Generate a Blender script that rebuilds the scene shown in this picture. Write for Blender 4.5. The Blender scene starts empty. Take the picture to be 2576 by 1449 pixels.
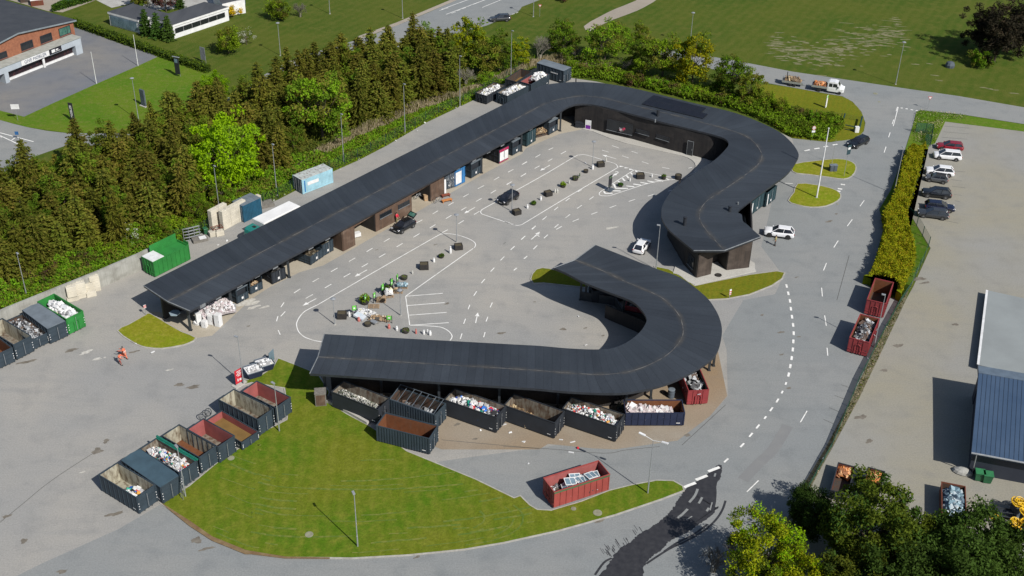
import bpy, math, random
from mathutils import Vector, Matrix
R=math.radians; PI=math.pi
S=bpy.context.scene; COL=S.collection
# ---------------- camera ----------------
F,PITCH,ROLL,CH=3015.86,R(32.4858),R(-1.2861),90.30     # focal length in units of a 2576 px wide picture, tilt, roll, height (m)
cam=bpy.data.objects.new('camera',bpy.data.cameras.new('camera')); COL.objects.link(cam)
cam.data.sensor_width=36; cam.data.lens=36*F/2576; cam.data.clip_start=1; cam.data.clip_end=6000
cam.location=(0,0,CH)
cam.matrix_world=Matrix.Translation((0,0,CH))@Matrix.Rotation(PI/2-PITCH,4,'X')@Matrix.Rotation(-ROLL,4,'Z')
S.camera=cam
# ---------------- world, sun, exposure ----------------
SUN_EL,SUN_AZ=R(42.2),R(312.0)          # direction towards the sun: azimuth from +X, counter-clockwise
w=bpy.data.worlds.new('World'); S.world=w; w.use_nodes=True
nt=w.node_tree; nt.nodes.clear()
sky=nt.nodes.new('ShaderNodeTexSky'); sky.sky_type='NISHITA'; sky.sun_disc=False
sky.sun_elevation=SUN_EL; sky.sun_rotation=PI/2-SUN_AZ; sky.air_density=1.0; sky.dust_density=1.0
bg=nt.nodes.new('ShaderNodeBackground'); bg.inputs[1].default_value=0.078
wo=nt.nodes.new('ShaderNodeOutputWorld'); nt.links.new(sky.outputs[0],bg.inputs[0]); nt.links.new(bg.outputs[0],wo.inputs[0])
sl=bpy.data.lights.new('sun','SUN'); sl.energy=4.9; sl.angle=R(.5); sl.color=(1,.955,.88)
so=bpy.data.objects.new('sun',sl); COL.objects.link(so)
sd=Vector((math.cos(SUN_EL)*math.cos(SUN_AZ),math.cos(SUN_EL)*math.sin(SUN_AZ),math.sin(SUN_EL)))
so.rotation_euler=sd.to_track_quat('Z','Y').to_euler(); so.location=(0,0,200)
S.view_settings.view_transform='Standard'; S.view_settings.look='None'; S.view_settings.gamma=1; S.view_settings.exposure=0.12
S.render.engine='CYCLES'
S.cycles.max_bounces=5; S.cycles.transparent_max_bounces=8; S.cycles.caustics_reflective=False; S.cycles.caustics_refractive=False
rnd=random.Random(7)
# ---------------- survey: where a sight line of the photo meets the level plane z=h ----------------
CROP={'a':(0,0,.2809),'b':(633.2,0,.2809),'c':(1266.3,0,.2809),'d':(1852.4,0,.2809),'e':(0,361.8,.2809),'f':(633.2,361.8,.2809),
'g':(1266.3,361.8,.2809),'h':(1852.4,361.8,.2809),'i':(0,723.6,.2809),'j':(633.2,723.6,.2809),'k':(1266.3,723.6,.2809),'l':(1852.4,723.6,.2809),
'm':(0,1042,.2809),'n':(633.2,1042,.2809),'o':(1266.3,1042,.2809),'p':(1852.4,1042,.2809),'P':(0,0,1),
'1':(814,633.1,.15608),'2':(452.2,587.9,.17163),'3':(1040.2,226.1,.17556),'4':(506.5,434.2,.14045),'5':(1266.3,117.6,.08778),
'6':(1356.7,361.8,.17556),'7':(1537.6,542.7,.17556),'8':(0,0,.16229),'9':(2351.7,1130.6,.2197),'0':(1899.4,180.9,.26217)}
cp_,sp_,cr_,sr_=math.cos(PITCH),math.sin(PITCH),math.cos(ROLL),math.sin(ROLL)
def G(px,py,h=0.0):
    X=(px-1288)/F; Y=-(py-724.5)/F
    x=cr_*X+sr_*Y; y=-sr_*X+cr_*Y
    dx,dy,dz=x,cp_+sp_*y,-sp_+cp_*y
    t=(h-CH)/dz
    return (dx*t,dy*t)
def g(k,x,y,h=0.0):
    o=CROP[k]; return G(o[0]+o[2]*x,o[1]+o[2]*y,h)
def pts(spec,h=0.0):
    """'f 12,34 56,78 g 1,2' -> ground points"""
    out=[];k='P'
    for tok in spec.split():
        if len(tok)==1: k=tok
        else:
            x,y=tok.split(','); out.append(g(k,float(x),float(y),h))
    return out
def smooth(p,n=4,closed=True):
    out=[];N=len(p)
    rng=range(N) if closed else range(N-1)
    for i in rng:
        if closed: p0,p1,p2,p3=p[i-1],p[i],p[(i+1)%N],p[(i+2)%N]
        else: p0,p1,p2,p3=p[max(i-1,0)],p[i],p[i+1],p[min(i+2,N-1)]
        for k in range(n):
            t=k/n
            out.append(tuple(.5*((2*p1[d])+(-p0[d]+p2[d])*t+(2*p0[d]-5*p1[d]+4*p2[d]-p3[d])*t*t+(-p0[d]+3*p1[d]-3*p2[d]+p3[d])*t**3) for d in range(len(p1))))
    if not closed: out.append(tuple(p[-1]))
    return out
def area(p): return sum(p[i-1][0]*p[i][1]-p[i][0]*p[i-1][1] for i in range(len(p)))/2
def offset(p,d):
    if area(p)<0: p=p[::-1]
    out=[];N=len(p)
    for i in range(N):
        a,b,c=Vector(p[i-1]),Vector(p[i]),Vector(p[(i+1)%N])
        n1=(b-a); n2=(c-b)
        if n1.length<1e-6 or n2.length<1e-6: out.append(tuple(b)); continue
        n1=Vector((n1.y,-n1.x)).normalized(); n2=Vector((n2.y,-n2.x)).normalized()
        n=(n1+n2)
        if n.length<.2: n=n1
        n.normalize(); out.append(tuple(b+n*d/max(.5,n.dot(n1))))
    return out
def inside(x,y,p):
    c=False;j=len(p)-1
    for i in range(len(p)):
        if (p[i][1]>y)!=(p[j][1]>y) and x<(p[j][0]-p[i][0])*(y-p[i][1])/(p[j][1]-p[i][1])+p[i][0]: c=not c
        j=i
    return c
# ---------------- materials ----------------
MC={}
def _n(nt,t,**k):
    n=nt.nodes.new(t)
    for a,b in k.items(): setattr(n,a,b)
    return n
def _noise(nt,vec,scale,detail=4,rough=.55,dist=0):
    n=_n(nt,'ShaderNodeTexNoise'); n.inputs['Scale'].default_value=scale; n.inputs['Detail'].default_value=detail
    n.inputs['Roughness'].default_value=rough; n.inputs['Distortion'].default_value=dist
    nt.links.new(vec,n.inputs['Vector']); return n.outputs['Fac']
def _ramp(nt,fac,a,b,ca=(0,0,0),cb=(1,1,1)):
    r=_n(nt,'ShaderNodeValToRGB'); r.color_ramp.elements[0].position=a; r.color_ramp.elements[1].position=b
    r.color_ramp.elements[0].color=(*ca,1); r.color_ramp.elements[1].color=(*cb,1)
    nt.links.new(fac,r.inputs[0]); return r.outputs[0]
def _mix(nt,fac,a,b,mode='MIX'):
    m=_n(nt,'ShaderNodeMix',data_type='RGBA',blend_type=mode)
    for s,v in ((m.inputs[0],fac),(m.inputs[6],a),(m.inputs[7],b)):
        if hasattr(v,'links') or hasattr(v,'is_output'): nt.links.new(v,s)
        elif isinstance(v,(int,float)): s.default_value=v
        else: s.default_value=(*v,1)
    return m.outputs[2]
def base(name,rough=.8,metal=0,spec=None):
    m=bpy.data.materials.new(name); m.use_nodes=True; nt=m.node_tree; b=nt.nodes['Principled BSDF']
    b.inputs['Roughness'].default_value=rough; b.inputs['Metallic'].default_value=metal
    if spec is not None: b.inputs['Specular IOR Level'].default_value=spec
    pos=_n(nt,'ShaderNodeNewGeometry').outputs['Position']
    return m,nt,b,pos
def scaled(nt,vec,s,rz=0):
    mp=_n(nt,'ShaderNodeMapping'); mp.inputs['Scale'].default_value=s; mp.inputs['Rotation'].default_value=(0,0,rz)
    nt.links.new(vec,mp.inputs['Vector']); return mp.outputs[0]
def bump(nt,b,h,st=.3,dist=.05):
    n=_n(nt,'ShaderNodeBump'); n.inputs['Strength'].default_value=st; n.inputs['Distance'].default_value=dist
    nt.links.new(h,n.inputs['Height']); nt.links.new(n.outputs[0],b.inputs['Normal'])
def M(name,c,c2=None,scale=2.0,rough=.7,metal=0,amt=(.35,.7),sc3=None,grime=.12,spec=None):
    """plain thing material: colour c, worn towards c2 in noise patches, plus fine grime"""
    if name in MC: return MC[name]
    m,nt,b,pos=base(name,rough,metal,spec)
    v=scaled(nt,pos,sc3) if sc3 else pos
    c2=c2 or tuple(x*.72 for x in c)
    col=_mix(nt,_ramp(nt,_noise(nt,v,scale,5),*amt),c,c2)
    col=_mix(nt,grime,col,_ramp(nt,_noise(nt,pos,9,3),.3,.7,(.25,.22,.2),(1,1,1)),'MULTIPLY')
    nt.links.new(col,b.inputs['Base Color']); MC[name]=m; return m
def rusty(name,c,k=.5,rust=(.16,.055,.02)):
    if name in MC: return MC[name]
    m,nt,b,pos=base(name,.75)
    v=scaled(nt,pos,(1.6,1.6,.5))
    f=_ramp(nt,_noise(nt,v,1.4,7,.65),1-k-.08,1-k+.12)
    col=_mix(nt,_ramp(nt,_noise(nt,pos,.8,3),.35,.7),c,tuple(x*.75 for x in c))
    col=_mix(nt,f,col,_mix(nt,_noise(nt,pos,3,3),rust,tuple(x*.45 for x in rust)))
    nt.links.new(col,b.inputs['Base Color']); MC[name]=m; return m
def wood(name,c,c2,grey=None):
    m,nt,b,pos=base(name,.85)
    v=scaled(nt,pos,(7,7,.25)); f=_noise(nt,v,1.0,4,.6)
    col=_mix(nt,_ramp(nt,f,.32,.68),c,c2)
    if grey: col=_mix(nt,_ramp(nt,_noise(nt,scaled(nt,pos,(.5,.5,.6)),1.0,4),.48,.75),col,grey)
    nt.links.new(col,b.inputs['Base Color']); bump(nt,b,f,.5,.03); MC[name]=m; return m
def asphalt(name,c,warm,dark,rot=0.6,stain=.5):
    m,nt,b,pos=base(name,.9,spec=.3)
    big=_noise(nt,pos,.045,4,.5); mid=_noise(nt,pos,.35,5,.6); fine=_noise(nt,pos,5.5,3,.7)
    col=_mix(nt,_ramp(nt,big,.4,.62),c,warm)
    tr=_noise(nt,scaled(nt,pos,(.09,.8,1),rot),1.0,4,.6)
    col=_mix(nt,_mix(nt,1,_ramp(nt,tr,.5,.8),(.45,)*3,'MULTIPLY'),col,dark)
    col=_mix(nt,_mix(nt,1,_ramp(nt,mid,.5,.72),(.45,)*3,'MULTIPLY'),col,tuple(x*.86 for x in dark))
    sp=_ramp(nt,_noise(nt,pos,.16,6,.7),.66,.76)
    col=_mix(nt,_mix(nt,1,sp,(stain,)*3,'MULTIPLY'),col,tuple(x*.55 for x in warm))
    col=_mix(nt,.55,col,_ramp(nt,fine,.25,.75,(.62,.62,.62),(1.22,1.22,1.22)),'MULTIPLY')
    nt.links.new(col,b.inputs['Base Color']); bump(nt,b,fine,.25,.02); MC[name]=m; return m
def grassm(name,a,b2,c3,sc=1.0,stripe=None,fine=.6):
    m,nt,b,pos=base(name,.95,spec=.1)
    big=_noise(nt,pos,.06*sc,4,.55); mid=_noise(nt,pos,.55*sc,5,.65); f=_noise(nt,pos,4.2,4,.7)
    col=_mix(nt,_ramp(nt,big,.38,.62),a,b2)
    col=_mix(nt,_ramp(nt,mid,.48,.75),col,c3)
    if stripe:
        wv=_n(nt,'ShaderNodeTexWave',wave_type='BANDS'); wv.inputs['Scale'].default_value=stripe[1]; wv.inputs['Distortion'].default_value=stripe[2]
        wv.inputs['Detail'].default_value=3; wv.inputs['Detail Scale'].default_value=stripe[3] if len(stripe)>3 else .6
        nt.links.new(scaled(nt,pos,(1,1,1),stripe[0]),wv.inputs['Vector'])
        w2=_mix(nt,1,wv.outputs['Fac'],_ramp(nt,_noise(nt,pos,.9,4,.7),.3,.65),'MULTIPLY')
        col=_mix(nt,_mix(nt,1,w2,(.55,)*3,'MULTIPLY'),col,c3)
    col=_mix(nt,fine,col,_ramp(nt,f,.25,.75,(.45,.45,.4),(1.4,1.4,1.3)),'MULTIPLY')
    nt.links.new(col,b.inputs['Base Color']); bump(nt,b,f,.6,.08); MC[name]=m; return m
def leafm(name,c,c2,trans=.25):
    """leaves: colour differs from leaf clump to leaf clump"""
    if name in MC: return MC[name]
    m,nt,b,pos=base(name,.75,spec=.08)
    f=_noise(nt,pos,1.1,3,.7)
    oi=_n(nt,'ShaderNodeObjectInfo').outputs['Random']
    col=_mix(nt,_ramp(nt,f,.35,.68),c,c2)
    hs=_n(nt,'ShaderNodeHueSaturation'); 
    mr=_n(nt,'ShaderNodeMapRange'); mr.inputs[3].default_value=.7; mr.inputs[4].default_value=1.3; nt.links.new(oi,mr.inputs[0]); nt.links.new(mr.outputs[0],hs.inputs['Value'])
    mr2=_n(nt,'ShaderNodeMapRange'); mr2.inputs[3].default_value=.48; mr2.inputs[4].default_value=.515
    mt=_n(nt,'ShaderNodeMath',operation='FRACT'); mm=_n(nt,'ShaderNodeMath',operation='MULTIPLY'); mm.inputs[1].default_value=7.3
    nt.links.new(oi,mm.inputs[0]); nt.links.new(mm.outputs[0],mt.inputs[0]); nt.links.new(mt.outputs[0],mr2.inputs[0]); nt.links.new(mr2.outputs[0],hs.inputs['Hue'])
    nt.links.new(col,hs.inputs['Color']); col=hs.outputs[0]
    nt.links.new(col,b.inputs['Base Color'])
    if trans:
        tr=_n(nt,'ShaderNodeBsdfTranslucent'); nt.links.new(col,tr.inputs[0])
        mx=_n(nt,'ShaderNodeMixShader'); mx.inputs[0].default_value=trans
        nt.links.new(b.outputs[0],mx.inputs[1]); nt.links.new(tr.outputs[0],mx.inputs[2])
        nt.links.new(mx.outputs[0],nt.nodes['Material Output'].inputs[0])
    MC[name]=m; return m
# ---------------- mesh builder ----------------
class MB:
    def __init__(s): s.v=[];s.f=[];s.mi=[];s.cur=0;s.uv=None
    def add(s,vs,fs,mi=None):
        n=len(s.v); s.v+=[tuple(p) for p in vs]; s.f+=[tuple(i+n for i in f) for f in fs]; s.mi+=[s.cur if mi is None else mi]*len(fs); return s
    def box(s,x0,x1,y0,y1,z0,z1,mi=None,rz=0,c=None):
        vs=[(x,y,z) for z in (z0,z1) for y in (y0,y1) for x in (x0,x1)]
        if rz:
            cx,cy=c if c else ((x0+x1)/2,(y0+y1)/2); co,si=math.cos(rz),math.sin(rz)
            vs=[(cx+(x-cx)*co-(y-cy)*si,cy+(x-cx)*si+(y-cy)*co,z) for x,y,z in vs]
        return s.add(vs,[(0,2,3,1),(4,5,7,6),(0,1,5,4),(1,3,7,5),(3,2,6,7),(2,0,4,6)],mi)
    def obox(s,mat,sx,sy,sz,mi=None):
        vs=[mat@Vector((x*sx/2,y*sy/2,z*sz/2)) for z in (-1,1) for y in (-1,1) for x in (-1,1)]
        return s.add(vs,[(0,2,3,1),(4,5,7,6),(0,1,5,4),(1,3,7,5),(3,2,6,7),(2,0,4,6)],mi)
    def prism(s,p,z0,z1,mi=None,mt=None):
        if area(p)<0: p=p[::-1]
        n=len(p); zb=z0 if callable(z0) else (lambda i:z0)
        vs=[(x,y,z0) for x,y in p]+[(x,y,z1) for x,y in p]
        s.add(vs,[tuple(range(n-1,-1,-1))]+[(i,(i+1)%n,n+(i+1)%n,n+i) for i in range(n)],mi)
        s.add([(x,y,z1) for x,y in p],[tuple(range(n))],mt if mt is not None else mi); return s
    def sheet(s,p,z,mi=None):
        if area(p)<0: p=p[::-1]
        return s.add([(x,y,z) for x,y in p],[tuple(range(len(p)))],mi)
    def tube(s,a,b,r,n=8,r2=None,mi=None,cap=True):
        a,b=Vector(a),Vector(b); d=(b-a)
        if d.length<1e-7: return s
        q=d.to_track_quat('Z','Y'); r2=r if r2 is None else r2
        vs=[a+q@Vector((r*math.cos(2*PI*i/n),r*math.sin(2*PI*i/n),0)) for i in range(n)]+[b+q@Vector((r2*math.cos(2*PI*i/n),r2*math.sin(2*PI*i/n),0)) for i in range(n)]
        fs=[(i,(i+1)%n,n+(i+1)%n,n+i) for i in range(n)]
        if cap: fs+=[tuple(range(n-1,-1,-1)),tuple(range(n,2*n))]
        return s.add(vs,fs,mi)
    def lathe(s,prof,n=16,c=(0,0,0),mi=None,wob=None):
        vs=[];
        for r,z in prof:
            for i in range(n): vs.append((c[0]+r*math.cos(2*PI*i/n),c[1]+r*math.sin(2*PI*i/n),c[2]+z))
        fs=[(k*n+i,k*n+(i+1)%n,(k+1)*n+(i+1)%n,(k+1)*n+i) for k in range(len(prof)-1) for i in range(n)]
        fs+=[tuple(range(n-1,-1,-1)),tuple((len(prof)-1)*n+i for i in range(n))]
        return s.add(vs,fs,mi)
    def strip(s,p,wd,z,closed=False,mi=None):
        n=len(p);L=[];Rr=[]
        for i in range(n):
            a=Vector(p[i-1] if (i or closed) else p[i]); c=Vector(p[(i+1)%n] if (i<n-1 or closed) else p[i])
            d=(c-a).normalized(); q=Vector((-d.y,d.x))*wd/2; b=Vector(p[i])
            L.append((*(b+q),z)); Rr.append((*(b-q),z))
        m=n if closed else n-1
        return s.add(L+Rr,[(i,n+i,n+(i+1)%n,(i+1)%n) for i in range(m)],mi)
    def build(s,name,mats,parent=None,loc=(0,0,0),rz=0,smooth=False,**kw):
        me=bpy.data.meshes.new(name); me.from_pydata(s.v,[],s.f)
        for m in (mats if isinstance(mats,(list,tuple)) else [mats]): me.materials.append(m)
        me.polygons.foreach_set('material_index',s.mi)
        if smooth: me.polygons.foreach_set('use_smooth',[True]*len(s.f))
        me.update()
        o=bpy.data.objects.new(name,me); COL.objects.link(o); o.location=loc; o.rotation_euler=(0,0,rz)
        if parent: o.parent=parent
        tag(o,**kw); return o
def tag(o,label=None,cat=None,group=None,kind=None):
    if label: o['label']=label
    if cat: o['category']=cat
    if group: o['group']=group
    if kind: o['kind']=kind
    return o
def empty(name,loc,rz=0,label=None,cat=None,group=None):
    o=bpy.data.objects.new(name,None); COL.objects.link(o); o.empty_display_size=.3
    o.location=(loc[0],loc[1],loc[2] if len(loc)>2 else 0); o.rotation_euler=(0,0,rz); return tag(o,label,cat,group)
def kids(o): return [c for c in bpy.data.objects if c.parent==o]
def copy_tree(o,parent=None):
    c=o.copy(); COL.objects.link(c)
    if parent: c.parent=parent
    for ch in kids(o): copy_tree(ch,c)
    return c
def struct(name,mb,mats,**k): return mb.build(name,mats,kind='structure',**k)
def TR(x=0,y=0,z=0,rx=0,ry=0,rz=0): return Matrix.Translation((x,y,z))@Matrix.Rotation(rz,4,'Z')@Matrix.Rotation(ry,4,'Y')@Matrix.Rotation(rx,4,'X')
# shared materials
asphalt('asphalt_yard',(.272,.272,.266),(.33,.315,.288),(.228,.232,.232),.9)
asphalt('asphalt_road',(.218,.232,.236),(.25,.255,.25),(.18,.195,.203),.3,.3)
asphalt('car_park_paving',(.262,.26,.245),(.275,.258,.205),(.235,.23,.21),1.2,.5)
asphalt('gravel_blue',(.155,.165,.185),(.21,.2,.185),(.13,.14,.165),.4,.3)
asphalt('concrete_apron',(.40,.365,.30),(.36,.30,.22),(.30,.265,.21),2.2,.8)
asphalt('rust_stained_concrete',(.30,.27,.225),(.255,.185,.115),(.25,.20,.15),2.9,.9)
asphalt('light_concrete',(.45,.44,.41),(.40,.385,.35),(.34,.33,.30),.2,.4)
asphalt('path_gravel',(.34,.30,.25),(.30,.265,.22),(.27,.24,.2),.8,.2)
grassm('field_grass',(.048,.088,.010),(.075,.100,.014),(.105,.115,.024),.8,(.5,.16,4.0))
grassm('lawn_grass',(.072,.138,.007),(.120,.142,.011),(.165,.178,.024),1.3,(-.12,.19,9.0,.25))
grassm('island_grass',(.165,.21,.010),(.20,.20,.016),(.27,.25,.04),2.5)
grassm('olive_grass',(.135,.145,.010),(.16,.155,.014),(.11,.145,.010),2.0,(.3,.35,3.0))
grassm('verge_grass',(.075,.155,.010),(.105,.165,.014),(.15,.17,.04),2.0)
grassm('rough_slope',(.055,.10,.012),(.09,.115,.022),(.17,.15,.075),3.0)
K=lambda n:MC[n]
M('white_paint',(.78,.78,.76),(.55,.54,.5),.9,.7,amt=(.5,.72))
M('kerb_stone',(.42,.41,.38),(.3,.28,.25),1.5)
# ================= SETTING =================
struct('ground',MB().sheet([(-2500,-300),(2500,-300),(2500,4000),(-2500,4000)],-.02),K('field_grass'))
def ground_poly(name,spec,mat,z,sm=0,**k):
    p=pts(spec)
    if sm: p=smooth(p,sm)
    return struct(name,MB().sheet(p,z),mat)
YARD='P -420,900 0,838 28,816 251,724 351,679 436,640 480,600 560,560 640,525 700,502 830,435 900,404 970,368 1071,309 1195,250 1290,198 1345,172 1395,170 1437,196 1500,205 1700,250 1850,290 1960,332 1993,348 2043,354 2088,358 2122,357 2150,348 2164,340 2173,330 2177,309 2167,281 2145,256 2119,242 2077,235 1965,215 1880,200 1800,176 1700,150 1640,120 1700,118 1766,138 1852,153 1993,180 2133,201 2274,222 2414,242 2576,270 2900,320 2900,365 2576,312 2428,289 2319,277 2305,281 2297,320 2288,360 2300,420 2290,541 2335,623 2291,721 2250,800 2200,900 2150,1010 2086,1130 2021,1238 1960,1350 1900,1480 1850,1700 1000,2100 -900,2000'
struct('asphalt_yard',MB().sheet(pts(YARD),0),K('asphalt_yard'))
# road surface (greyer) round the outside of the site
ROAD='k 1960,430 2000,560 2010,970 1850,1150 1560,1370 1300,1400 1000,1330 n 2576,300 1700,420 1640,440 2350,760 o 150,740 300,860 430,870 1600,690 P 1267,1365 1167,1382 1026,1396 886,1403 717,1402 633,1388 533,1351 477,1311 407,1267 300,1330 100,1420 -100,1520 -400,1700 1850,1700 1900,1480 1960,1350 2021,1238 2086,1130 2150,1010 2200,900 2250,800 2291,721 2220,560 2255,500 2288,360 2297,320 2305,281 2319,277 2428,289 2576,312 2900,365 2900,320 2576,270 2414,242 2274,222 2133,201 1993,180 1852,153 1766,138 1700,118 1640,120 1700,150 1800,176 1880,200 1965,215 2077,235 2119,242 2145,256 2167,281 2177,309 2173,330 2164,340 2150,348 2088,358 1993,348 2005,400 1950,470 1930,560 1915,620 1960,680 1972,690 1950,740 1870,755'
struct('road',MB().sheet(pts(ROAD),.004),K('asphalt_road'))
struct('car_park',MB().sheet(pts('P 2378,302 2576,327 2950,380 3200,1700 1880,1700 1990,1330 2030,1242 2092,1130 2156,1012 2206,903 2258,800 2280,752 2297,722 2341,624 2291,541 2313,454 2336,362 2352,359'),.006),K('car_park_paving'))
# strip between the tracks and the fence of the car park
struct('verge',MB().prism(pts('P 2305,283 2319,279 2428,291 2576,314 2950,370 2950,386 2576,331 2378,306 2352,361 2338,365 2300,455 2290,541 2335,623 2290,721 2262,752 2236,748 2180,716 2205,640 2224,570 2212,527 2240,480 2270,400 2284,355 2296,318'),0,.07),K('verge_grass'))
struct('dirt_strip',MB().sheet(pts('P 2262,752 2290,721 2274,765 2215,890 2160,1005 2094,1125 2032,1240 1992,1335 1970,1325 2010,1238 2075,1130 2140,1005 2195,890'),.010),M('dirt',(.16,.14,.09),(.09,.085,.045),1.2,.95))
# concrete aprons
struct('concrete_apron',MB().sheet(pts('i 1345,215 1500,330 1765,450 1900,430 j 0,100 f 150,1290 430,1150 640,1090 800,1000 1130,810 1430,640 1600,540 1800,430 2130,240 2420,90 c 200,1330 500,1200 700,1160 640,1090 500,1010 350,1000 P 1100,400 600,680 470,790'),.008),K('concrete_apron'))
struct('rusty_apron',MB().sheet(pts('j 590,790 690,960 1000,1150 1100,1200 1700,1449 2576,1449 k 400,1400 800,1440 1000,1449 1560,1370 1850,1150 2005,970 1920,560 1700,400 900,560 0,560 j 1500,600'),.012),K('rust_stained_concrete'))
struct('pavement',MB().prism(pts('c 640,1140 800,1180 950,1240 1100,1288 1300,1333 1600,1398 1650,1415 1690,1438 1712,1462 1720,1488 1713,1520 1697,1548 1600,1610 1820,1500 1860,1449 1800,1420 1700,1398 1500,1348 1300,1290 1160,1250 930,1197 805,1160'),0,.10),K('light_concrete'))
struct('terrace',MB().prism(pts('7 885,835 915,735 1210,700 1975,640 2055,690 2055,765 2072,802 1200,1000 1100,960 960,850'),0,.15),K('light_concrete'))
# raised grass areas with kerbs
def island(spec,mat,sm=3,h=.12,kerb=True,name='grass_island'):
    p=pts(spec)
    if sm: p=smooth(p,sm)
    if kerb: struct('kerb',MB().prism(offset(p,.17),0.001,h-.02),K('kerb_stone'))
    return struct(name,MB().prism(p,0.002,h),K(mat))
island('i 1060,390 1150,340 1240,290 1310,250 1345,240 1480,320 1620,400 1750,455 1680,500 1600,522 1450,545 1350,540 1270,525 1180,480','island_grass',2)
island('j 240,640 420,710 590,780 690,940 665,1010 690,1035 850,1140 1040,1240 1200,1340 n 1390,340 1500,385 2000,590 2350,760 o 150,740 230,820 300,862 430,870 700,790 950,692 1150,642 1380,600 1520,605 1600,650 1610,685 1400,765 1000,900 500,1040 0,1150 n 1900,1210 1400,1260 900,1288 300,1280 0,1230 m 2200,1220 1900,1100 1700,960 1450,800 1700,650 2000,400 2160,305 2310,200 i 2340,1310 2576,1190 j 330,1110 300,900 0,850 i 2180,870 2100,868 2200,840 2330,800 2450,720','lawn_grass',0,.11,name='lawn')
struct('bare_soil',MB().sheet(pts('m 1440,795 1700,960 1900,1100 2200,1222 n 0,1232 300,1282 700,1290 700,1303 300,1300 0,1262 m 2200,1262 1900,1140 1700,1010 1500,850'),.125),M('soil',(.15,.085,.04),(.22,.16,.08),1.3,.95))
island('g 250,1215 265,1170 300,1130 350,1118 410,1125 560,1165 720,1200 760,1290 360,1247 270,1250','olive_grass',0)
island('g 1360,1105 1480,1130 1590,1195 1715,1280 1850,1250 2200,1180 2450,1147 2513,1160 2490,1210 2400,1270 2200,1350 2000,1388 1840,1397 1700,1380 1400,1250','olive_grass',0)
island('h 470,512 520,440 552,363 700,372 850,405 915,440 930,470 905,510 800,558 660,568 540,545','island_grass',2)
island('h 500,235 530,185 700,160 900,141 1000,155 1058,188 1065,235 1030,290 960,316 830,300 650,275 540,264','island_grass',2)
# grass tip at the entrance, and left verge
struct('entrance_verge',MB().prism(smooth(pts('P 1965,217 2077,237 2119,244 2145,258 2167,283 2175,309 2172,330 2162,340 2145,350 2088,356 2043,352 1993,346 1950,318 1880,260 1900,215'),2),-.01,.06),K('olive_grass'))
# wet patch of fresh bitumen on the road and repair strips
WET=M('wet_bitumen',(.026,.026,.030),(.046,.046,.050),1.6,.5,amt=(.35,.75))
pw='o 1925,455 1955,470 1945,560 1905,640 1900,760 1890,835 1925,830 1850,920 1750,985 1640,1060 1500,1130 1420,1210 1330,1280 1260,1360 1220,1470 870,1470 920,1380 975,1290 1040,1205 1130,1150 1210,1080 1330,1010 1400,960 1470,900 1520,840 1560,770 1600,715 1640,660 1700,620 1780,570 1860,510'
def rough_edge(p,amp,n=6,seed=3):
    q=smooth(p,n); r=random.Random(seed); return [(x+r.uniform(-amp,amp),y+r.uniform(-amp,amp)) for x,y in q]
zw=.0164; wb=MB().sheet(rough_edge(pts(pw),.09,9),.016)
for sp in ('o 1990,775 1960,860 1900,950 1800,1040 1650,1130 1500,1200 1400,1260 1280,1340','o 1830,985 1700,1080 1560,1150 1440,1230','o 970,1290 900,1330 820,1440','o 1895,640 1900,700 1892,800 1870,870'):
    zw+=.0004; wb.strip(smooth(pts(sp),4,False),.24,zw)
for i in range(26):
    a=rnd.random(); x=900+a*330+rnd.uniform(-30,60); y=1290-a*230+rnd.uniform(-40,10); l=rnd.uniform(30,90)
    zw+=.00004; wb.strip(pts(f'o {x:.0f},{y:.0f} {x-l*.45:.0f},{y-l*.7:.0f}'),rnd.uniform(.03,.09),zw)
struct('wet_road_patch',wb,WET)
dr=MB()
for sp,wd in (('o 1740,670 1715,730 1665,790',.28),('o 1780,745 1750,800',.25),('o 1650,850 1600,900 1560,930',.28),('o 1690,915 1640,945',.14),('o 1840,840 1820,870',.25),('o 1900,530 1890,560',.2),('o 1870,790 1850,860',.14)):
    dr.strip(smooth(pts(sp),3,False),wd,.0215)
struct('dry_road_patch',dr,K('asphalt_road'))
pt=MB()
for sp,wd in (('l 460,1235 330,1449 p 200,440 60,590',1.3),):
    pt.strip(smooth(pts(sp),3,False),wd,.013)
cr=MB()
for sp in ('m 0,970 60,920 220,790 400,640 600,500 850,340','k 1990,1050 1600,1410','l 940,870 1010,895','l 880,965 970,1000','l 830,1075 915,1110','l 780,1180 870,1220','g 0,900 20,880','h 1010,1000 900,1400','n 1700,230 2576,310','o 0,290 400,310 900,350 1100,320 1400,290'):
    cr.strip(rough_edge(pts(sp),.05,3) if 0 else smooth(pts(sp),4,False),.07,.0145)
struct('repair_strips',pt,M('repair_asphalt',(.185,.19,.195),(.21,.215,.215),.5,.9)); struct('cracks',cr,M('crack_tar',(.09,.09,.085),None,3,.8))
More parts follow.
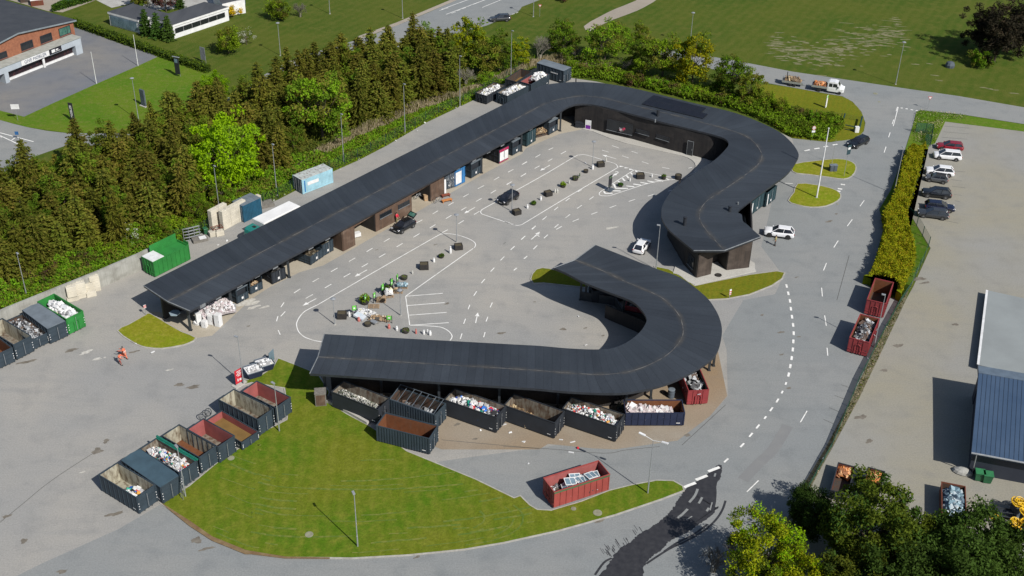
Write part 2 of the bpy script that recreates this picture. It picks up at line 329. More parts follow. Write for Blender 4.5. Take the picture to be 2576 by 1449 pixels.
# dirt / rust / drip stains (flat stains that belong to the paving)
zs=.018; st=MB(); sr=random.Random(5)
def blot(b,c,rx,ry,rz,z,n=22):
    ph=[sr.uniform(0,6.3) for _ in range(4)]
    p=[]
    for i in range(n):
        a=2*PI*i/n; k=1+.22*math.sin(2*a+ph[0])+.18*math.sin(3*a+ph[1])+.12*math.sin(5*a+ph[2])+.1*math.sin(8*a+ph[3])
        x,y=rx*k*math.cos(a),ry*k*math.sin(a); p.append((c[0]+x*math.cos(rz)-y*math.sin(rz),c[1]+x*math.sin(rz)+y*math.cos(rz)))
    b.sheet(p,z)
for k,x,y,rx,ry in (('i',1605,870,.6,.3),('i',1730,890,.9,.3),('m',865,330,.5,.5),('m',910,328,.2,.2),('m',950,240,.3,.4),('m',215,1135,.4,.3),('m',555,1410,.5,.25),('m',60,915,.4,.25),('i',2225,345,.2,.15),('i',240,665,1.0,.3),('i',640,560,.8,.3),('i',1200,575,.6,.2),
 ('n',1480,1280,.35,.15),('o',860,950,.6,.3),('o',1640,190,.3,.2),('k',1650,1320,.4,.2),('l',400,400,.45,.2),('l',405,600,.3,.15),('l',230,245,.3,.15),('l',560,440,.3,.12),('l',470,900,.35,.15),('h',540,1195,.3,.12),('l',1115,1160,.7,.4),('l',1450,520,.6,.4),('l',1325,740,.5,.25),('l',1190,1375,.5,.3),('l',1960,330,.5,.25),('h',830,695,.6,.25),('h',895,628,.3,.15),('k',535,372,.45,.25),('k',735,362,.25,.15),('k',893,430,.25,.12),('k',280,128,.2,.1),('j',2236,408,.5,.25),('1',1990,838,.35,.2),('f',1645,903,.3,.12),('f',1120,950,.2,.1),('m',1760,1130,.6,.4),('m',1850,1205,.7,.2),('m',1025,895,.8,.3),('j',1840,1225,.4,.2),('j',2000,1355,.3,.15),('h',1640,1210,.8,.5),('h',1690,1245,.7,.25)):
    zs+=.00005; blot(st,g(k,x,y),rx,ry,.4,zs)
struct('paving_stains',st,M('oil_stain',(.12,.105,.085),(.2,.18,.15),1.5,.85))
wt=MB(); zz=.022
for k,x,y,rx,ry in (('i',780,575,.7,.3),('i',735,598,.3,.15),('i',868,640,.6,.22),('i',938,627,.2,.1),('2',1000,1010,1.6,.7),('2',1080,1080,.9,.3),('2',1250,1075,.6,.25),('2',900,1040,.9,.4),('i',1515,738,.4,.15),('g',965,755,.9,.3),('m',740,520,.25,.15)):
    zz+=.0004; blot(wt,g(k,x,y),rx,ry,.5,zz)
struct('plaster_dust',wt,M('plaster_dust',(.55,.54,.5),(.38,.36,.32),2.5,.95))
mh=MB()
for k,x,y,r in (('d',1245,838,.45),('d',1278,912,.25),('0',1155,210,.1),('h',905,540,.2),('n',515,1085,.45),('o',843,890,.5),('m',2070,400,.4),('o',628,853,.3)):
    c=g(k,x,y); mh.lathe([(r,0),(r,.145),(r*.8,.15)],14,(*c,0) if k in('n','o') or y==400 else (*c,-.12))
struct('manhole_covers',mh,M('manhole_concrete',(.27,.27,.19),(.17,.17,.12),2,.9))
# ---------- painted markings ----------
mk=MB()
class Rising:                                   # every painted mark lies a hair above the one before
    def __init__(s): s.z=.0
    def up(s,z): s.z+=.00002; return z+s.z
RZ=Rising(); _strip=mk.strip; _sheet=mk.sheet
mk.strip=lambda p,wd,z,**k:_strip(p,wd,RZ.up(z),**k)
mk.sheet=lambda p,z,**k:_sheet(p,RZ.up(z),**k)
def dashes(k,s,wd=.13):
    v=list(map(float,s.replace('|',' ').replace(',',' ').split()))
    for i in range(0,len(v),4): mk.strip([g(k,v[i],v[i+1]),g(k,v[i+2],v[i+3])],wd,.026)
dashes('f','378,1338,435,1300|545,1238,603,1205|710,1147,768,1113|872,1055,928,1022|1028,968,1083,935|1182,880,1236,848|1475,710,1528,682|1620,630,1668,600|1760,553,1808,525|1895,477,1943,450|2025,403,2080,375|2170,325,2217,298|2298,255,2343,230|2420,187,2463,160|655,1292,713,1258|823,1195,883,1162|985,1105,1040,1073|1140,1018,1197,985|1297,925,1352,892|1448,838,1503,805|1595,755,1645,725|1738,672,1788,642|1875,597,1923,568|2008,518,2058,490|2140,445,2188,415|2283,368,2327,340|2410,295,2455,265|1705,797,1757,770|1850,718,1900,687|1990,635,2040,605|2507,765,2543,735|2413,858,2450,825|2320,950,2355,918|2228,1045,2262,1010|2140,1145,2173,1110|2057,1248,2088,1212|1988,1362,2015,1322|2523,945,2558,910|2437,1030,2468,1005|2347,1135,2370,1112')
dashes('g','405,55,447,35|515,92,562,66|287,122,330,97|397,158,438,135|167,187,212,163|280,222,325,198|42,255,90,230|157,292,203,268|28,365,75,340|972,17,1033,38|883,57,943,76|1148,68,1202,85|1063,108,1122,128|1240,160,1300,180|1422,212,1487,224|1655,220,1690,212|665,432,703,410|557,515,593,487|455,595,490,567|350,683,388,650|257,768,290,737|160,860,195,827|65,950,100,918|770,500,808,473|660,580,703,550|557,663,597,633|458,752,493,722|363,847,398,815|268,945,303,910|787,633,842,612|620,697,677,673|473,768,523,740|952,574,1010,552|1122,518,1180,498|1293,470,1352,452|188,1030,213,1008|95,1135,122,1113|1475,425,1505,418')
dashes('j','1938,195,1953,155|1898,325,1915,280|1868,460,1883,412|2135,178,2155,135|2098,305,2115,262|2077,445,2090,400|262,175,290,133|260,258,300,215|222,303,235,257|237,382,255,422|483,98,548,62')
dashes('j','1385,78,1710,52|1392,162,1728,135|1410,248,1745,223|1420,338,1765,315|1378,78,1415,338')
dashes('h','1323,78,1340,28|1107,560,1145,507|993,738,1038,678|872,930,912,868|780,1135,807,1068|770,1368,763,1290|433,353,505,357'); dashes('l','805,343,790,250|818,610,812,540|573,1207,633,1105'); dashes('o','2180,697,2285,595')
dashes('d','1363,1230,1377,1187|1323,1367,1340,1315|1405,1130,1450,960|1396,1112,1408,1072|1430,997,1443,958|1150,0,1160,0'.replace('|1150,0,1160,0',''))
dashes('d','1470,968,1490,968|1515,974,1535,977|1560,983,1583,986|1605,990,1625,993|610,1352,658,1342|697,1335,745,1327|780,1317,820,1310|862,1300,905,1292',.32)
dashes('h','935,363,973,368|908,402,948,407|895,421,932,428',.4)
dashes('b','1740,130,2140,-20|1680,95,1760,70|1700,85,2000,-25|1790,120,1825,108|1838,98,1868,88|1885,80,1920,68|1935,58,1965,46|1985,40,2100,-5|2065,68,2250,-8|2330,130,2355,122|2365,118,2385,112',.16)
dashes('a','0,1190,300,1270|0,1215,160,1290|100,1260,135,1235|0,1225,20,1230',.2)
for s in ('f 580,1449 1000,1205 1640,838 1700,812 1750,806 1830,815 1900,835 1965,862 2000,890 2003,915 1985,938 1940,968 1380,1365','j 584,158 480,210 430,262 405,310 403,345 420,395 460,435 500,455 560,475 625,485 700,490','j 1418,338 1640,348 1720,365 1770,397 1793,430 1790,455 1775,475',
 'g 0,472 120,415 400,258 640,115 680,102 720,98 770,108 900,148 990,175 1015,192 1020,205 1010,222 800,345 500,522 190,710 160,725 130,732 80,725 0,690 f 2360,730 2090,640 2060,628 2050,612 2058,595 2080,580 2190,520','g 1170,235 1080,293 990,350 900,410 868,432 857,450 868,463 900,467 960,463 1100,418 1300,355 1430,332 1600,312 1670,305'):
    k=smooth(pts(s),3,False); mk.strip(k,.13,.0265)
mk.strip(pts('g 1170,235 1300,262 1420,288 1560,310'),.13,.027)
for s in ('1375,385 1410,415','1310,415 1345,460','1250,455 1280,495','1190,495 1225,535','1125,535 1155,555','1065,575 1093,640','1090,640 1270,642','925,680 945,715','945,713 1050,710','1040,675 1165,678','1245,605 1360,618','1345,578 1455,595','1445,553 1555,573','1545,533 1650,553','1650,515 1775,538','1820,500 1865,522'):
    mk.strip(pts('6 '+s),.3,.0275)
def tri(k,x,y,ax,ay,l,wd):
    a=Vector(g(k,x,y)); d=(Vector(g(k,ax,ay))-a).normalized(); n=Vector((-d.y,d.x)); mk.sheet([tuple(a+n*wd/2),tuple(a-n*wd/2),tuple(a+d*l)],.027)
def arrow(k,x0,y0,x1,y1):
    a,b=Vector(g(k,x0,y0)),Vector(g(k,x1,y1)); d=(b-a).normalized(); mk.strip([tuple(a),tuple(b-d*.8)],.14,.026); c=b-d*.9; n=Vector((-d.y,d.x)); mk.sheet([tuple(c+n*.32),tuple(c-n*.32),tuple(b)],.027)
for a in (('f',1033,1130,920,1193),('f',2000,570,1903,625),('f',578,1388,455,1452),('g',417,192,330,242),('g',1010,135,882,100),('g',250,858,327,788),('j',2005,318,2025,225),('g',965,303,1020,262)): arrow(*a)
mk.strip(smooth(pts('g 285,830 300,818 322,832'),3,False),.2,.0268); mk.strip(smooth(pts('g 1015,268 1028,258 1018,250 1000,254'),3,False),.16,.0268)
for x,y in ((1150,325),(1220,345),(1287,367)): tri('6',x,y,x+40,y+2,.75,.55)
cv=pts('h 450,1275 465,1340 480,1408 l 488,190 498,262 508,335 513,410 510,483 505,555 495,632 483,705 468,780 443,860 410,937 367,1013 313,1090 258,1165 192,1245 130,1320 52,1412 o 1995,415')
for i,p in enumerate(cv):
    a=Vector(cv[max(i-1,0)]); c=Vector(cv[min(i+1,len(cv)-1)]); d=(c-a).normalized()*(.45 if i not in(12,13,16) else .3); mk.strip([tuple(Vector(p)-d),tuple(Vector(p)+d)],.29 if i<12 else .22,.026)
for a in (1885,495),(1775,570),(1670,635):
    c=Vector(g('o',*a)); d=Vector((.87,.5)); mk.strip([tuple(c-d*.8),tuple(c+d*.8)],.38,.026)
struct('road_markings',mk,K('white_paint'))
pl=MB()
for s in ('d 1865,1130 2085,1148','d 1850,1180 2085,1200','d 1840,1230 2070,1248','h 1890,240 2050,252','h 1920,320 2020,333','h 1930,380 2050,395','h 1950,455 2020,462','h 1960,510 2000,518','h 1880,690 1990,712'): pl.strip(pts(s),.10,.014)
struct('parking_bay_lines',pl,M('dark_line',(.12,.12,.12),None,3,.9))
# ---------- far surfaces ----------
struct('shop_forecourt',MB().sheet(pts('a 215,1045 120,1025 0,995 -400,900 -400,300 650,180 700,235 900,325 1100,400 1430,500 1230,592 860,752 480,922'),.004),K('gravel_blue'))
struct('service_road',MB().sheet(smooth(pts('a -300,1000 0,1075 250,1140 600,1192 1050,1190 1400,1185 2000,900 b 300,560 960,352 1310,225 1850,-5 2400,-260 3600,-700 4300,-700 3300,-330 2650,-30 2420,60 2390,100 2100,230 1700,330 1300,440 950,580 500,780 0,980 a 1050,1290 600,1300 100,1500 -300,1700'),2),.002),K('asphalt_road'))
struct('cycle_path',MB().sheet(pts('b 950,325 1300,200 1800,-10 1950,-60 2000,-60 1850,-5 1310,225 960,352'),.006),K('path_gravel'))
struct('field_path',MB().sheet(smooth(pts('c 720,235 780,285 860,232 1000,170 1200,95 1340,20 1600,-130 2400,-420 2200,-440 1450,-130 1180,8 1000,80 860,150'),2),.003),K('path_gravel'))
struct('gravel_yard',MB().sheet(pts('a 860,0 1000,70 1180,30 1400,90 1900,60 2150,-60 2100,-260 900,-260'),.004),M('gravel_light',(.42,.42,.4),(.3,.29,.27),.5,.95))
struct('rear_yard',MB().sheet(pts('a -300,-100 400,-100 850,-60 860,0 700,60 560,110 430,100 -50,-40'),.003),K('path_gravel'))
struct('entrance_lawn',MB().sheet(pts('a 0,990 215,1045 480,922 860,752 1230,592 1430,500 1900,640 2000,900 1400,1185 1050,1190 600,1190 250,1140 0,1075 -300,1000 -300,930'),.006),K('verge_grass'))
rp=MB(); sr=random.Random(9)
for i in range(340):
    t=sr.random(); x=300+t*1200+sr.uniform(-60,60); y=400+80*math.sin(t*5)+sr.gauss(0,65); a=sr.uniform(-.1,.5)
    c=g('d',x,y); blot(rp,c,sr.uniform(.25,1.5),sr.uniform(.10,.30),-.15+sr.uniform(-.2,.2),-.010+.0001*i*.1,8)
for x,y in ((1780,675),(1815,720),(2220,785),(2270,795),(2320,805),(1605,575),(1730,570),(2490,835)): blot(rp,g('d',x,y),.8,.25,-.2,-.009,8)
struct('dry_grass_patches',rp,M('dry_grass',(.21,.2,.11),(.12,.12,.05),1.5,.95))

# lines of dry clippings left by the mower, following the edge of the big lawn
LP=pts('j 690,1035 850,1140 1040,1240 1200,1340 n 1390,340 1500,385 2000,590 2350,760 o 150,740 230,820 300,862 n 2576,1120 1900,1210 1400,1260 900,1288 300,1280 0,1230 m 2200,1220 1900,1100 1700,960 1450,800 1700,650 2000,400 2160,305 2310,200 i 2340,1310 2576,1190 j 330,1110 500,1050')
ml=MB(); r_=random.Random(14); zz=.124
low_=smooth(pts('o 300,1090 0,1150 n 1900,1210 1400,1260 900,1288 300,1280 0,1230 m 2200,1220 1900,1100'),6,False)
def mow(c,pr):
    global zz
    n=len(c); i=0
    while i<n-3:
        L_=r_.randint(2,7); seg=c[i:i+L_+1]
        if all(inside(x,y,LP) for x,y in seg) and r_.random()<pr:
            zz+=.00003; ml.strip([(x+r_.uniform(-.05,.05),y+r_.uniform(-.05,.05)) for x,y in seg],r_.uniform(.10,.30),zz)
        i+=L_
for k in range(1,19): mow([(x-k*.12,y+k*.92+.35*math.sin(x*.12+k)) for x,y in low_],.42 if k<12 else .22)
tc=g('n',1750,930)
for k in range(11): mow([(tc[0]+(4+k*1.05)*math.cos(a),tc[1]+(2.2+k*.5)*math.sin(a)) for a in [(-75+q*7.5)*PI/180 for q in range(21)]],.3)
struct('mown_lines',ml,M('clippings',(.165,.180,.028),(.080,.135,.009),1.6,.95,amt=(.38,.58)))
# ================= BUILDINGS =================
def roof_mat():
    m,nt,b,pos=base('roofing_felt',.62,spec=.35)
    uv=_n(nt,'ShaderNodeUVMap'); sp=_n(nt,'ShaderNodeSeparateXYZ'); nt.links.new(uv.outputs[0],sp.inputs[0])
    fr=_n(nt,'ShaderNodeMath',operation='FRACT'); nt.links.new(sp.outputs[0],fr.inputs[0])
    ln=_ramp(nt,fr.outputs[0],.03,.09,(.6,.6,.6),(1,1,1))
    fl=_n(nt,'ShaderNodeMath',operation='FLOOR'); nt.links.new(sp.outputs[0],fl.inputs[0])
    wn=_n(nt,'ShaderNodeTexWhiteNoise',noise_dimensions='1D'); nt.links.new(fl.outputs[0],wn.inputs['W'])
    col=_mix(nt,_ramp(nt,_noise(nt,pos,.12,4),.35,.65),(.027,.033,.043),(.035,.043,.055))
    col=_mix(nt,.5,col,_ramp(nt,wn.outputs[0],0,1,(.82,.82,.82),(1.16,1.16,1.16)),'MULTIPLY')
    col=_mix(nt,.75,col,ln,'MULTIPLY')
    stn=_noise(nt,scaled(nt,uv.outputs[0],(.55,.35,1)),1.6,6,.65); col=_mix(nt,.8,col,_ramp(nt,stn,.3,.7,(.86,.87,.88),(1.14,1.13,1.11)),'MULTIPLY')
    f=_noise(nt,pos,7,3,.7); col=_mix(nt,.5,col,_ramp(nt,f,.25,.75,(.6,.6,.6),(1.35,1.35,1.35)),'MULTIPLY')
    # moss and dust that gathered along the ridge
    v=_n(nt,'ShaderNodeMath',operation='ABSOLUTE'); nt.links.new(sp.outputs[1],v.inputs[0])
    d=_ramp(nt,v.outputs[0],.0,.12,(1,1,1),(0,0,0)); d=_mix(nt,1,d,_ramp(nt,_noise(nt,pos,.35,4),.4,.65),'MULTIPLY')
    col=_mix(nt,_mix(nt,1,d,(.6,)*3,'MULTIPLY'),col,(.085,.075,.06))
    nt.links.new(col,b.inputs['Base Color']); bump(nt,b,f,.3,.02); MC['roofing_felt']=m; return m
roof_mat()
wood('timber_cladding',(.115,.068,.044),(.060,.038,.027),(.17,.12,.09)); wood('dark_cladding',(.024,.020,.019),(.013,.012,.013),(.038,.033,.030))
M('dark_steel',(.035,.042,.05),(.022,.026,.03),2,.5); M('anthracite',(.028,.033,.042),(.018,.02,.026),1.5,.5); M('fascia_metal',(.22,.235,.25),(.13,.14,.15),2,.4)
M('galvanised',(.42,.44,.46),(.3,.32,.34),4,.4,.4); M('glass_dark',(.012,.015,.018),(.02,.024,.03),.5,.08,spec=.6); M('plain_white',(.75,.76,.77),(.6,.6,.6),1.2,.5)
def densify(P):
    out=[P[0]]
    for a,b in zip(P,P[1:]):
        A,B=Vector(a[1]),Vector(b[1])
        if (B-A).length>15:
            for t in (.08,.5,.92): out.append(tuple(tuple(p+(q-p)*t for p,q in zip(u,v)) for u,v in zip(a,b)))
        out.append(b)
    return out
def ribbon(st,n):
    """st: list of (outer,ridge,inner) 3-D points -> refined list"""
    flat=[tuple(c for p in s for c in p) for s in densify(st)]
    sm=smooth(flat,n,False)
    return [(s[0:3],s[3:6],s[6:9]) for s in sm]
def roof(name,st,parent,th=.32,n=5):
    r=ribbon(st,n); V=[];Fc=[];U=[]; N=len(r); u=0; us=[]
    for i,(o,m,k) in enumerate(r):
        if i: u+=(Vector(m)-Vector(r[i-1][1])).length
        us.append(u)
        V+=[o,m,k,(o[0],o[1],o[2]-th),(m[0],m[1],m[2]-th),(k[0],k[1],k[2]-th)]
    V+= [p for i,(o,m,k) in enumerate(r) for p in (o,m,k)]
    B=6*N; uvs=[]
    def q(a,b,c,d,uv=None): Fc.append((a,b,c,d)); uvs.append(uv or [(0,9)]*4)
    for i in range(N-1):
        j=i+1; a=B+3*i; b=B+3*j
        q(a,a+1,b+1,b,[(us[i],1),(us[i],0),(us[j],0),(us[j],1)]); q(a+1,a+2,b+2,b+1,[(us[i],0),(us[i],-1),(us[j],-1),(us[j],0)])
        q(6*i+3,6*j+3,6*j+4,6*i+4); q(6*i+4,6*j+4,6*j+5,6*i+5)
    nt_=len(Fc)
    for i in range(N-1):
        j=i+1
        q(6*i,6*j,6*j+3,6*i+3); q(6*i+2,6*i+5,6*j+5,6*j+2)
    for i in (0,N-1): q(6*i,6*i+1,6*i+4,6*i+3); q(6*i+1,6*i+2,6*i+5,6*i+4)
    me=bpy.data.meshes.new(name); me.from_pydata(V,[],Fc); me.materials.append(K('roofing_felt')); me.materials.append(K('anthracite'))
    me.polygons.foreach_set('material_index',[0 if i<nt_ else 1 for i in range(len(Fc))])
    ul=me.uv_layers.new(name='UVMap'); ul.data.foreach_set('uv',[c for f in uvs for p in f for c in p]); me.update()
    o=bpy.data.objects.new(name,me); COL.objects.link(o); o.parent=parent
    rg=MB(); p=[m for _,m,_ in r]
    for a,b in zip(p,p[1:]):
        d=(Vector(b)-Vector(a)); nn=Vector((-d.y,d.x,0)).normalized()*.055
        A,Bv=Vector(a),Vector(b); z=Vector((0,0,.012)); 
        rg.add([A+nn+z,A-nn+z,Bv-nn+z,Bv+nn+z],[(0,1,2,3)])
    fl=MB()
    for q_ in (r[0],r[-1]):
        for a,b in ((q_[0],q_[1]),(q_[1],q_[2])): fl.tube((a[0],a[1],a[2]-.02),(b[0],b[1],b[2]-.02),.07,6)
    fl.build('edge_flashing',K('fascia_metal'),parent)
    rg.build('ridge_seam',M('seam_dust',(.13,.125,.12),(.04,.042,.045),.9,.9,amt=(.38,.6)),parent)
    return r
def T3(spec,hs):
    out=[]
    for i,t in enumerate(spec.split('/')):
        v=[float(x) for x in t.replace(',',' ').split()]; h=hs(i)
        out.append(tuple((*G(v[2*k],v[2*k+1],h[k]),h[k]) for k in range(3)))
    return out
main=empty('recycling_hall',(0,0,0),0,'long dark S-shaped recycling hall with felt roof over bays and timber walls','building')
SM='361,718 421.5,758 478,782/1350.6,220.5 1364.6,264 1401,286.5/1378.7,212 1407,250 1423.6,271/1434.8,206.5 1460,241.6 1449,262/1491,207.3 1490,243 1477,261/1547,213.5 1519,247 1505,265.4/1617.5,227.5 1580,262 1547,275/1730,255.6 1700,291 1659.6,304.8/1852.5,285 1800,317 1770,332/1945,323 1856,334 1805,341.5/1985,352 1892.7,354 1824,349/2008,384 1915,384 1832,358/2004,404 1913,405 1831,368/1980,437 1892.7,426.4 1814,387.6/1942.4,465.7 1842,463 1791.6,406.7/1900,496 1786,499.4 1743.8,437.6/1857.6,530 1769,516 1695,474/1866,540 1759.3,533 1668,513.5/1869,556 1760.7,552.8 1664,536/1879,564 1772,572.5 1668,555.6/1893,577 1790,595 1687.6,582/1914,595 1822,630 1745,630'
def hm(i):
    if i==0: return (4.5,4.9,4.25)
    t=min(1,i/6); return (4.6+.5*t,5.0+.5*t,4.4+.5*t)
mr=roof('roof',T3(SM,hm),main)
low=empty('curved_canopy',(0,0,0),0,'dark hook-shaped felt roof canopy on posts above the row of waste containers','canopy')
SL='779.3,939.3 799.5,897.6 815.8,840.2/1357,978 1357,932 1357,870/1435,985 1435,938.5 1435,876.7/1547,989 1519,942 1505,879/1617.5,980.6 1589,933 1547,874/1687.6,961 1645.5,911.8 1581,858.4/1758,925.8 1687.6,885 1609,836/1800,892 1713,852.8 1624.4,813.5/1815.5,844.4 1718.5,830.3 1626,799.4/1812.6,807.9 1710,796.6 1614.6,780/1797,774 1687.6,768.5 1589,757/1772,743 1654,743 1533,735/1713,699 1570,707 1465,708/1645,674 1533,689 1433,691/1572,645 1491,670.8 1412,681/1498,616 1446,654 1392.7,673.6'
lr=roof('roof',T3(SL,lambda i:(5.7+.02*i,6.0+.02*i,5.6+.02*i)),low)
def post(parent,x,y,z,r=.13,mat='dark_steel',name='post'):
    b=MB(); b.box(-r,r,-r,r,0,z); b.box(-r*1.6,r*1.6,-r*1.6,r*1.6,0,.04); return b.build(name,K(mat),parent,(x,y,0))
def wall(parent,p,z0,z1,th,mat,name='wall'):
    b=MB()
    for a,c in zip(p,p[1:]):
        A,C=Vector(a),Vector(c); d=(C-A).normalized(); n=Vector((-d.y,d.x))*th/2
        q=[A+n,A-n,C-n,C+n]; b.prism([tuple(v) for v in q],z0,z1)
    return b.build(name,K(mat),parent)
# --- timber section of the long arm ---
def lerp(a,b,t): return (a[0]+(b[0]-a[0])*t,a[1]+(b[1]-a[1])*t)
ax=[(r[2][0],r[2][1]) for r in mr]; ao=[(r[0][0],r[0][1]) for r in mr]
inw=(Vector(ao[4])-Vector(ax[4])).normalized()        # from the inner eave towards the outer eave
def back(p,d): return (p[0]+inw.x*d,p[1]+inw.y*d)
A1=g('f',820,962); A2=g('f',925,905); A3=g('f',1110,787); A4=g('f',1432,618); A5=g('f',1600,516); A6=g('f',1722,452)
wall(main,[back(A1,7.5),A1],0,4.1,.2,'timber_cladding'); wall(main,[(A1[0],A1[1]),A2,],0,4.1,.2,'timber_cladding')
wall(main,[A2,back(A2,7.5)],0,4.1,.18,'dark_cladding'); wall(main,[A3,A4],0,4.15,.2,'timber_cladding'); wall(main,[A3,back(A3,7.5)],0,4.1,.18,'dark_cladding')
wall(main,[A4,back(A4,7.5)],0,4.1,.18,'dark_cladding'); wall(main,[A5,A6],0,4.2,.2,'timber_cladding'); wall(main,[A5,back(A5,7.5)],0,4.1,.18,'dark_cladding'); wall(main,[A6,back(A6,7.5)],0,4.1,.18,'timber_cladding')
wall(main,[A2,A3],3.05,4.1,.2,'timber_cladding','lintel'); wall(main,[A4,A5],3.05,4.15,.2,'timber_cladding','lintel')
# windows in the timber wall
def window(parent,a,b,t0,t1,z0,z1,out=.14):
    P,Q=Vector(lerp(a,b,t0)),Vector(lerp(a,b,t1)); d=(Q-P).normalized(); n=Vector((d.y,-d.x)); ang=math.atan2(d.y,d.x); L=(Q-P).length; P=P+n*out
    f=MB(); h=z1-z0
    f.box(-.08,L+.08,-.05,.02,0,.07); f.box(-.08,L+.08,-.05,.02,h-.07,h); f.box(-.08,-.01,-.05,.02,.07,h-.07); f.box(L+.01,L+.08,-.05,.02,.07,h-.07); f.box(L*.5-.03,L*.5+.03,-.05,.02,.07,h-.07)
    fo=f.build('window',K('anthracite'),parent,(P.x,P.y,z0),ang)
    MB().box(-.005,L+.005,-.02,.0,.07,h-.07).build('pane',K('glass_dark'),fo)
    MB().box(-.12,L+.12,-.14,-.051,-.06,-.005).build('sill',K('fascia_metal'),fo)
    return fo
window(main,A3,A4,.12,.42,1.9,2.6); window(main,A3,A4,.62,.92,1.9,2.6)
# rear partition all along the arm (inner face seen through the open bays)
rb=[tuple(Vector(o)+(Vector(i)-Vector(o))*.30) for o,i in zip(ao,ax)]
cut=[k for k,r in enumerate(mr) if 0<=k]
n1=next(k for k,r in enumerate(mr) if r[1][0]>G(1364,264,5)[0])
wall(main,rb[1:n1-8:2]+[back(A2,7.6)] if 0 else rb[1:n1-1],0,3.3,.16,'dark_cladding','rear_partition')
# --- office wing behind the yard ---
W=smooth(pts('c 640,1120 805,1160 930,1195 1160,1248 1500,1345 1700,1395 P 1775,400 1800,404 1822,405'),3,False)
wall(main,W,0,4.6,.25,'dark_cladding')
wall(main,[g('c',640,1120),g('c',640,900,0)],0,4.5,.2,'dark_cladding'); 
back2=[tuple(Vector(o)+(Vector(i)-Vector(o))*.42) for o,i in zip(ao,ax)]
wall(main,back2[n1-2:-14],0,4.6,.2,'dark_cladding','rear_partition')
def on(spec): return pts(spec)
for s,z0,z1 in (('c 930,1197 1150,1248',.9,2.9),('c 1190,1256 1300,1288',1.6,2.3),('c 1370,1306 1480,1340',1.6,2.3)):
    a,b=pts(s); window(main,a,b,0,1,z0,z1,.2)
a,b=pts('c 1645,1384 1695,1396'); d=(Vector(b)-Vector(a)).normalized(); n=Vector((d.y,-d.x)); ang=math.atan2(d.y,d.x); L=(Vector(b)-Vector(a)).length
f=MB(); f.box(-.05,0,-.1,0,0,2.6); f.box(L,L+.05,-.1,0,0,2.6); f.box(-.05,L+.05,-.1,0,2.6,2.66)
do=f.build('door',K('fascia_metal'),main,(a[0]+n.x*.25,a[1]+n.y*.25,.1),ang); MB().box(.0,L,-.06,-.02,0,2.6).build('pane',K('glass_dark'),do); MB().box(L*.85,L*.9,-.12,-.07,1,1.3).build('handle',K('galvanised'),do)
MB().box(0,.35,-.05,.03,0,2.5).build('shop_shelf',M('shelf_mix',(.25,.05,.06),(.5,.5,.52),3,.7,amt=(.45,.52)),main,(*pts('c 1040,1222')[0],.5),ang) if 0 else None
# --- gatehouse at the end of the wing ---
B1=g('7',1218,885,.15); B2=g('7',1420,833,.15); B3=g('7',1650,775,.15); B4=g('7',1965,738,.15); B0=g('7',910,700,.15); Bm=g('g',1470,830)
dd=(Vector(B4)-Vector(B1)).normalized(); nn=Vector((-dd.y,dd.x))
def ins(p,d): return (p[0]+nn.x*d,p[1]+nn.y*d)
wood('gate_cladding_lit',(.055,.040,.032),(.030,.023,.02),(.09,.07,.058)); wall(main,[B1,B2],.15,4.7,.2,'gate_cladding_lit'); wall(main,[B3,B4],.15,4.8,.2,'gate_cladding_lit'); wall(main,[B2,ins(B2,2.6)],.15,4.7,.18,'dark_cladding'); wall(main,[B3,ins(B3,2.6)],.15,4.7,.18,'dark_cladding')  # browner copy of the dark cladding, painting sunlight onto the front walls
wall(main,[ins(B2,2.6),ins(B3,2.6)],.15,4.7,.18,'dark_cladding'); wall(main,[B2,B3],3.3,4.75,.2,'gate_cladding_lit','lintel')
wall(main,[B1,g('g',1620,1080,.15),Bm,g('g',1560,560)],.15,4.6,.2,'dark_cladding'); wall(main,[B4,g('g',2180,700),g('g',2140,560)],.15,4.8,.2,'dark_cladding')
a,b=ins(B2,2.5),ins(B3,2.5); window(main,a,b,.05,.45,1.2,2.2,.12); 
a,b=lerp(B1,g('g',1620,1080,.15),.25),lerp(B1,g('g',1620,1080,.15),.7); window(main,b,a,0,1,1.0,2.8,.14)
# notch wall on the car side, pale capping
N1=g('g',2205,725); N2=g('g',2160,600); 
wall(main,[g('g',2200,640),g('g',2330,500)],0,4.2,.2,'dark_cladding')
# roof hoods, chimneys, solar array
for k,x,y,h in (('c',1383,1040,1.1),('g',1622,730,1.3),('g',2026,605,.8)):
    z=5.15; c=g(k,x,y,z); b=MB(); b.lathe([(.26,-.3),(.26,h),(.33,h),(.33,h+.12),(.1,h+.16)],12); b.build('chimney',K('anthracite'),main,(*c,z))
for k,x,y in (('c',1360,1085),('g',2100,540)):
    c=g(k,x,y,5.2); MB().lathe([(.12,-.2),(.12,.35)],8).build('roof_vent',K('fascia_metal'),main,(*c,5.2))
sp=[g('c',*q,5.45) for q in ((1345,855),(1875,985),(1785,1065),(1240,935))]
pv=M('solar_cell',(.008,.008,.012),(.012,.011,.017),.6,.35,spec=.3)
for r_ in range(2):
    for c_ in range(9):
        if r_==0 and c_==8: continue
        q=[]
        for u,v in ((c_+.01,r_+.02),(c_+.99,r_+.02),(c_+.99,r_+.98),(c_+.01,r_+.98)):
            t=lerp(sp[0],sp[1],u/9); k_=lerp(sp[3],sp[2],u/9); q.append(lerp(t,k_,v/2))
        MB().prism(q,5.46,5.56).build('solar_panel',pv,main)
rl=MB()
for v in (.0,.5,1.0): rl.strip([lerp(sp[0],sp[3],v),lerp(sp[1],sp[2],v)],.06,5.57)
rl.build('panel_rail',K('dark_steel'),main)
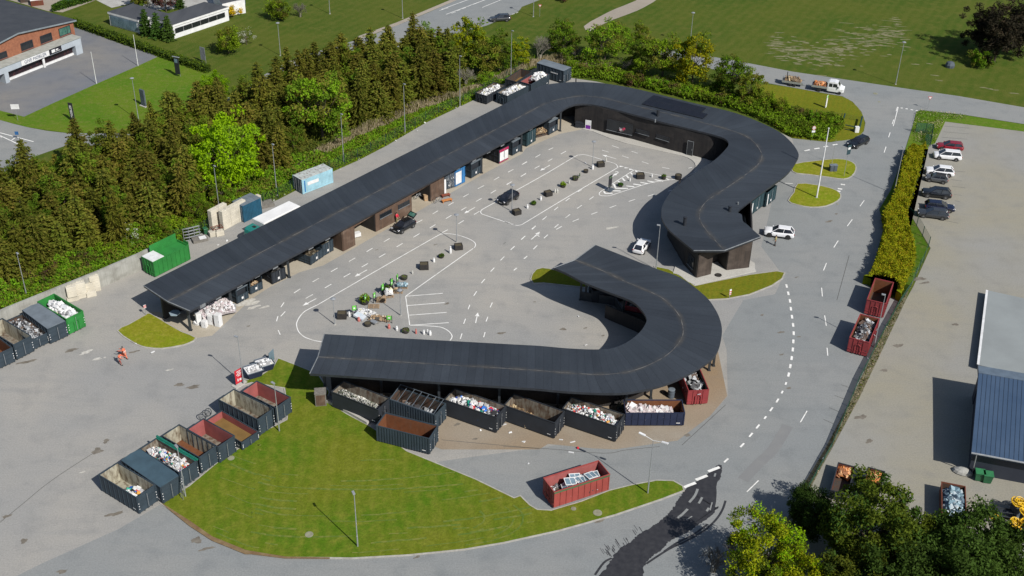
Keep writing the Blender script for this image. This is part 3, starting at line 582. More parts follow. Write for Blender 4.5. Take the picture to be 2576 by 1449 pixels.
# posts of the long arm, bay number boards hanging at the eave
def ipos(px): # point on inner eave nearest a pixel column
    best=min(mr,key=lambda r:abs(Vector((r[2][0],r[2][1]))-Vector(px)).length if 0 else (Vector((r[2][0],r[2][1]))-Vector(px)).length); return best
for k,x,y in (('2',160,1415),('2',765,1100),('2',1605,640),('3',975,1190),('3',1545,880),('3',2100,590),('i',1475,262)):
    c=g(k,x,y); post(main,c[0],c[1],4.15,.15)
for k,x,y in (('2',120,1350),('3',2110,560)): pass
for k,x,y in (('2',1920,195),('2',1400,480),('2',1135,610),('2',875,755),('2',565,925),('2',335,1050),('3',640,1110),('3',870,995),('3',1075,880),('3',1275,780),('3',1465,670),('3',1685,550),('3',2010,380),('4',2260,1170),('4',1960,1335)):
    z=4.05; c=g(k,x,y,z); MB().box(-.45,.45,-.04,.04,-.25,.25).build('bay_sign',K('fascia_metal'),main,(*c,z-.05),math.atan2(ax[20][1]-ax[10][1],ax[20][0]-ax[10][0]))
MB().lathe([(.75,0),(.75,.12)],6).build('wall_panel',M('pale_blue',(.30,.38,.45),None,1,.5),main) .location=(0,0,-5) if 0 else (*g('i',1565,230,2.2),2.2)
# --- canopy posts and low partition ---
for k,x,y in (('j',665,980),('j',1165,975),('j',1680,1090),('j',2215,1115),('k',483,1100),('k',1090,1130),('k',1318,990),('k',1880,700),('k',1840,740),('j',808,885),('j',1300,900),('j',1810,935),('j',2320,965),('k',600,990),('k',1050,1010),('g',690,1395),('g',735,1400),('k',1070,280)):
    c=g(k,x,y); post(low,c[0],c[1],5.4,.14)
lx=[(r[1][0],r[1][1]) for r in lr]
wall(low,[tuple(Vector(o[1][:2])*.7+Vector(o[2][:2])*.3) for o in lr[4:-14]],0,2.1,.14,'dark_cladding','partition')
wall(low,pts('g 700,1400 1000,1449 k 1070,280 1290,320'),0,1.4,.12,'dark_steel','barrier')
# ================= other buildings =================
# furniture shop, top left
M('brick_red',(.30,.12,.065),(.21,.08,.045),2.2,.9); 
shop=empty('furniture_shop',(0,0,0),0,'red brick furniture shop with dark gabled roof and grey shopfront canopy','building')
H1=3.3
c1=g('8',1290,820); c0=g('8',0,1335); e=(Vector(c0)-Vector(c1)); eu=e.normalized(); nu=Vector((eu.y,-eu.x))
if nu.y<0: nu=-nu
def spt(a,d,z=0): v=Vector(c1)+eu*a+nu*d; return (v.x,v.y)
ext=MB(); LEN=e.length+8
ext.prism([spt(0,0),spt(0,3.2),spt(1.6,3.2),spt(1.6,0)],0,H1-.05); ext.prism([spt(1.6,0.0),spt(1.6,.25),spt(LEN,.25),spt(LEN,0)],2.0,H1-.05)
ext.prism([spt(17.7,0),spt(17.7,3.2),spt(18.6,3.2),spt(18.6,0)],0,2.0)
ext.build('shopfront',M('grey_cladding',(.40,.45,.50),(.34,.38,.43),.8,.5),shop)
MB().prism([spt(-.1,-.15),spt(-.1,3.3),spt(LEN,3.3),spt(LEN,-.15)],H1-.05,H1+.05).build('canopy_roof',M('grey_roof',(.38,.39,.36),(.27,.28,.25),1.2,.9),shop)
MB().prism([spt(1.7,1.0),spt(1.7,1.15),spt(17.6,1.15),spt(17.6,1.0)],0,2.6).build('shop_window',M('shop_glass',(.02,.012,.016),(.09,.03,.03),1.2,.15,amt=(.5,.7)),shop)
MB().prism([spt(1.7,.7),spt(1.7,.99),spt(17.6,.99),spt(17.6,.7)],0,.4).build('sill',K('plain_white'),shop)
cpos=spt(9.2,.45); MB().lathe([(.25,0),(.25,3.2)],12).build('column',K('plain_white'),shop,(*cpos,0))
c2=g('8',1140,500); 
EH=6.2
bw=Vector(g('8',1140,290,EH)); du=eu; dn=nu; dw=(bw-Vector(c1)).dot(nu)
def sq(a,d): v=Vector(bw)+du*a+dn*d; return (v.x,v.y)
DP=26
MB().prism([sq(.2,.1),sq(.2,DP),sq(LEN+4,DP),sq(LEN+4,.1)],0,EH-.3).build('wall',K('brick_red'),shop)
# roof: broad low gable, ridge runs away from the viewer
r1=MB(); ra=13.5
p=[sq(-.3,-.4),sq(ra,-.4),sq(2*ra,-.4),sq(-.3,DP),sq(ra,DP),sq(2*ra,DP)]; z=[EH-.25,EH+1.35,EH-.25]*2
vv=[(*p[i],z[i]) for i in range(6)]+[(*p[i],z[i]-.3) for i in range(6)]
r1.add(vv,[(0,1,4,3),(1,2,5,4),(6,9,10,7),(7,10,11,8)],0); r1.add(vv,[(0,6,7,1),(1,7,8,2),(3,4,10,9),(4,5,11,10),(0,3,9,6),(2,8,11,5)],1)
r1.build('roof',[M('slate_roof',(.035,.04,.05),(.05,.055,.065),.5,.8),M('roof_edge',(.22,.26,.29),None,1,.6)],shop)
gb=MB(); q=[sq(.2,.12),sq(ra,.12),sq(2*ra-.5,.12)]; gb.add([(*q[0],EH-.32),(*q[2],EH-.32),(*q[1],EH+1.0)],[(0,1,2)]); gb.build('gable',K('brick_red'),shop)
def swin(a0,a1,z0,z1,mat='glass_dark'):
    P=Vector(sq(a1,.05)); ang=math.atan2(-du.y,-du.x); L=a1-a0; h=z1-z0
    f=MB(); f.box(0,L,-.08,.0,0,.1); f.box(0,L,-.08,0,h-.1,h); f.box(0,.1,-.08,0,.1,h-.1); f.box(L-.1,L,-.08,0,.1,h-.1); f.box(L*.7,L*.7+.08,-.08,0,.1,h-.1)
    fo=f.build('window',K('anthracite'),shop,(P.x,P.y,z0),ang); MB().box(.1,L-.1,-.04,.02,.1,h-.1).build('pane',K(mat),fo); MB().box(-.1,L+.1,-.2,-.081,-.12,0).build('sill',M('sill_red',(.22,.1,.08)),fo)
M('glass_green',(.02,.09,.075),(.10,.2,.16),1.5,.1)
swin(1.2,4.0,3.7,5.3,'glass_green'); swin(5.8,8.6,3.7,5.2); swin(10.4,13.2,3.7,5.2); swin(16.5,22.5,3.7,4.9)
for a,d in ((14,6),(13,10)): MB().box(-1.0,1.0,-.4,.4,0,.15).build('skylight',M('skylight',(.3,.33,.33),None,1,.4),shop,(*sq(a,d),EH+1.15),math.atan2(du.y,du.x))
def sign_text(txt,size,parent,loc,rot,mat,sx=1,name='lettering',ext=.01):
    cu=bpy.data.curves.new('t','FONT'); cu.body=txt; cu.size=size; cu.extrude=ext; cu.align_x='CENTER'; cu.align_y='CENTER'; cu.resolution_u=2
    t=bpy.data.objects.new('t',cu); COL.objects.link(t); dg=bpy.context.evaluated_depsgraph_get(); me=bpy.data.meshes.new_from_object(t.evaluated_get(dg)); bpy.data.objects.remove(t)
    me.materials.clear(); me.materials.append(mat); o=bpy.data.objects.new(name,me); COL.objects.link(o); o.location=loc; o.rotation_euler=rot; o.scale=(sx,1,1)
    if parent: o.parent=parent
    return o
black=M('sign_black',(.02,.02,.03),None,1,.5)
angs=math.atan2(-eu.y,-eu.x)
def board(a0,a1,z0,z1,mat,name,off=.1):
    P=Vector(c1)+eu*a1-nu*off; o=MB().box(0,a1-a0,-.05,.04,0,z1-z0).build(name,mat,shop,(P.x,P.y,z0),angs); return o
s_=board(8.0,14.6,2.15,3.15,K('plain_white'),'name_board'); sign_text('GIVE MØBLER',.95,s_,(3.3,-.07,.5),(PI/2,0,0),M('letter_blue',(.10,.13,.2),None,1,.5),.9)
s2=board(5.0,7.9,2.2,3.25,black,'logo_board'); MB().box(.5,1.3,-.07,-.05,.2,.8).box(1.5,2.1,-.07,-.05,.45,.7).box(1.4,2.5,-.07,-.05,.22,.3).build('logo',K('plain_white'),s2)
# white low building
low2=empty('white_bungalow',(0,0,0),0,'low white flat-roofed office with dark felt roof and ribbon windows','building')
WH=3.0
q=lambda x,y,h=WH:g('a',x,y,h)
rp_=[q(960,105),q(1190,30),q(1450,105),q(1510,118),q(1830,15),q(2050,60),q(1545,225),q(1335,150),q(1235,180)]
MB().prism(offset(rp_,-.15),0,WH-.45).build('wall',M('white_render',(.72,.73,.74),(.6,.61,.62),.8,.8),low2)
MB().prism(rp_,WH-.45,WH-.02,0,1).build('roof',[K('plain_white'),K('roofing_felt') if 0 else M('felt_flat',(.045,.05,.06),(.07,.075,.085),.4,.9,sc3=(1,.2,1))],low2)
bb=[q(1830,15),q(1900,-60),q(2200,-60),q(2190,-5),q(2050,60)]
MB().prism([g('a',1990,40,2.9),g('a',1900,-80,2.9),g('a',2150,-120,2.9),g('a',2190,0,2.9),g('a',2120,10,2.9)],0,3.0,0,1).build('annex',[K('plain_white'),K('felt_flat')],low2)
def strip_win(a,b,z0,z1,n,mat='glass_dark',o=.10):
    A,B=Vector(a),Vector(b); d=(B-A).normalized(); nn_=Vector((d.y,-d.x)); L=(B-A).length; ang=math.atan2(d.y,d.x); P=A+nn_*o
    for i in range(n):
        w0=L/n; fo=MB().box(.06,w0-.06,-.04,.03,0,z1-z0).build('window',K(mat),low2,(P.x+d.x*w0*i,P.y+d.y*w0*i,z0),ang)
off_=offset(rp_,-.15); 
def gp(x,y): return g('a',x,y,0)
M('glass_blue',(.10,.16,.2),(.18,.26,.32),.7,.15)
def near(pt): return min(off_,key=lambda p:(Vector(p)-Vector(pt)).length)
n6,n7,n8,n0=near(q(1545,225)),near(q(2050,60)),near(q(1235,180)),near(q(960,105))
strip_win(lerp(n6,n7,.02),lerp(n6,n7,.93),1.1,2.1,6); strip_win(lerp(n0,n8,.06),lerp(n0,n8,.94),.3,2.3,7,'glass_blue')
sb=MB().box(-1.8,1.8,-.06,0,0,1.4).build('name_board',K('letter_blue'),low2,(*g('a',2140,50,1.2),1.1),math.atan2(n7[1]-n6[1],n7[0]-n6[0])); MB().box(-1.65,1.65,-.08,-.061,.15,1.25).build('board_face',K('plain_white'),sb)
# big shed at the right
sh=empty('metal_shed',(0,0,0),0,'metal shed with blue ribbed roof and a low pale grey platform behind it','building')
ZR=6.0
r0=g('l',2165,700,ZR+.6); r1_=g('l',2225,-10,5.2) ; 
ra_=g('h',2245,1310,.9); rb_=g('l',2165,690,.9)
MB().prism([ra_,rb_,g('l',2900,860,.9),g('h',3100,1500,.9)],.6,.9,0,1).build('loading_platform',[K('fascia_metal'),M('pale_felt',(.25,.275,.28),(.21,.23,.235),.25,.9)],sh)
iw=offset([ra_,rb_,g('l',2900,860,.9),g('h',3100,1500,.9)],-.3); MB().prism(iw,0,.6).build('wall',K('dark_cladding'),sh)
def rib():
    m,nt,b,pos=base('blue_ribbed_metal',.45,.3)
    col=_mix(nt,_ramp(nt,_noise(nt,pos,.3,4),.3,.7),(.055,.095,.165),(.075,.12,.195)); nt.links.new(col,b.inputs['Base Color']); MC['blue_ribbed_metal']=m; return m
rib()
ZT,ZB=4.7,3.6
t0,t1=g('l',2170,765,ZT),g('l',2576,835,ZT); b0,b1=g('p',2105,345,ZB),g('p',2576,447,ZB)
ee=(Vector(t1)-Vector(t0)).normalized(); t1=tuple(Vector(t0)+ee*34); b1=tuple(Vector(b0)+ee*34)
br=MB(); br.add([(*t0,ZT),(*t1,ZT),(*b1,ZB),(*b0,ZB)],[(0,3,2,1)]); br.add([(*t0,ZT-.25),(*t1,ZT-.25),(*b1,ZB-.25),(*b0,ZB-.25)],[(0,1,2,3)])
br.build('metal_roof',K('blue_ribbed_metal'),sh)
for i in range(68):
    t=i*.5/34; A=Vector((*lerp(t0,t1,t),ZT+.005)); B_=Vector((*lerp(b0,b1,t),ZB+.005))
    if i==0: rbm=MB()
    rbm.tube(A,B_,.035,4)
rbm.build('roof_ribs',M('rib_blue',(.03,.05,.09),None,1,.5),sh)
gut=MB(); gut.tube((*b0,ZB-.02),(*b1,ZB-.02),.11,8); gut.build('gutter',K('galvanised'),sh)
bk=tuple(Vector(t0)+Vector((-ee.y,ee.x))*0.0); up0,up1=g('l',2165,700,ZT),tuple(Vector(g('l',2165,700,ZT))+ee*34)
cp2=MB(); cp2.prism([up0,up1,t1,t0],ZT-.5,ZT+.06); cp2.build('ridge_cap',M('cap_blue',(.12,.16,.21),None,1,.5),sh)
wl=MB(); ww=[tuple(Vector(t0)+ee*.4),tuple(Vector(t0)+ee*34),tuple(Vector(b0)+ee*34+Vector((-ee.y,ee.x))*.9),tuple(Vector(b0)+ee*.4+Vector((-ee.y,ee.x))*.9)]
wl.prism(ww,0,3.4); wl.build('lower_wall',M('navy_cladding',(.02,.026,.042),(.028,.034,.05),.5,.6),sh)
ug=MB(); uq=[tuple(Vector(up0)+ee*.3),tuple(Vector(up0)+ee*34),tuple(Vector(t1)),tuple(Vector(t0)+ee*.3)]; ug.prism(uq,0,ZT-.5); ug.build('upper_wall',K('navy_cladding'),sh)
dq=g('p',2112,530,0); MB().tube((*tuple(Vector(b0)+ee*.6),3.5),(*dq,0),.06).build('downpipe',K('galvanised'),sh)
tr_=MB(); p0,p1=ra_,rb_
tr_.strip([p0,p1],.3,.93); tr_.build('roof_edging',K('plain_white'),sh)
# boundary wall at the left
cw=empty('concrete_wall',(0,0,0),0,'grey stained concrete retaining wall behind the left container yard','wall')
wp=pts('P -420,905 0,829 28,816 251,724 351,680 423,645')
wood('stained_concrete',(.35,.35,.325),(.27,.27,.245),(.18,.175,.155))
for i,(a,b) in enumerate(zip(wp,wp[1:])): wall(cw,[a,b],0,2.7,.3,'stained_concrete','wall_panel')
# ================= CONTAINERS =================
rusty('skip_dark',(.028,.045,.062),.12); rusty('skip_darker',(.018,.023,.032),.08); rusty('skip_red',(.26,.035,.04),.1); rusty('skip_pale_red',(.30,.055,.048),.2)
rusty('skip_navy',(.012,.02,.055),.15); rusty('skip_green',(.02,.20,.035),.04); rusty('skip_teal',(.020,.052,.065),.1); rusty('skip_grey',(.075,.095,.12),.1)
rusty('in_white',(.40,.38,.30),.46,(.15,.11,.07)); rusty('in_rust',(.16,.07,.035),.6,(.20,.07,.025)); rusty('in_red',(.32,.09,.085),.28); rusty('in_grey',(.24,.22,.18),.5,(.13,.08,.05)); rusty('in_dark',(.05,.045,.04),.5,(.10,.05,.03))
rusty('deep_blue',(.012,.085,.15),.08); rusty('iso_blue',(.33,.56,.66),.16,(.15,.07,.045)); rusty('iso_roof',(.46,.50,.49),.42,(.15,.07,.04)); rusty('lid_grey',(.15,.18,.21),.08); rusty('lid_blue',(.045,.085,.115),.06); rusty('rust_water',(.20,.12,.035),.3,(.10,.05,.015))
rusty('rust_red',(.14,.03,.02),.5)
HC={}
def hm_(c): 
    k='w%02d%02d%02d'%tuple(int(x*99) for x in c)
    return M('waste_'+k,c,tuple(x*.8 for x in c),3,.7,grime=.05)
WHITE=[(.72,.72,.72),(.6,.62,.65),(.8,.8,.8),(.45,.45,.46),(.7,.7,.7)]
PAL={'mixed':WHITE*3+[(.03,.03,.035),(.1,.1,.11),(.03,.12,.5),(.55,.05,.04),(.02,.3,.22),(.6,.3,.05),(.3,.25,.18)],
'white':WHITE*3+[(.25,.25,.26),(.62,.6,.4)],'cans':[(.5,.5,.5),(.65,.66,.62),(.10,.12,.08),(.3,.32,.3),(.05,.05,.05),(.42,.4,.35)],
'scrap':[(.05,.05,.055),(.09,.09,.1),(.2,.21,.22),(.42,.44,.46),(.12,.08,.06),(.03,.03,.035),(.55,.57,.6)],
'bags':[(.55,.5,.5),(.62,.6,.6),(.45,.38,.4),(.68,.68,.7),(.52,.44,.46)],'tyres':[(.02,.02,.02),(.03,.028,.028),(.05,.045,.045),(.015,.015,.018)],
'wood':[(.35,.24,.13),(.22,.15,.09),(.14,.1,.07),(.42,.33,.2)],'colour':WHITE*2+[(.6,.02,.03),(.02,.16,.6),(.02,.06,.35),(.05,.05,.06),(.02,.3,.22),(.1,.1,.1),(.3,.3,.3)],
'cardboard':[(.34,.23,.13),(.42,.3,.18),(.25,.17,.1),(.55,.5,.42),(.1,.09,.08)],'film':[(.16,.26,.32),(.3,.42,.48),(.1,.15,.2),(.45,.52,.56)],'clothes':[(.42,.03,.08),(.6,.5,.5),(.25,.25,.3),(.5,.5,.52),(.1,.1,.12)],'orange':[(.62,.22,.06),(.7,.4,.2),(.3,.12,.05)],'soil':[(.1,.08,.05),(.15,.12,.08),(.22,.2,.15)]}
def heap(name,label,cat,x0,x1,y0,y1,z0,top,n,pal,loc,rz,s=(.12,.4),slope=None,seed=1,flat=.35,cover=None):
    """loose load: base mound + many small crumpled pieces"""
    r=random.Random(seed); b=MB(); cols=PAL[pal]; mats=[hm_(c) for c in cols]+[hm_(tuple(v*.5 for v in cols[0]))]
    hgt=lambda u,v:(1-.55*(2*v-1)**2)*(slope(u) if slope else 1-.25*(2*u-1)**2)
    NX,NY=10,5; vs=[]
    for i in range(NX+1):
        for j in range(NY+1):
            u,v=i/NX,j/NY; vs.append((x0+(x1-x0)*u,y0+(y1-y0)*v,z0+(top-z0)*hgt(u,v)*r.uniform(.75,.95)))
    b.add(vs,[(i*(NY+1)+j,(i+1)*(NY+1)+j,(i+1)*(NY+1)+j+1,i*(NY+1)+j+1) for i in range(NX) for j in range(NY)],len(cols))
    for _ in range(n):
        u,v=r.random(),r.random(); sz=r.uniform(*s)*(2.0 if r.random()<.05 and s[1]<.5 else 1); z=z0+(top-z0)*hgt(u,v)*r.uniform(.86,1.06)
        X=min(max(x0+(x1-x0)*u,x0+sz*.5),x1-sz*.5); Y=min(max(y0+(y1-y0)*v,y0+sz*.5),y1-sz*.5)
        T=TR(X,Y,z,r.uniform(-.8,.8),r.uniform(-.8,.8),r.uniform(0,6.3))
        k=r.random(); ci=r.randrange(len(cols))
        if pal in('bags','white','film','mixed','clothes') and k<.5:
            n0=len(b.v); vv=[]; fs=[]
            for a in range(6):
                for q in range(3): ph=(q-1)*.8; rr=sz*.5*math.cos(ph)*r.uniform(.7,1.2); vv.append(T@Vector((rr*math.cos(a*PI/3),rr*math.sin(a*PI/3),sz*.42*math.sin(ph)*r.uniform(.7,1.2))))
            for a in range(6):
                c=(a+1)%6
                for q in range(2): fs.append((a*3+q,c*3+q,c*3+q+1,a*3+q+1))
            fs.append(tuple(a*3+2 for a in range(6))); b.add(vv,fs,ci)
        elif pal=='tyres':
            rr=r.uniform(.28,.36); m=10; vv=[]; fs=[]
            for a in range(m):
                for q in range(6): vv.append(T@Vector(((rr-.09+.09*math.cos(q*PI/3))*math.cos(a*2*PI/m),(rr-.09+.09*math.cos(q*PI/3))*math.sin(a*2*PI/m),.09*math.sin(q*PI/3))))
            for a in range(m):
                for q in range(6): fs.append((a*6+q,((a+1)%m)*6+q,((a+1)%m)*6+(q+1)%6,a*6+(q+1)%6))
            b.add(vv,fs,ci)
        elif pal in('scrap','wood','cardboard') and k<.6: b.obox(T,sz*r.uniform(1,2.4),sz*r.uniform(.25,1.2),.05 if pal!='wood' else .06,ci)
        elif pal=='cans': b.obox(T,sz,sz*.6,sz*.6,ci)
        else: b.obox(T,sz,sz*r.uniform(.5,1.1),sz*r.uniform(flat,.9),ci)
    return b.build(name,mats,None,(loc[0],loc[1],loc[2] if len(loc)>2 else 0),rz,label=label,cat=cat,kind='stuff')
def frame2(A,B,L=None,W=2.5,anchor='A',right=False):
    """centre and heading of a box whose long edge runs A->B and whose body lies to the left of it"""
    a,b=Vector(A),Vector(B); d=(b-a).normalized(); n=Vector((-d.y,d.x))*(-1 if right else 1); l=(b-a).length if L is None else L
    if anchor=='B': a=b-d*l
    c=a+d*l/2+n*W/2; return (c.x,c.y),math.atan2(d.y,d.x),l
def skip(label,A,B,H=2.4,W=2.5,L=None,anchor='A',right=False,out='skip_dark',inn='in_white',style='panel',lid=None,door=1,load=None,floor=None,marks=True,group='open waste containers',name='waste_container',low=None,hook=-1,ladder=False):
    (cx,cy),rz,L=frame2(A,B,L,W,anchor,right)
    t=empty(name,(cx,cy,0),rz,label,'container',group)
    h=.18; x,y=L/2,W/2; b=MB(); wt=.07
    b.box(-x,x,-y,y,h,h+.08); b.box(-x,x,-y,-y+wt,h+.08,H-.1); b.box(-x,x,y-wt,y,h+.08,H-.1); b.box(-x,-x+wt,-y+wt,y-wt,h+.08,H-.1); 
    n=int(L/(.34 if style=='rib' else .75)); 
    for s in (-1,1):
        for i in range(n+1):
            xx=-x+.05+(L-.1)*i/n; w_=.09 if style=='rib' else .035
            if style!='flat': b.box(xx-w_,xx+w_,min(s*y,s*(y+.06)),max(s*y,s*(y+.06)),h+.05,H-.12)
        if style in('grid',): b.box(-x,x,min(s*(y+.0),s*(y+.05)),max(s*y,s*(y+.05)),h+(H-h)*.5-.04,h+(H-h)*.5+.04)
    for i in range(1,4 if style!='rib' else 6):
        k=4 if style!='rib' else 6; yy=-y+W*i/k; b.box(-x-.06,-x,yy-.05,yy+.05,h,H-.12)
    b.box(-x-.05,-x,-y,y,h+.5,h+.58)
    b.build('body',K(out),t)
    rb=MB(); e=.05
    for s in (-1,1): rb.box(-x-e,x+e,min(s*y-e,s*y+e),max(s*y-e,s*y+e),H-.1,H)
    rb.box(-x-e,-x+e,-y+e,y-e,H-.1,H); rb.box(x-e,x+e,-y+e,y-e,H-.1,H)
    rb.build('rim',K(out),t)
    if not lid:
        li=MB(); o=.012
        li.box(-x+wt,x-wt,-y+wt,-y+wt+o,h+.09,H-.1); li.box(-x+wt,x-wt,y-wt-o,y-wt,h+.09,H-.1); li.box(-x+wt,-x+wt+o,-y+wt+o,y-wt-o,h+.09,H-.1); li.box(x-wt-o,x-wt,-y+wt+o,y-wt-o,h+.09,H-.1)
        li.build('lining',K(inn),t); MB().box(-x+wt+.02,x-wt-.02,-y+wt+.02,y-wt-.02,h+.09,h+.10).build('floor_plate',K(floor or inn),t)
    d=MB(); d.box(x-wt,x,-y+wt,y-wt,h+.08,H-.1); 
    for yy in (-y+.08,-.06,.06,y-.08): d.box(x,x+.07,yy-.045,yy+.045,h,H-.12)
    for zz in (.35,.65,.9) if H>1.5 else (.6,): d.box(x,x+.045,-y+.1,y-.1,h+(H-h)*zz-.04,h+(H-h)*zz+.03)
    dd=d.build('end_door',K(out),t); MB().tube((x+.1,.0,h+.2),(x+.1,0,H-.3),.025,6).build('lock_bar',K('galvanised'),dd)
    hk=MB(); s=hook
    X=s*(x+.1)
    if H>1.5:
        hk.tube((X,-.35,h+.1),(X,-.35,H*.62),.05,6); hk.tube((X,.35,h+.1),(X,.35,H*.62),.05,6); hk.tube((X,-.35,H*.62),(X,0,H*.7),.05,6); hk.tube((X,.35,H*.62),(X,0,H*.7),.05,6)
        hk.build('lifting_hook',K(out),t)
    for s in (-1,1):
        MB().box(-x,x,s*.5-.06,s*.5+.06,.05,h-.001).build('skid',K('dark_steel'),t); 
        for xx in (-x+.25,x-.25): MB().tube((xx,s*.85-.1,.1),(xx,s*.85+.1,.1),.1,10).build('roller',K('dark_steel'),t)
    if ladder:
        l=MB()
        for i in range(5): l.tube((-x-.11,y-.7,h+.4+i*.35),(-x-.11,y-.3,h+.4+i*.35),.02,5)
        l.tube((-x-.11,y-.7,h+.3),(-x-.11,y-.7,H-.2),.02,5); l.tube((-x-.11,y-.3,h+.3),(-x-.11,y-.3,H-.2),.02,5); l.build('ladder',K('galvanised' if out!='skip_green' else out),t)
    if marks:
        m=MB()
        for s in (-1,1):
            for zz in (.3,.5,.7): m.box(x+.071,x+.075,s*(y-.08)-.045,s*(y-.08)+.045,h+(H-h)*zz*.8,h+(H-h)*zz*.8+.12)
        m.box(x-.9,x-.45,-y-.065,-y-.062,h+.35,h+.45); m.build('reflector_marks',K('plain_white'),t)
    if lid:
        l=MB(); l.add([(-x,-y,H),(x,-y,H),(x,0,H+.14),(-x,0,H+.14),(x,y,H),(-x,y,H)],[(0,1,2,3),(3,2,4,5),(0,3,5),(1,4,2)]); lo=l.build('lid',K(lid),t)
        hb=MB(); 
        for i in range(1,4): hb.box(-x+L*i/4-.03,-x+L*i/4+.03,-y+.02,y-.02,H+.02,H+.16)
        hb.build('lid_brace',K(lid),lo) if 0 else None
    if load:
        lb,cat,pal,n,x0,x1,top,sz,sl=(load+(None,)*9)[:9]
        heap('waste_load',lb,cat,-x+L*x0+wt+.03,-x+L*x1-wt-.03,-y+wt+.03,y-wt-.03,h+.12,top,n,pal,(cx,cy,0),rz,sz or (.12,.4),sl,seed=int(cx*7)%97)
    return t,(cx,cy),rz,L
def top(k,x,y,H): return g(k,x,y,H)
Z=2.5
dn=lambda u:1-.75*u
# --- row on the left edge of the lawn ---
skip('open dark container, nearest of the row beside the lawn, pale inside with mixed junk',top('m',885,540,Z),top('m',1222,745,Z),Z,out='skip_dark',load=('mixed household junk in the nearest pale-lined container','junk','mixed',120,.42,1,1.1,(.2,.6)))
skip('dark blue container with closed flat lid, second of the row beside the lawn',top('m',1085,410,Z),top('m',1437,655,Z),Z,lid='lid_blue',group='waste containers')
t,c_,rz,L=skip('dark container heaped with bright packaging below a rolled green tarpaulin',top('m',1250,310,Z),top('m',1605,520,Z),Z,inn='in_grey',load=('bright mixed plastic packaging filling the tarpaulin container','packaging','mixed',480,0,1,2.3,(.1,.34)))
tb=MB(); tb.tube((-L/2-.1,1.28,2.62),(L/2+.1,1.28,2.62),.13,8); tb.add([(-L/2,1.25,2.6),(L/2,1.25,2.6),(L/2,1.02,2.53),(-L/2,1.02,2.53)],[(0,1,2,3)]); tb.build('tarpaulin',M('tarp_green',(.01,.16,.11),(.008,.1,.07),2,.5),None,(*c_,0),rz,label='rolled dark green tarpaulin lying on the far rim of the packaging container',cat='tarpaulin')
skip('empty dark container with stained cream inside, fourth of the row beside the lawn',top('m',1450,190,Z),top('m',1785,385,Z),Z,floor='in_rust')
skip('empty dark container with dusty red inside between cream-lined and flat one',top('m',1672,135,Z),top('m',1950,292,Z),Z,inn='in_red',floor='in_grey')
skip('shallow flat container holding rusty rain water beside the lawn',top('i',1838,1192,1.3),top('i',2165,1385,1.3),1.3,inn='in_red',floor='rust_water')
skip('tall empty dark container with cream inside beside the lamp on the lawn',top('i',1955,1000,Z+.1),top('i',2308,1180,Z+.1),Z+.1,floor='in_grey')
skip('empty dark container with red ribbed inside, far end of the lawn row',top('i',2165,925,Z-.1),top('i',2469,1075,Z-.1),Z-.1,inn='in_red',floor='in_grey')
# --- row below the curved canopy ---
skip('dark container half filled with crushed cans at the left end of the canopy',top('j',715,930,Z),top('j',1130,1090,Z),Z,inn='in_grey',out='skip_darker',style='flat',hook=1,load=('crushed cans and bottles in the first canopy container','cans','cans',700,0,.88,1.95,(.1,.2),lambda u:1-.35*u))
t,c_,rz,L=skip('dark ribbed container with raised grey lid bars, second below the canopy',top('j',1225,995,Z),top('j',1640,1140,Z),Z,inn='in_dark',style='rib',hook=1,load=('dark sheet metal and one white panel under the lid bars','scrap','scrap',60,.1,.95,1.3,(.3,.8)))
lb=MB()
for i in range(7):
    xx=-L/2+.2+(L-.4)*i/6; lb.tube((xx,-1.2,2.52),(xx,1.15,3.1),.045,5)
lb.tube((-L/2+.2,1.15,3.1),(L/2-.2,1.15,3.1),.045,5); lb.tube((-L/2+.2,-1.2,2.52),(L/2-.2,-1.2,2.52),.045,5); lb.build('lid_frame',K('skip_grey'),t)
skip('dark container full of coloured hard plastic, third below the canopy',top('j',1725,1000,Z),top('j',2190,1160,Z),Z,inn='in_grey',out='skip_darker',style='flat',hook=1,load=('coloured hard plastic with a bright blue barrel on top','plastic','colour',190,0,1,2.3,(.2,.6)))
skip('nearly empty dark container with old branches, fourth below the canopy',top('j',2260,1050,Z),top('k',460,1210,Z),Z,inn='in_grey',out='skip_darker',style='flat',hook=1,load=('withered brown branches in the nearly empty container','garden waste','wood',90,0,.5,1.5,(.1,.35),dn))
skip('dark container heaped with white plastic foam, fifth below the canopy',top('k',530,1080,Z),top('k',1012,1240,Z),Z,inn='in_grey',out='skip_darker',style='flat',hook=1,load=('white plastic tubs and foam heaped in the fifth container','plastic','mixed',520,0,.95,2.45,(.12,.38)))
skip('navy container with ladder ribs and brown inside filled with film bags',top('k',1097,1120,2.1),top('k',1612,1120,2.1),2.1,inn='in_rust',out='skip_navy',style='grid',L=7.0,hook=1,load=('pale plastic film bags in the navy container','bags','bags',230,0,.85,1.95,(.25,.7),lambda u:1-.3*u))
skip('bright red container with metal scrap, partly below the canopy end',top('k',1840,912,2.3),top('k',1765,735,2.3),2.3,inn='in_dark',out='skip_red',L=6.2,door=1,marks=False,load=('dark metal scrap in the bright red container','scrap','scrap',160,0,1,2.0,(.2,.6)))
skip('dark ribbed container with rust red inside standing on the lawn edge',top('j',1117,1232,Z),top('j',1590,1350,Z),Z,inn='in_rust',style='rib',hook=1)
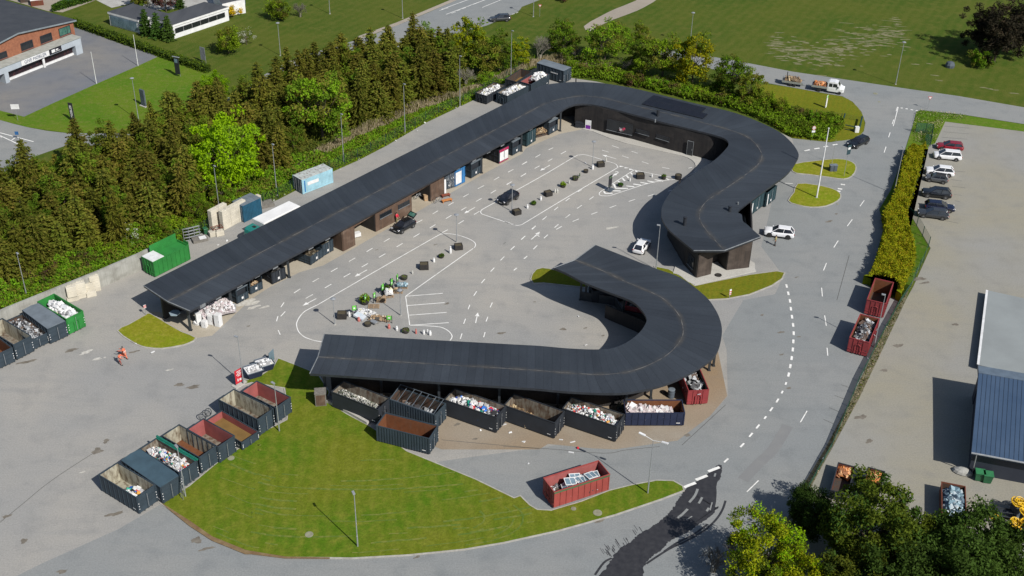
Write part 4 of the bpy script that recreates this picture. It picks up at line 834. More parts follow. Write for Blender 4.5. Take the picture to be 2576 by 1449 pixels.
# --- loose ones ---
t,c_,rz,L=skip('pale red container full of old windows on the grass tip',top('o',455,695,2.5),top('o',952,535,2.5),2.5,out='skip_pale_red',inn='in_red',marks=False,load=('timber and rubble below the discarded windows','rubble','scrap',110,0,1,1.3,(.2,.6)))
MB().box(-L/2,L/2,-1.34,-1.30,2.22,2.42).build('green_band',M('faded_green',(.07,.13,.06),None,1,.8),t)
wr=random.Random(4); wf=None
M('window_white',(.75,.76,.76),(.6,.6,.6),2,.5)
for i in range(9):
    loc=Matrix.Translation((*c_,0))@Matrix.Rotation(rz,4,'Z')@TR(-1.2+i*.42,wr.uniform(-.3,.45),1.6+wr.uniform(0,.45),wr.uniform(-.35,.35),wr.uniform(-.35,.25),wr.uniform(-.3,.3))
    if wf is None:
        f=MB(); 
        for a in ((-.65,.65,-.5,-.42),(-.65,.65,.42,.5),(-.65,-.57,-.42,.42),(.57,.65,-.42,.42),(-.03,.03,-.42,.42)): f.box(*a,-.04,.04)
        wf=f.build('old_window',K('window_white'),label='discarded white framed window lying in the pale red container',cat='window',group='old windows in the pale red container'); MB().box(-.57,.57,-.42,.42,-.01,.01).build('pane',K('glass_blue'),wf); o=wf
    else: o=copy_tree(wf)
    o.matrix_world=loc
skip('empty dark red container beside the hedge, farther of the red pair',top('h',1340,1430,2.5),top('h',1412,1228,2.5),2.5,out='skip_red',inn='in_rust',floor='in_dark',marks=False,L=6.0,ladder=False)
skip('dark red container full of shiny scrap metal, nearer of the red pair',top('l',1190,490,2.4),top('l',1285,265,2.4),2.4,out='skip_red',inn='in_rust',marks=False,L=6.2,load=('shiny crumpled scrap metal in the nearer dark red container','scrap','scrap',420,0,1,2.3,(.12,.45)))
# --- left yard ---
skip('dark container cut by the picture edge at far left',top('i',-420,330,2.3),top('i',-62,612,2.3),2.3,inn='in_rust',anchor='B',L=6.2)
skip('empty dark container with cream stained inside in the left yard',top('i',-80,385,2.5),top('i',120,510,2.5),2.5,anchor='B',L=6.3,floor='in_grey')
skip('low dark container of black scrap between empty and lidded ones',top('i',60,320,1.7),top('i',262,475,1.7),1.7,anchor='B',L=6.3,inn='in_dark',load=('black scrap and white tins in the low yard container','scrap','scrap',300,0,1,1.75,(.15,.5)))
t,c_,rz,L=skip('dark container with grey arched lid and open rear hatch in the left yard',top('i',205,205,2.45),top('i',425,370,2.45),2.45,anchor='B',L=6.3,lid='lid_grey',group='waste containers')
skip('bright green container heaped with white appliances by the concrete wall',top('i',348,132,2.6),top('i',592,280,2.6),2.6,anchor='B',L=6.4,out='skip_green',inn='skip_green',hook=1,ladder=True,load=('white kitchen appliances and printers in the green container','appliances','white',150,.12,1,2.75,(.3,.8)))
# --- behind the hall ---
t,c_,rz,L=skip('bright green closed compactor container with open side flap by the wall',top('e',1368,1060,2.6),top('e',1622,935,2.6),2.6,out='skip_green',inn='skip_green',marks=False,lid=None,L=6.2)
MB().box(-L/2,-L/2+2.0,-1.2,1.2,2.6,2.66).build('white_lid',K('plain_white'),t); MB().box(-L/2+1.5,L/2-.1,1.27,1.33,.3,3.6).build('side_flap',K('skip_green'),t); MB().box(L/2+.05,L/2+.11,-1.25,-.1,.2,3.0).build('door_flap',K('skip_green'),t)
MB().box(-L/2+2.0,L/2-.1,-1.15,1.15,2.3,2.34).build('deck',K('skip_green'),t)
def isobox(label,A,B,H=2.59,W=2.44,L=6.06,mat='iso_blue',roof='iso_roof',right=False,anchor='A',name='shipping_container',doors='skip_grey'):
    (cx,cy),rz,L=frame2(A,B,L,W,anchor,right); t=empty(name,(cx,cy,0),rz,label,'container'); x,y=L/2,W/2; b=MB()
    b.box(-x+.05,x-.05,-y+.05,y-.05,.12,H-.06); n=int(L/.28)
    for s in (-1,1):
        for i in range(n): xx=-x+.15+(L-.3)*i/n; b.box(xx,xx+.14,min(s*(y-.05),s*(y-.01)),max(s*(y-.05),s*(y-.01)),.18,H-.12)
    for sx in (-1,1):
        for sy in (-1,1): b.box(sx*x-.08 if sx>0 else -x,sx*x if sx>0 else -x+.08,sy*y-.1 if sy>0 else -y,sy*y if sy>0 else -y+.1,.02,H)
    b.box(-x+.08,x-.08,-y,-y+.09,.05,.2); b.box(-x+.08,x-.08,y-.09,y,.05,.2)
    b.build('body',K(mat),t)
    r=MB(); r.box(-x+.02,x-.02,-y+.02,y-.02,H-.06,H-.02)
    for i in range(int(L/.6)): xx=-x+.3+i*.6; r.box(xx,xx+.3,-y+.12,y-.12,H-.02,H-.005)
    r.build('roof',K(roof),t)
    for s in (-1,1):
        d=MB(); d.box(-x-.0,-x+.045,min(s*.02,s*(y-.12)),max(s*.02,s*(y-.12)),.2,H-.12)
        do_=d.build('door',K(doors),t); 
        lk=MB(); 
        for q in (.35,.85): lk.tube((-x-.03,s*q,.25),(-x-.03,s*q,H-.2),.022,5)
        lk.build('lock_bar',K('galvanised'),do_)
    return t,(cx,cy),rz,L
t,c_,rz,L=isobox('faded light blue shipping container with rusty roof behind the hall',g('f',447,325,2.59),g('f',683,235,2.59))
MB().box(-2.0,.2,-1.235,-1.225,1.25,1.85).build('faded_label',K('plain_white'),t); MB().box(-2.6,-2.4,-1.236,-1.226,.3,2.3).build('paint_stripe',M('stripe_blue',(.03,.2,.5)),t)
isobox('small deep blue container between stacked concrete blocks',g('4',770,900),g('4',1000,790),H=2.9,L=3.6,W=2.4,mat='deep_blue',roof='lid_grey',doors='deep_blue')
# containers stored at the far back corner
skip('dark low container with mixed rubbish, leftmost at the back corner',top('b',2105,858,1.8),top('b',2270,765,1.8),1.8,W=2.5,L=6,inn='in_grey',out='skip_darker',load=('mixed building rubbish in the leftmost back container','rubbish','white',160,0,1,1.9,(.15,.5)))
skip('dark ribbed container heaped with white plasterboard at the back corner',top('b',2290,858,2.1),top('b',2475,768,2.1),2.1,L=6.2,inn='in_grey',style='rib',load=('white plasterboard waste with a purple and yellow patch','plasterboard','white',260,0,1,2.3,(.15,.6)))
skip('empty dark container with orange rusty floor behind the others',top('5',380,1000,1.9),top('5',620,840,1.9),1.9,L=6,inn='in_dark',floor='rust_water',out='skip_darker')
skip('dark ribbed container half full of white foam beside the lidded compactor',top('5',790,1080,2.2),top('5',1310,780,2.2),2.2,inn='in_red',style='rib',load=('white foam filling the far half of the ribbed container','foam','white',300,.42,1,2.7,(.15,.4)))
t,c_,rz,L=skip('dark grey-green lidded compactor container at the far corner',top('5',960,470,2.6),top('5',1730,690,2.7),2.65,out='skip_dark',lid='lid_grey',hook=1)
MB().box(.2,1.8,-1.31,-1.28,1.6,1.8).build('name_plate',K('plain_white'),t)
# ---- bays of the long arm: container ends looking out from under the roof ----
def bay(label,k,xl,yl,xr,yr,H=2.4,kind='press',L=6.0,out='skip_dark',load=None,name='bay_container'):
    A,B=g(k,xl,yl),g(k,xr,yr); a,b=Vector(A),Vector(B); d=(b-a).normalized(); n=Vector((-d.y,d.x)); W=(b-a).length
    c=a+d*W/2+n*L/2; rz=math.atan2(-n.y,-n.x)     # local +x looks out of the bay
    t=empty(name,(c.x,c.y,0),rz,label,'container','containers standing in the bays of the long arm'); x,y=L/2,W/2; bm=MB(); h=.15
    bm.box(-x,x,-y,y,h,h+.08); bm.box(-x,x,-y,-y+.06,h,H); bm.box(-x,x,y-.06,y,h,H); bm.box(-x,-x+.06,-y,y,h,H)
    for i in range(7):
        xx=-x+.1+(L-.2)*i/6
        for s in (-1,1): bm.box(xx-.035,xx+.035,min(s*y,s*(y+.05)),max(s*y,s*(y+.05)),h,H-.02)
    for s in (-1,1): bm.box(-x,x,min(s*y,s*(y+.06)),max(s*y,s*(y+.06)),H*.48,H*.53)
    bm.build('body',K(out),t)
    dh=H*.56 if kind in('press','open') else H
    d_=MB(); d_.box(x-.06,x,-y+.06,y-.06,h,dh)
    for q in range(5): yy=-y+.1+(W-.2)*q/4; d_.box(x,x+.06,yy-.035,yy+.035,h,dh)
    d_.box(x,x+.05,-y+.1,y-.1,dh*.45,dh*.5); d_.box(x,x+.06,-y,y,dh-.08,dh); do=d_.build('end_door',K(out),t); MB().tube((x+.1,.1,h+.1),(x+.1,.1,dh-.1),.03,6).build('lock_bar',K('galvanised'),do); MB().box(x+.062,x+.07,-.25,.05,h+.4,h+.75).build('sign_plate',K('plain_white'),do)
    if kind=='press':
        r=MB(); r.box(-x,x-.0,-y-.03,y+.03,H,H+.05); r.box(x-1.0,x+.02,-y-.04,y+.04,H+.05,H+.07); r.build('lid',K('lid_grey'),t)
        f=MB(); f.box(x-.1,x,-y,-y+.1,dh,H); f.box(x-.1,x,y-.1,y,dh,H); f.box(x-.1,x,-y+.1,y-.1,H-.1,H); f.build('hatch_frame',K(out),t)
        MB().box(x-.5,x-.45,-y+.1,y-.1,dh-.4,H-.1).build('press_plate',K('skip_darker'),t)
    if load: heap('waste_load',load[0],load[1],-x+.1,x-.1,-y+.1,y-.1,h+.1,load[4],load[3],load[2],(c.x,c.y,0),rz,load[5] if len(load)>5 else (.15,.5),seed=int(xl)%91)
    return t,(c.x,c.y),rz,x,y
def tub(label,*a,mat='skip_dark',**k): return bay(label,*a,kind='closed',out=mat,**k)
bay('open bay container with orange rubbish near the tyre bay','2',1045,900,1222,815,2.3,'open',load=('brown and orange furniture bits in the bay container','junk','cardboard',50,1.5))
bay('plaster-dusted bay container with raised hatch beside white floor dust','2',850,1040,1015,950,2.2,'press')
bay('low wide bay container packed with black car tyres','2',1365,752,1560,660,1.9,'closed',out='skip_darker',load=('black car tyres piled in the dark bay container','tyres','tyres',80,2.2,(.3,.3)))
bay('low dark bay container with broken concrete slabs','2',1925,470,2103,350,1.5,'closed',load=('grey broken slabs and boards in the low bay container','rubble','soil',70,1.6,(.2,.7)))
bay('dark bay container with greenish rubble next to the timber wall','f',640,1015,735,960,2.0,'closed',load=('greenish grey rubble in the container by the timber wall','rubble','soil',80,1.9,(.15,.4)))
bay('grey bay container with barred hatch next to the blue cabinets','3',830,1275,965,1195,2.6,'press')
bay('grey bay container with barred hatch between white-door unit and post','3',1420,950,1540,880,2.5,'press')
bay('grey bay container with barred hatch farthest up the long arm','3',1940,655,2065,585,2.4,'press')
t,c_,rz,x,y=tub('dark box container with white doors and red edges in the arm','3',1225,1065,1355,1000,H=2.6,mat='skip_darker')
[MB().box(x+.075,x+.09,a_,b_,.45,2.05).build('white_door',K('plain_white'),t) for a_,b_ in ((-y+.12,-.05),(.05,y-.12))]; [MB().box(x+.075,x+.088,-y,y,a_,b_).build('red_edge',M('raspberry',(.4,.02,.09)),t) for a_,b_ in ((2.1,2.55),(.2,.4))]
tub('teal dark closed container with white labels in the arm','3',1625,820,1750,740,H=2.6,mat='skip_teal')
b_=MB(); t=empty('garden_pile_tray',g('3',1800,640),.6,'shallow tray of pale branches between two arm containers','container'); b_.box(-1.2,1.2,-.9,.9,.0,.3); b_.build('tray',K('in_dark'),t); heap('branch_pile','pale branches and planks in the shallow tray','branches',-1.3,1.6,-.9,.9,.3,1.2,60,'wood',g('3',1800,640),.6,(.2,.6),seed=8)
# blue cabinets with racks of tools/bikes
t,c_,rz,x,y=tub('bright blue steel cabinet with large white information poster','3',600,1395,740,1330,H=2.9,L=3,mat='iso_blue2' if 0 else 'skip_teal') if 0 else (None,)*5
rusty('cab_blue',(.03,.17,.40),.03)
t,c_,rz,x,y=tub('bright blue steel cabinet with white poster beside the bicycle rack','3',598,1400,740,1330,H=3.0,L=3,mat='cab_blue'); MB().box(x+.08,x+.1,-y+.05,y*.2,.5,2.6).build('poster',K('plain_white'),t)
t,c_,rz,x,y=tub('pale blue open cabinet stacked with bicycle wheels and tools','3',450,1443,590,1400,H=2.9,L=3,mat='skip_grey'); 
wb2=MB(); wr=random.Random(2)
def torus(b,T,r,r2,m=14,k=5,mi=None):
    vv=[];fs=[]
    for a in range(m):
        for q in range(k): rr=r+r2*math.cos(q*2*PI/k); vv.append(T@Vector((rr*math.cos(a*2*PI/m),rr*math.sin(a*2*PI/m),r2*math.sin(q*2*PI/k))))
    for a in range(m):
        for q in range(k): fs.append((a*k+q,((a+1)%m)*k+q,((a+1)%m)*k+(q+1)%k,a*k+(q+1)%k))
    b.add(vv,fs,mi)
for i in range(9): torus(wb2,TR(x+.15+wr.uniform(0,.4),-y+.25+i*(2*y-.5)/8,.4+wr.uniform(0,1.9),PI/2+.2,wr.uniform(-.2,.2),0),.33,.03)
wb2.build('bicycle_parts',K('galvanised'),t)
t=empty('notice_board',g('f',1705,458),.62,'large white notice board leaning by the bicycles at the timber wall','board'); MB().box(-.75,.75,-.04,.04,.15,2.6).build('panel',K('plain_white'),t); MB().box(-.7,-.62,.05,.1,0,2.3).build('leg',K('galvanised'),t); MB().box(.62,.7,.05,.1,0,2.3).build('leg',K('galvanised'),t)
# teal containers on the car side of the gatehouse
for lab,a in (('dark teal container with ribbed doors nearer the gatehouse notch',('h',120,655,240,560)),('dark teal container with ribbed doors farther from the notch',('h',258,572,345,502))):
    t,c_,rz,x,y=tub(lab,*a,H=2.6,L=5.5,mat='skip_teal'); MB().box(x+.075,x+.09,-y+.2,-y+.5,.3,2.3).build('door_panel',K('plain_white'),t)
# red container in the dark under the canopy hook, containers under the roofs
skip('dark red container in deep shade below the canopy hook',g('k',1080,270),g('k',1300,310),2.0,out='skip_red',inn='in_dark',L=6,marks=False,load=('scrap metal in the shaded red container','scrap','scrap',80,0,1,2.0,(.2,.6)))
skip('dark container in the shade behind the canopy barrier',g('g',790,1430),g('k',1030,130),2.0,out='skip_darker',inn='in_dark',L=6,marks=False)
# rusty skips lower right
for lab,a,b,ld,pl_ in (('long dark skip with salmon and white waste drawn only in its sunlit far third, by the green fence',('p',1015,650),('p',1062,470),'salmon and white plastic at the far end of the left skip','orange'),('long dark skip with bright orange waste drawn only in its sunlit far third, right of the other',('p',1296,650),('p',1330,512),'bright orange plastic at the far end of the right skip','orange')):
    skip(lab,g(*a,1.3),g(*b,1.3),1.3,W=1.85,L=5.0,anchor='B',out='skip_darker',inn='rust_red',floor='in_dark',marks=False,load=(ld,'waste',pl_,60,.66,1,1.0,(.2,.6)),group='small skips in the shed yard')  # sunlit far end and tree-shaded rest imitated by load extent and dark floor
skip('rusty brown skip stuffed with blue-grey film near the dark trees',g('p',2056,800,1.6),g('p',2050,645,1.6),1.6,W=2.5,L=6.0,anchor='B',out='rust_red',inn='in_dark',marks=False,style='flat',load=('blue-grey plastic film bulging from the brown skip','film','film',260,0,.92,1.9,(.25,.7)),group='small skips in the shed yard')
# ================= VEHICLES =================
def paint(name,c,rough=.25):
    if name in MC: return MC[name]
    m,nt,b,pos=base(name,rough,.0,.5); b.inputs['Coat Weight'].default_value=.6; b.inputs['Coat Roughness'].default_value=.08
    nt.links.new(_mix(nt,_ramp(nt,_noise(nt,pos,2.5,3),.4,.7),c,tuple(x*.88 for x in c)),b.inputs['Base Color']); MC[name]=m; return m
M('rubber',(.015,.015,.016),(.03,.03,.03),5,.9); M('rim_alloy',(.4,.41,.42),(.25,.25,.26),6,.35,.6); M('lamp_glass',(.7,.72,.75),(.5,.5,.55),6,.1); M('tail_red',(.35,.01,.01),None,6,.2); M('car_glass',(.012,.014,.02),(.03,.035,.05),1,.05,spec=.8); M('plastic_black',(.02,.02,.021),None,2,.6)
def loft(secs,b,mi=None,cap=True):
    n=len(secs[0]); vs=[p for s in secs for p in s]
    fs=[(i*n+j,i*n+(j+1)%n,(i+1)*n+(j+1)%n,(i+1)*n+j) for i in range(len(secs)-1) for j in range(n)]
    if cap: fs+=[tuple(range(n-1,-1,-1)),tuple((len(secs)-1)*n+j for j in range(n))]
    b.add(vs,fs,mi)
def wheel(parent,x,y,r,w,rim='rim_alloy'):
    s=1 if y>0 else -1
    o=MB().lathe([(r*.62,-w/2),(r*.93,-w/2),(r,-w/2+.03),(r,w/2-.03),(r*.93,w/2),(r*.62,w/2)],18).build('wheel',K('rubber'),parent,(x,y,r)); o.rotation_euler=(PI/2,0,0)
    q=MB(); q.lathe([(r*.62,-w/2+.02),(r*.6,w/2-.01)],14)
    for a in range(5): T=TR(0,0,-s*(w/2+.005),0,0,a*2*PI/5); q.obox(T@TR(r*.32,0,0),r*.55,r*.16,.03)
    q.build('rim',K(rim),o)
def car(label,c,rz,colour,kind='hatch',L=4.1,Wd=1.78,H=1.48,name='parked_car',group=None,rim='rim_alloy',roof=None,hatch_open=False,trim=False):
    """local +x is the front"""
    t=empty(name,(c[0],c[1],0),rz,label,'car',group); x=L/2; y=Wd/2; r=.32 if kind!='suv' else .36; gc=.2; P=colour; belt=H*.60; hood=H*.56 if kind!='suv' else H*.62
    P2={'hatch':(.28,.06,-.36,-.485),'suv':(.25,.05,-.36,-.48),'wagon':(.24,.03,-.38,-.485),'mpv':(.32,.12,-.40,-.485),'sedan':(.24,.04,-.24,-.40)}[kind]
    prof=[(-.505,.36,belt*.86,.88),(-.49,gc+.06,belt*1.0,.95),(-.42,gc,belt*1.03,.99),(-.3,gc,belt*1.02,1),(0,gc,belt,1),(.2,gc,belt*.98,1),(.28,gc,hood*1.02,.99),(.40,gc,hood*.99,.985),(.47,gc+.03,hood*.93,.95),(.505,.32,hood*.80,.88)]
    secs=[]
    for fx,zb,zt,k in prof:
        X=fx*L; hy=y*k; zm=zb+(zt-zb)*.55
        secs.append([(X,-hy*.9,zb),(X,-hy,zb+.1),(X,-hy,zm),(X,-hy*.93,zt-.03),(X,-hy*.82,zt),(X,hy*.82,zt),(X,hy*.93,zt-.03),(X,hy,zm),(X,hy,zb+.1),(X,hy*.9,zb)])
    b=MB(); loft(secs,b); bo=b.build('body',P,t,smooth=False)
    try:
        md=bo.modifiers.new('s','SUBSURF'); md.levels=1; md.render_levels=1
    except Exception: pass
    for p in bo.data.polygons: p.use_smooth=True
    f0,f1,r1,r0=P2; zr=H-.03; yb,yr=y*.88,y*.68; zb_=belt-.04
    g4=lambda X,h,z:[(X*L,-h,z),(X*L,h,z)]
    W0,W1,R1,R0=g4(f0,yb*.92,zb_),g4(f1,yr*.94,zr),g4(r1,yr*.92,zr-.03),g4(r0,yb*.88,zb_)
    rf=MB(); th=.05
    rf.add([(f1*L+.03,-yr,zr-.04),(f1*L+.03,yr,zr-.04),(r1*L-.03,-yr*.96,zr-.07),(r1*L-.03,yr*.96,zr-.07),(f1*L-.1,-yr*.8,zr+.02),(f1*L-.1,yr*.8,zr+.02),(r1*L+.15,-yr*.8,zr),(r1*L+.15,yr*.8,zr)],[(4,5,7,6),(0,1,5,4),(3,2,6,7),(0,4,6,2),(1,3,7,5),(0,2,3,1)])
    pl=MB()
    for s in (-1,1):
        a=(f0*L,s*yb*.92,zb_); e=(f1*L,s*yr*.94,zr-.02); pl.tube(a,e,.045,5); pl.tube((r0*L,s*yb*.88,zb_),(r1*L,s*yr*.92,zr-.04),.07,5); m=((f0+r0)/2*L-.05,s*yb*.95,zb_); pl.tube(m,((f1+r1)/2*L,s*yr*.97,zr-.03),.045,5)
    ro=rf.build('roof',roof or P,t); pl.build('pillars',P,ro)
    MB().add([W0[0],W0[1],W1[1],W1[0]],[(0,1,2,3)]).build('windscreen',K('car_glass'),t)
    if not hatch_open: MB().add([R0[0],R0[1],R1[1],R1[0]],[(3,2,1,0)]).build('rear_window',K('car_glass'),t)
    else:
        h_=MB(); h_.obox(TR(r1*L-.45,0,H+.22,0,.55,0),.95,Wd*.78,.07); ho=h_.build('tailgate',P,t); MB().obox(TR(r1*L-.48,0,H+.27,0,.55,0),.6,Wd*.62,.03).build('rear_window',K('glass_green'),ho)
        MB().box(r0*L+.05,r0*L+.5,-yb*.7,yb*.7,belt*.5,belt+.05).build('boot_opening',K('plastic_black'),t)
    for s in (-1,1):
        mx=((f0+r0)/2)*L-.05; mt=((f1+r1)/2)*L
        sw=MB(); sw.add([(f0*L-.02,s*yb*.925,zb_+.02),(mx+.04,s*yb*.955,zb_+.02),(mt+.04,s*yr*.975,zr-.06),(f1*L-.02,s*yr*.95,zr-.06)],[(0,1,2,3)]); sw.build('side_window',K('car_glass'),t)
        sw=MB(); sw.add([(mx-.04,s*yb*.955,zb_+.02),(r0*L+.1,s*yb*.89,zb_+.02),(r1*L+.06,s*yr*.93,zr-.08),(mt-.04,s*yr*.975,zr-.06)],[(0,1,2,3)]); sw.build('side_window',K('car_glass'),t)
        wx=.31*L; 
        for X in (wx,-.30*L):
            MB().tube((X,s*(y-.10),r+.02),(X,s*(y+.004),r+.02),r+.07,16).build('wheel_arch',K('plastic_black'),t); wheel(t,X,s*(y-.09),r,.22,rim)
        MB().obox(TR(.472*L,s*y*.70,hood*.84,0,.25,s*-.42),.12,.30,.12).build('headlight',K('lamp_glass'),t)
        MB().obox(TR(-.482*L,s*y*.74,belt*.86,0,-.2,s*.3),.12,.26,.2).build('tail_light',K('tail_red'),t)
        MB().obox(TR(f0*L-.15,s*(y+.06),belt+.05),.12,.2,.13).build('mirror',P,t)
        if trim: MB().box(-.26*L,.26*L,min(s*(y-.02),s*(y+.01)),max(s*(y-.02),s*(y+.01)),gc+.02,gc+.16).build('sill_trim',K('plastic_black'),t)
    MB().box(x-.03,x+.0,-y*.45,y*.45,.36,.50).build('grille',K('plastic_black'),t); MB().box(x-.01,x+.012,-.26,.26,.40,.50).build('number_plate',K('plain_white'),t); MB().box(-x-.012,-x+.01,-.26,.26,.55,.66).build('number_plate',K('plain_white'),t)
    return t
def wheels_pose(k,xf,yf,xr,yr,side,Wd=1.78,base_=.61,L=4.1):
    """pose from the two visible tyre contact points (front, rear); side +1 = the car's left side is seen"""
    a,b=Vector(g(k,xf,yf)),Vector(g(k,xr,yr)); d=(a-b).normalized(); n=Vector((-d.y,d.x)); m=(a+b)/2-n*side*(Wd/2-.1); return (m.x,m.y),math.atan2(d.y,d.x)
BK=paint('paint_black',(.008,.009,.011)); WH_=paint('paint_white',(.74,.75,.77)); DG=paint('paint_dark_grey',(.035,.038,.043)); NV=paint('paint_navy',(.008,.012,.035)); RD=paint('paint_red',(.22,.01,.02)); MG=paint('paint_mid_grey',(.075,.08,.085)); SV=paint('paint_silver',(.5,.53,.56))
c,a=wheels_pose('f',1345,806,1448,750,1); car('black hatchback with raised tailgate by the timber wall',c,a,BK,'hatch',3.9,hatch_open=True)
c,a=wheels_pose('f',2287,550,2375,497,1); car('black hatchback driving past the left end of the upper island',c,a,BK,'hatch',3.9)
p0,p1=Vector(g('g',1215,990)),Vector(g('g',1280,895)); d=p1-p0; c=(Vector(g('g',1232,950))+Vector(g('g',1240,935)))/2; car('white hatchback seen from behind in the hall roof shadow',tuple(c),math.atan2(d.y,d.x),WH_,'hatch',4.0)
c,a=wheels_pose('h',283,834,470,858,1,1.86); car('white sport utility car with black wheels beside the gatehouse',c,a,WH_,'suv',4.5,1.86,1.62,rim='plastic_black',trim=True)
c,a=wheels_pose('d',1070,1335,1172,1288,1); car('black estate car turning in at the entrance island',c,a,BK,'wagon',4.6,1.8,1.47)
pk='cars parked in the right-hand car park'
c,a=wheels_pose('h',1800,142,1978,160,1,1.84); 
RA=a
d0=(math.cos(RA),math.sin(RA)); 
car('white people carrier with roof rails in the car park next to the red car',c,a,WH_,'mpv',4.6,1.84,1.64,group=pk)
car('dark red estate car at the far end of the parked row',(Vector(g('d',1905,1335))+Vector((0,0))).to_tuple(),RA,RD,'wagon',4.5,1.8,1.48,group=pk)
car('white sport utility car half hidden behind the small grey car',g('h',1815,275),RA,WH_,'suv',4.6,1.86,1.62,group=pk)
c,a=wheels_pose('h',1705,340,1868,366,1,1.68); car('small grey city car with black roof in the parked row',c,a,MG,'hatch',3.6,1.66,1.5,group=pk,roof=K('plastic_black'))
car('black sport utility car parked between grey city car and blue estate',g('h',1785,470),RA,BK,'suv',4.6,1.86,1.62,group=pk)
car('dark blue estate car parked nose outwards behind the dark grey one',g('h',1815,590),RA+PI,NV,'wagon',4.6,1.82,1.5,group=pk)
c,a=wheels_pose('h',1658,662,1857,688,1,1.82); car('dark grey estate car nearest in the parked row, alloy wheels',c,a,DG,'wagon',4.7,1.82,1.48,group=pk)
car('dark car on the junction behind the treetops',g('P',1258,52),math.atan2(*(lambda q:(q.y,q.x))(Vector(g('P',1200,50))-Vector(g('P',1300,45)))),DG,'wagon',4.5)
# crew cab flatbed truck and trailer on the upper road
c,a=wheels_pose('d',915,848,725,820,-1,1.95)
t=empty('flatbed_truck',(c[0],c[1],0),a,'white crew cab flatbed truck carrying red tools on the upper road','truck'); 
b=MB(); pr=[(-.3,.5,2.15,.92),(0,.45,2.3,.97),(1.0,.45,2.32,1),(1.55,.45,2.2,1),(2.05,.45,1.5,1),(2.6,.5,1.2,.95),(2.85,.55,1.0,.85)]
loft([[(X,-k,zb),(X,-k*1.0,zb+.6),(X,-k*.86,zt),(X,k*.86,zt),(X,k*1.0,zb+.6),(X,k,zb)] for X,zb,zt,k in [(x_,zb,zt,k*.98) for x_,zb,zt,k in pr]],b); b.build('cab',WH_,t)
MB().add([(2.02,-.72,1.54),(2.02,.72,1.54),(1.6,.7,2.16),(1.6,-.7,2.16)],[(0,1,2,3)]).build('windscreen',K('car_glass'),t)
for s in (-1,1):
    for x0,x1 in ((.0,.6),(.72,1.5)): MB().add([(x0,s*.95,1.35),(x1+.15*(x1>1),s*.95,1.35),(x1-.1*(x1>1),s*.885,2.02),(x0,s*.885,2.02)],[(0,1,2,3)]).build('side_window',K('car_glass'),t)
    MB().obox(TR(2.75,s*.68,.95,0,.4,0),.15,.3,.2).build('headlight',K('lamp_glass'),t); MB().obox(TR(1.75,s*1.08,1.45),.1,.22,.32).build('mirror',K('plastic_black'),t)
    for X in (2.05,-1.75): wheel(t,X,s*.86,.36,.24,'plastic_black')
MB().box(-3.2,-.32,-1.05,1.05,.85,.95).box(-3.2,-.32,-1.05,-1.0,.95,1.25).box(-3.2,-.32,1.0,1.05,.95,1.25).box(-3.25,-3.2,-1.05,1.05,.95,1.25).build('flatbed',K('galvanised'),t)
MB().box(-3.2,2.0,-.4,.4,.5,.7).build('chassis',K('plastic_black'),t)
heap('tool_load','red and orange garden tools heaped on the truck bed','tools',-2.9,-.5,-.9,.9,.96,1.6,45,'orange',c,a,(.2,.6),seed=3)
c2,a2=g('d',505,758),a
t=empty('flatbed_trailer',(c2[0],c2[1],0),a2,'grey car trailer with high front mesh behind the white truck','trailer')
MB().box(-2.0,2.0,-.95,.95,.55,.65).box(-2.0,2.0,-.95,-.9,.65,.95).box(-2.0,2.0,.9,.95,.65,.95).box(-2.05,-2.0,-.95,.95,.65,1.5).build('bed',K('galvanised'),t); MB().tube((2,0,.55),(3.1,0,.5),.06).build('drawbar',K('galvanised'),t)
for s in (-1,1):
    for X in (-.4,.4): wheel(t,X,s*1.03,.28,.18,'plastic_black')
heap('machine_load','yellow-green mower and garden machines on the trailer','machines',-1.6,1.6,-.8,.8,.66,1.5,45,'wood',c2,a2,(.2,.6),seed=6)
MB().tube((-1.2,.2,.66),(-1.3,.2,2.4),.05).tube((-1.2,-.3,.66),(-1.3,-.3,2.4),.05).tube((-1.3,-.3,2.4),(-1.3,.2,2.4),.05).build('roll_bar',K('plastic_black'),t)
# lorry behind the hall
A_,B_=g('4',1115,915,3.4),g('4',1640,660,3.4); (cx,cy),rz,L=frame2(A_,B_,7.2,2.5)
t=empty('lorry',(cx,cy,0),rz,'parked lorry with long white box body and teal cab behind the hall','lorry')
MB().box(-L/2,L/2,-1.25,1.25,.9,3.35).build('cargo_box',M('lorry_white',(.8,.8,.8),(.7,.7,.7),.5,.4),t); MB().box(-L/2+.1,L/2-.1,-1.15,1.15,3.35,3.42).build('box_roof',K('lorry_white'),t)
teal=paint('paint_teal',(.02,.19,.17)); b=MB(); loft([[(X,-1.15,.6),(X,-1.2,1.4),(X,-1.05,zt),(X,1.05,zt),(X,1.2,1.4),(X,1.15,.6)] for X,zt in ((-L/2-1.9,2.0),(-L/2-1.75,2.45),(-L/2-1.3,2.72),(-L/2-.2,2.75))],b); b.build('cab',teal,t)
MB().add([(-L/2-1.93,-.95,1.5),(-L/2-1.93,.95,1.5),(-L/2-1.78,.9,2.3),(-L/2-1.78,-.9,2.3)],[(0,1,2,3)]).build('windscreen',K('car_glass'),t); MB().box(-L/2-1.0,-L/2-.55,-.3,.3,2.75,2.79).build('roof_hatch',K('plastic_black'),t); MB().box(-L/2-1.8,L/2,-.5,.5,.5,.9).build('chassis',K('plastic_black'),t)
for s in (-1,1):
    for X in (-L/2-1.1,L/2-1.6): wheel(t,X,s*1.05,.48,.28,'galvanised')
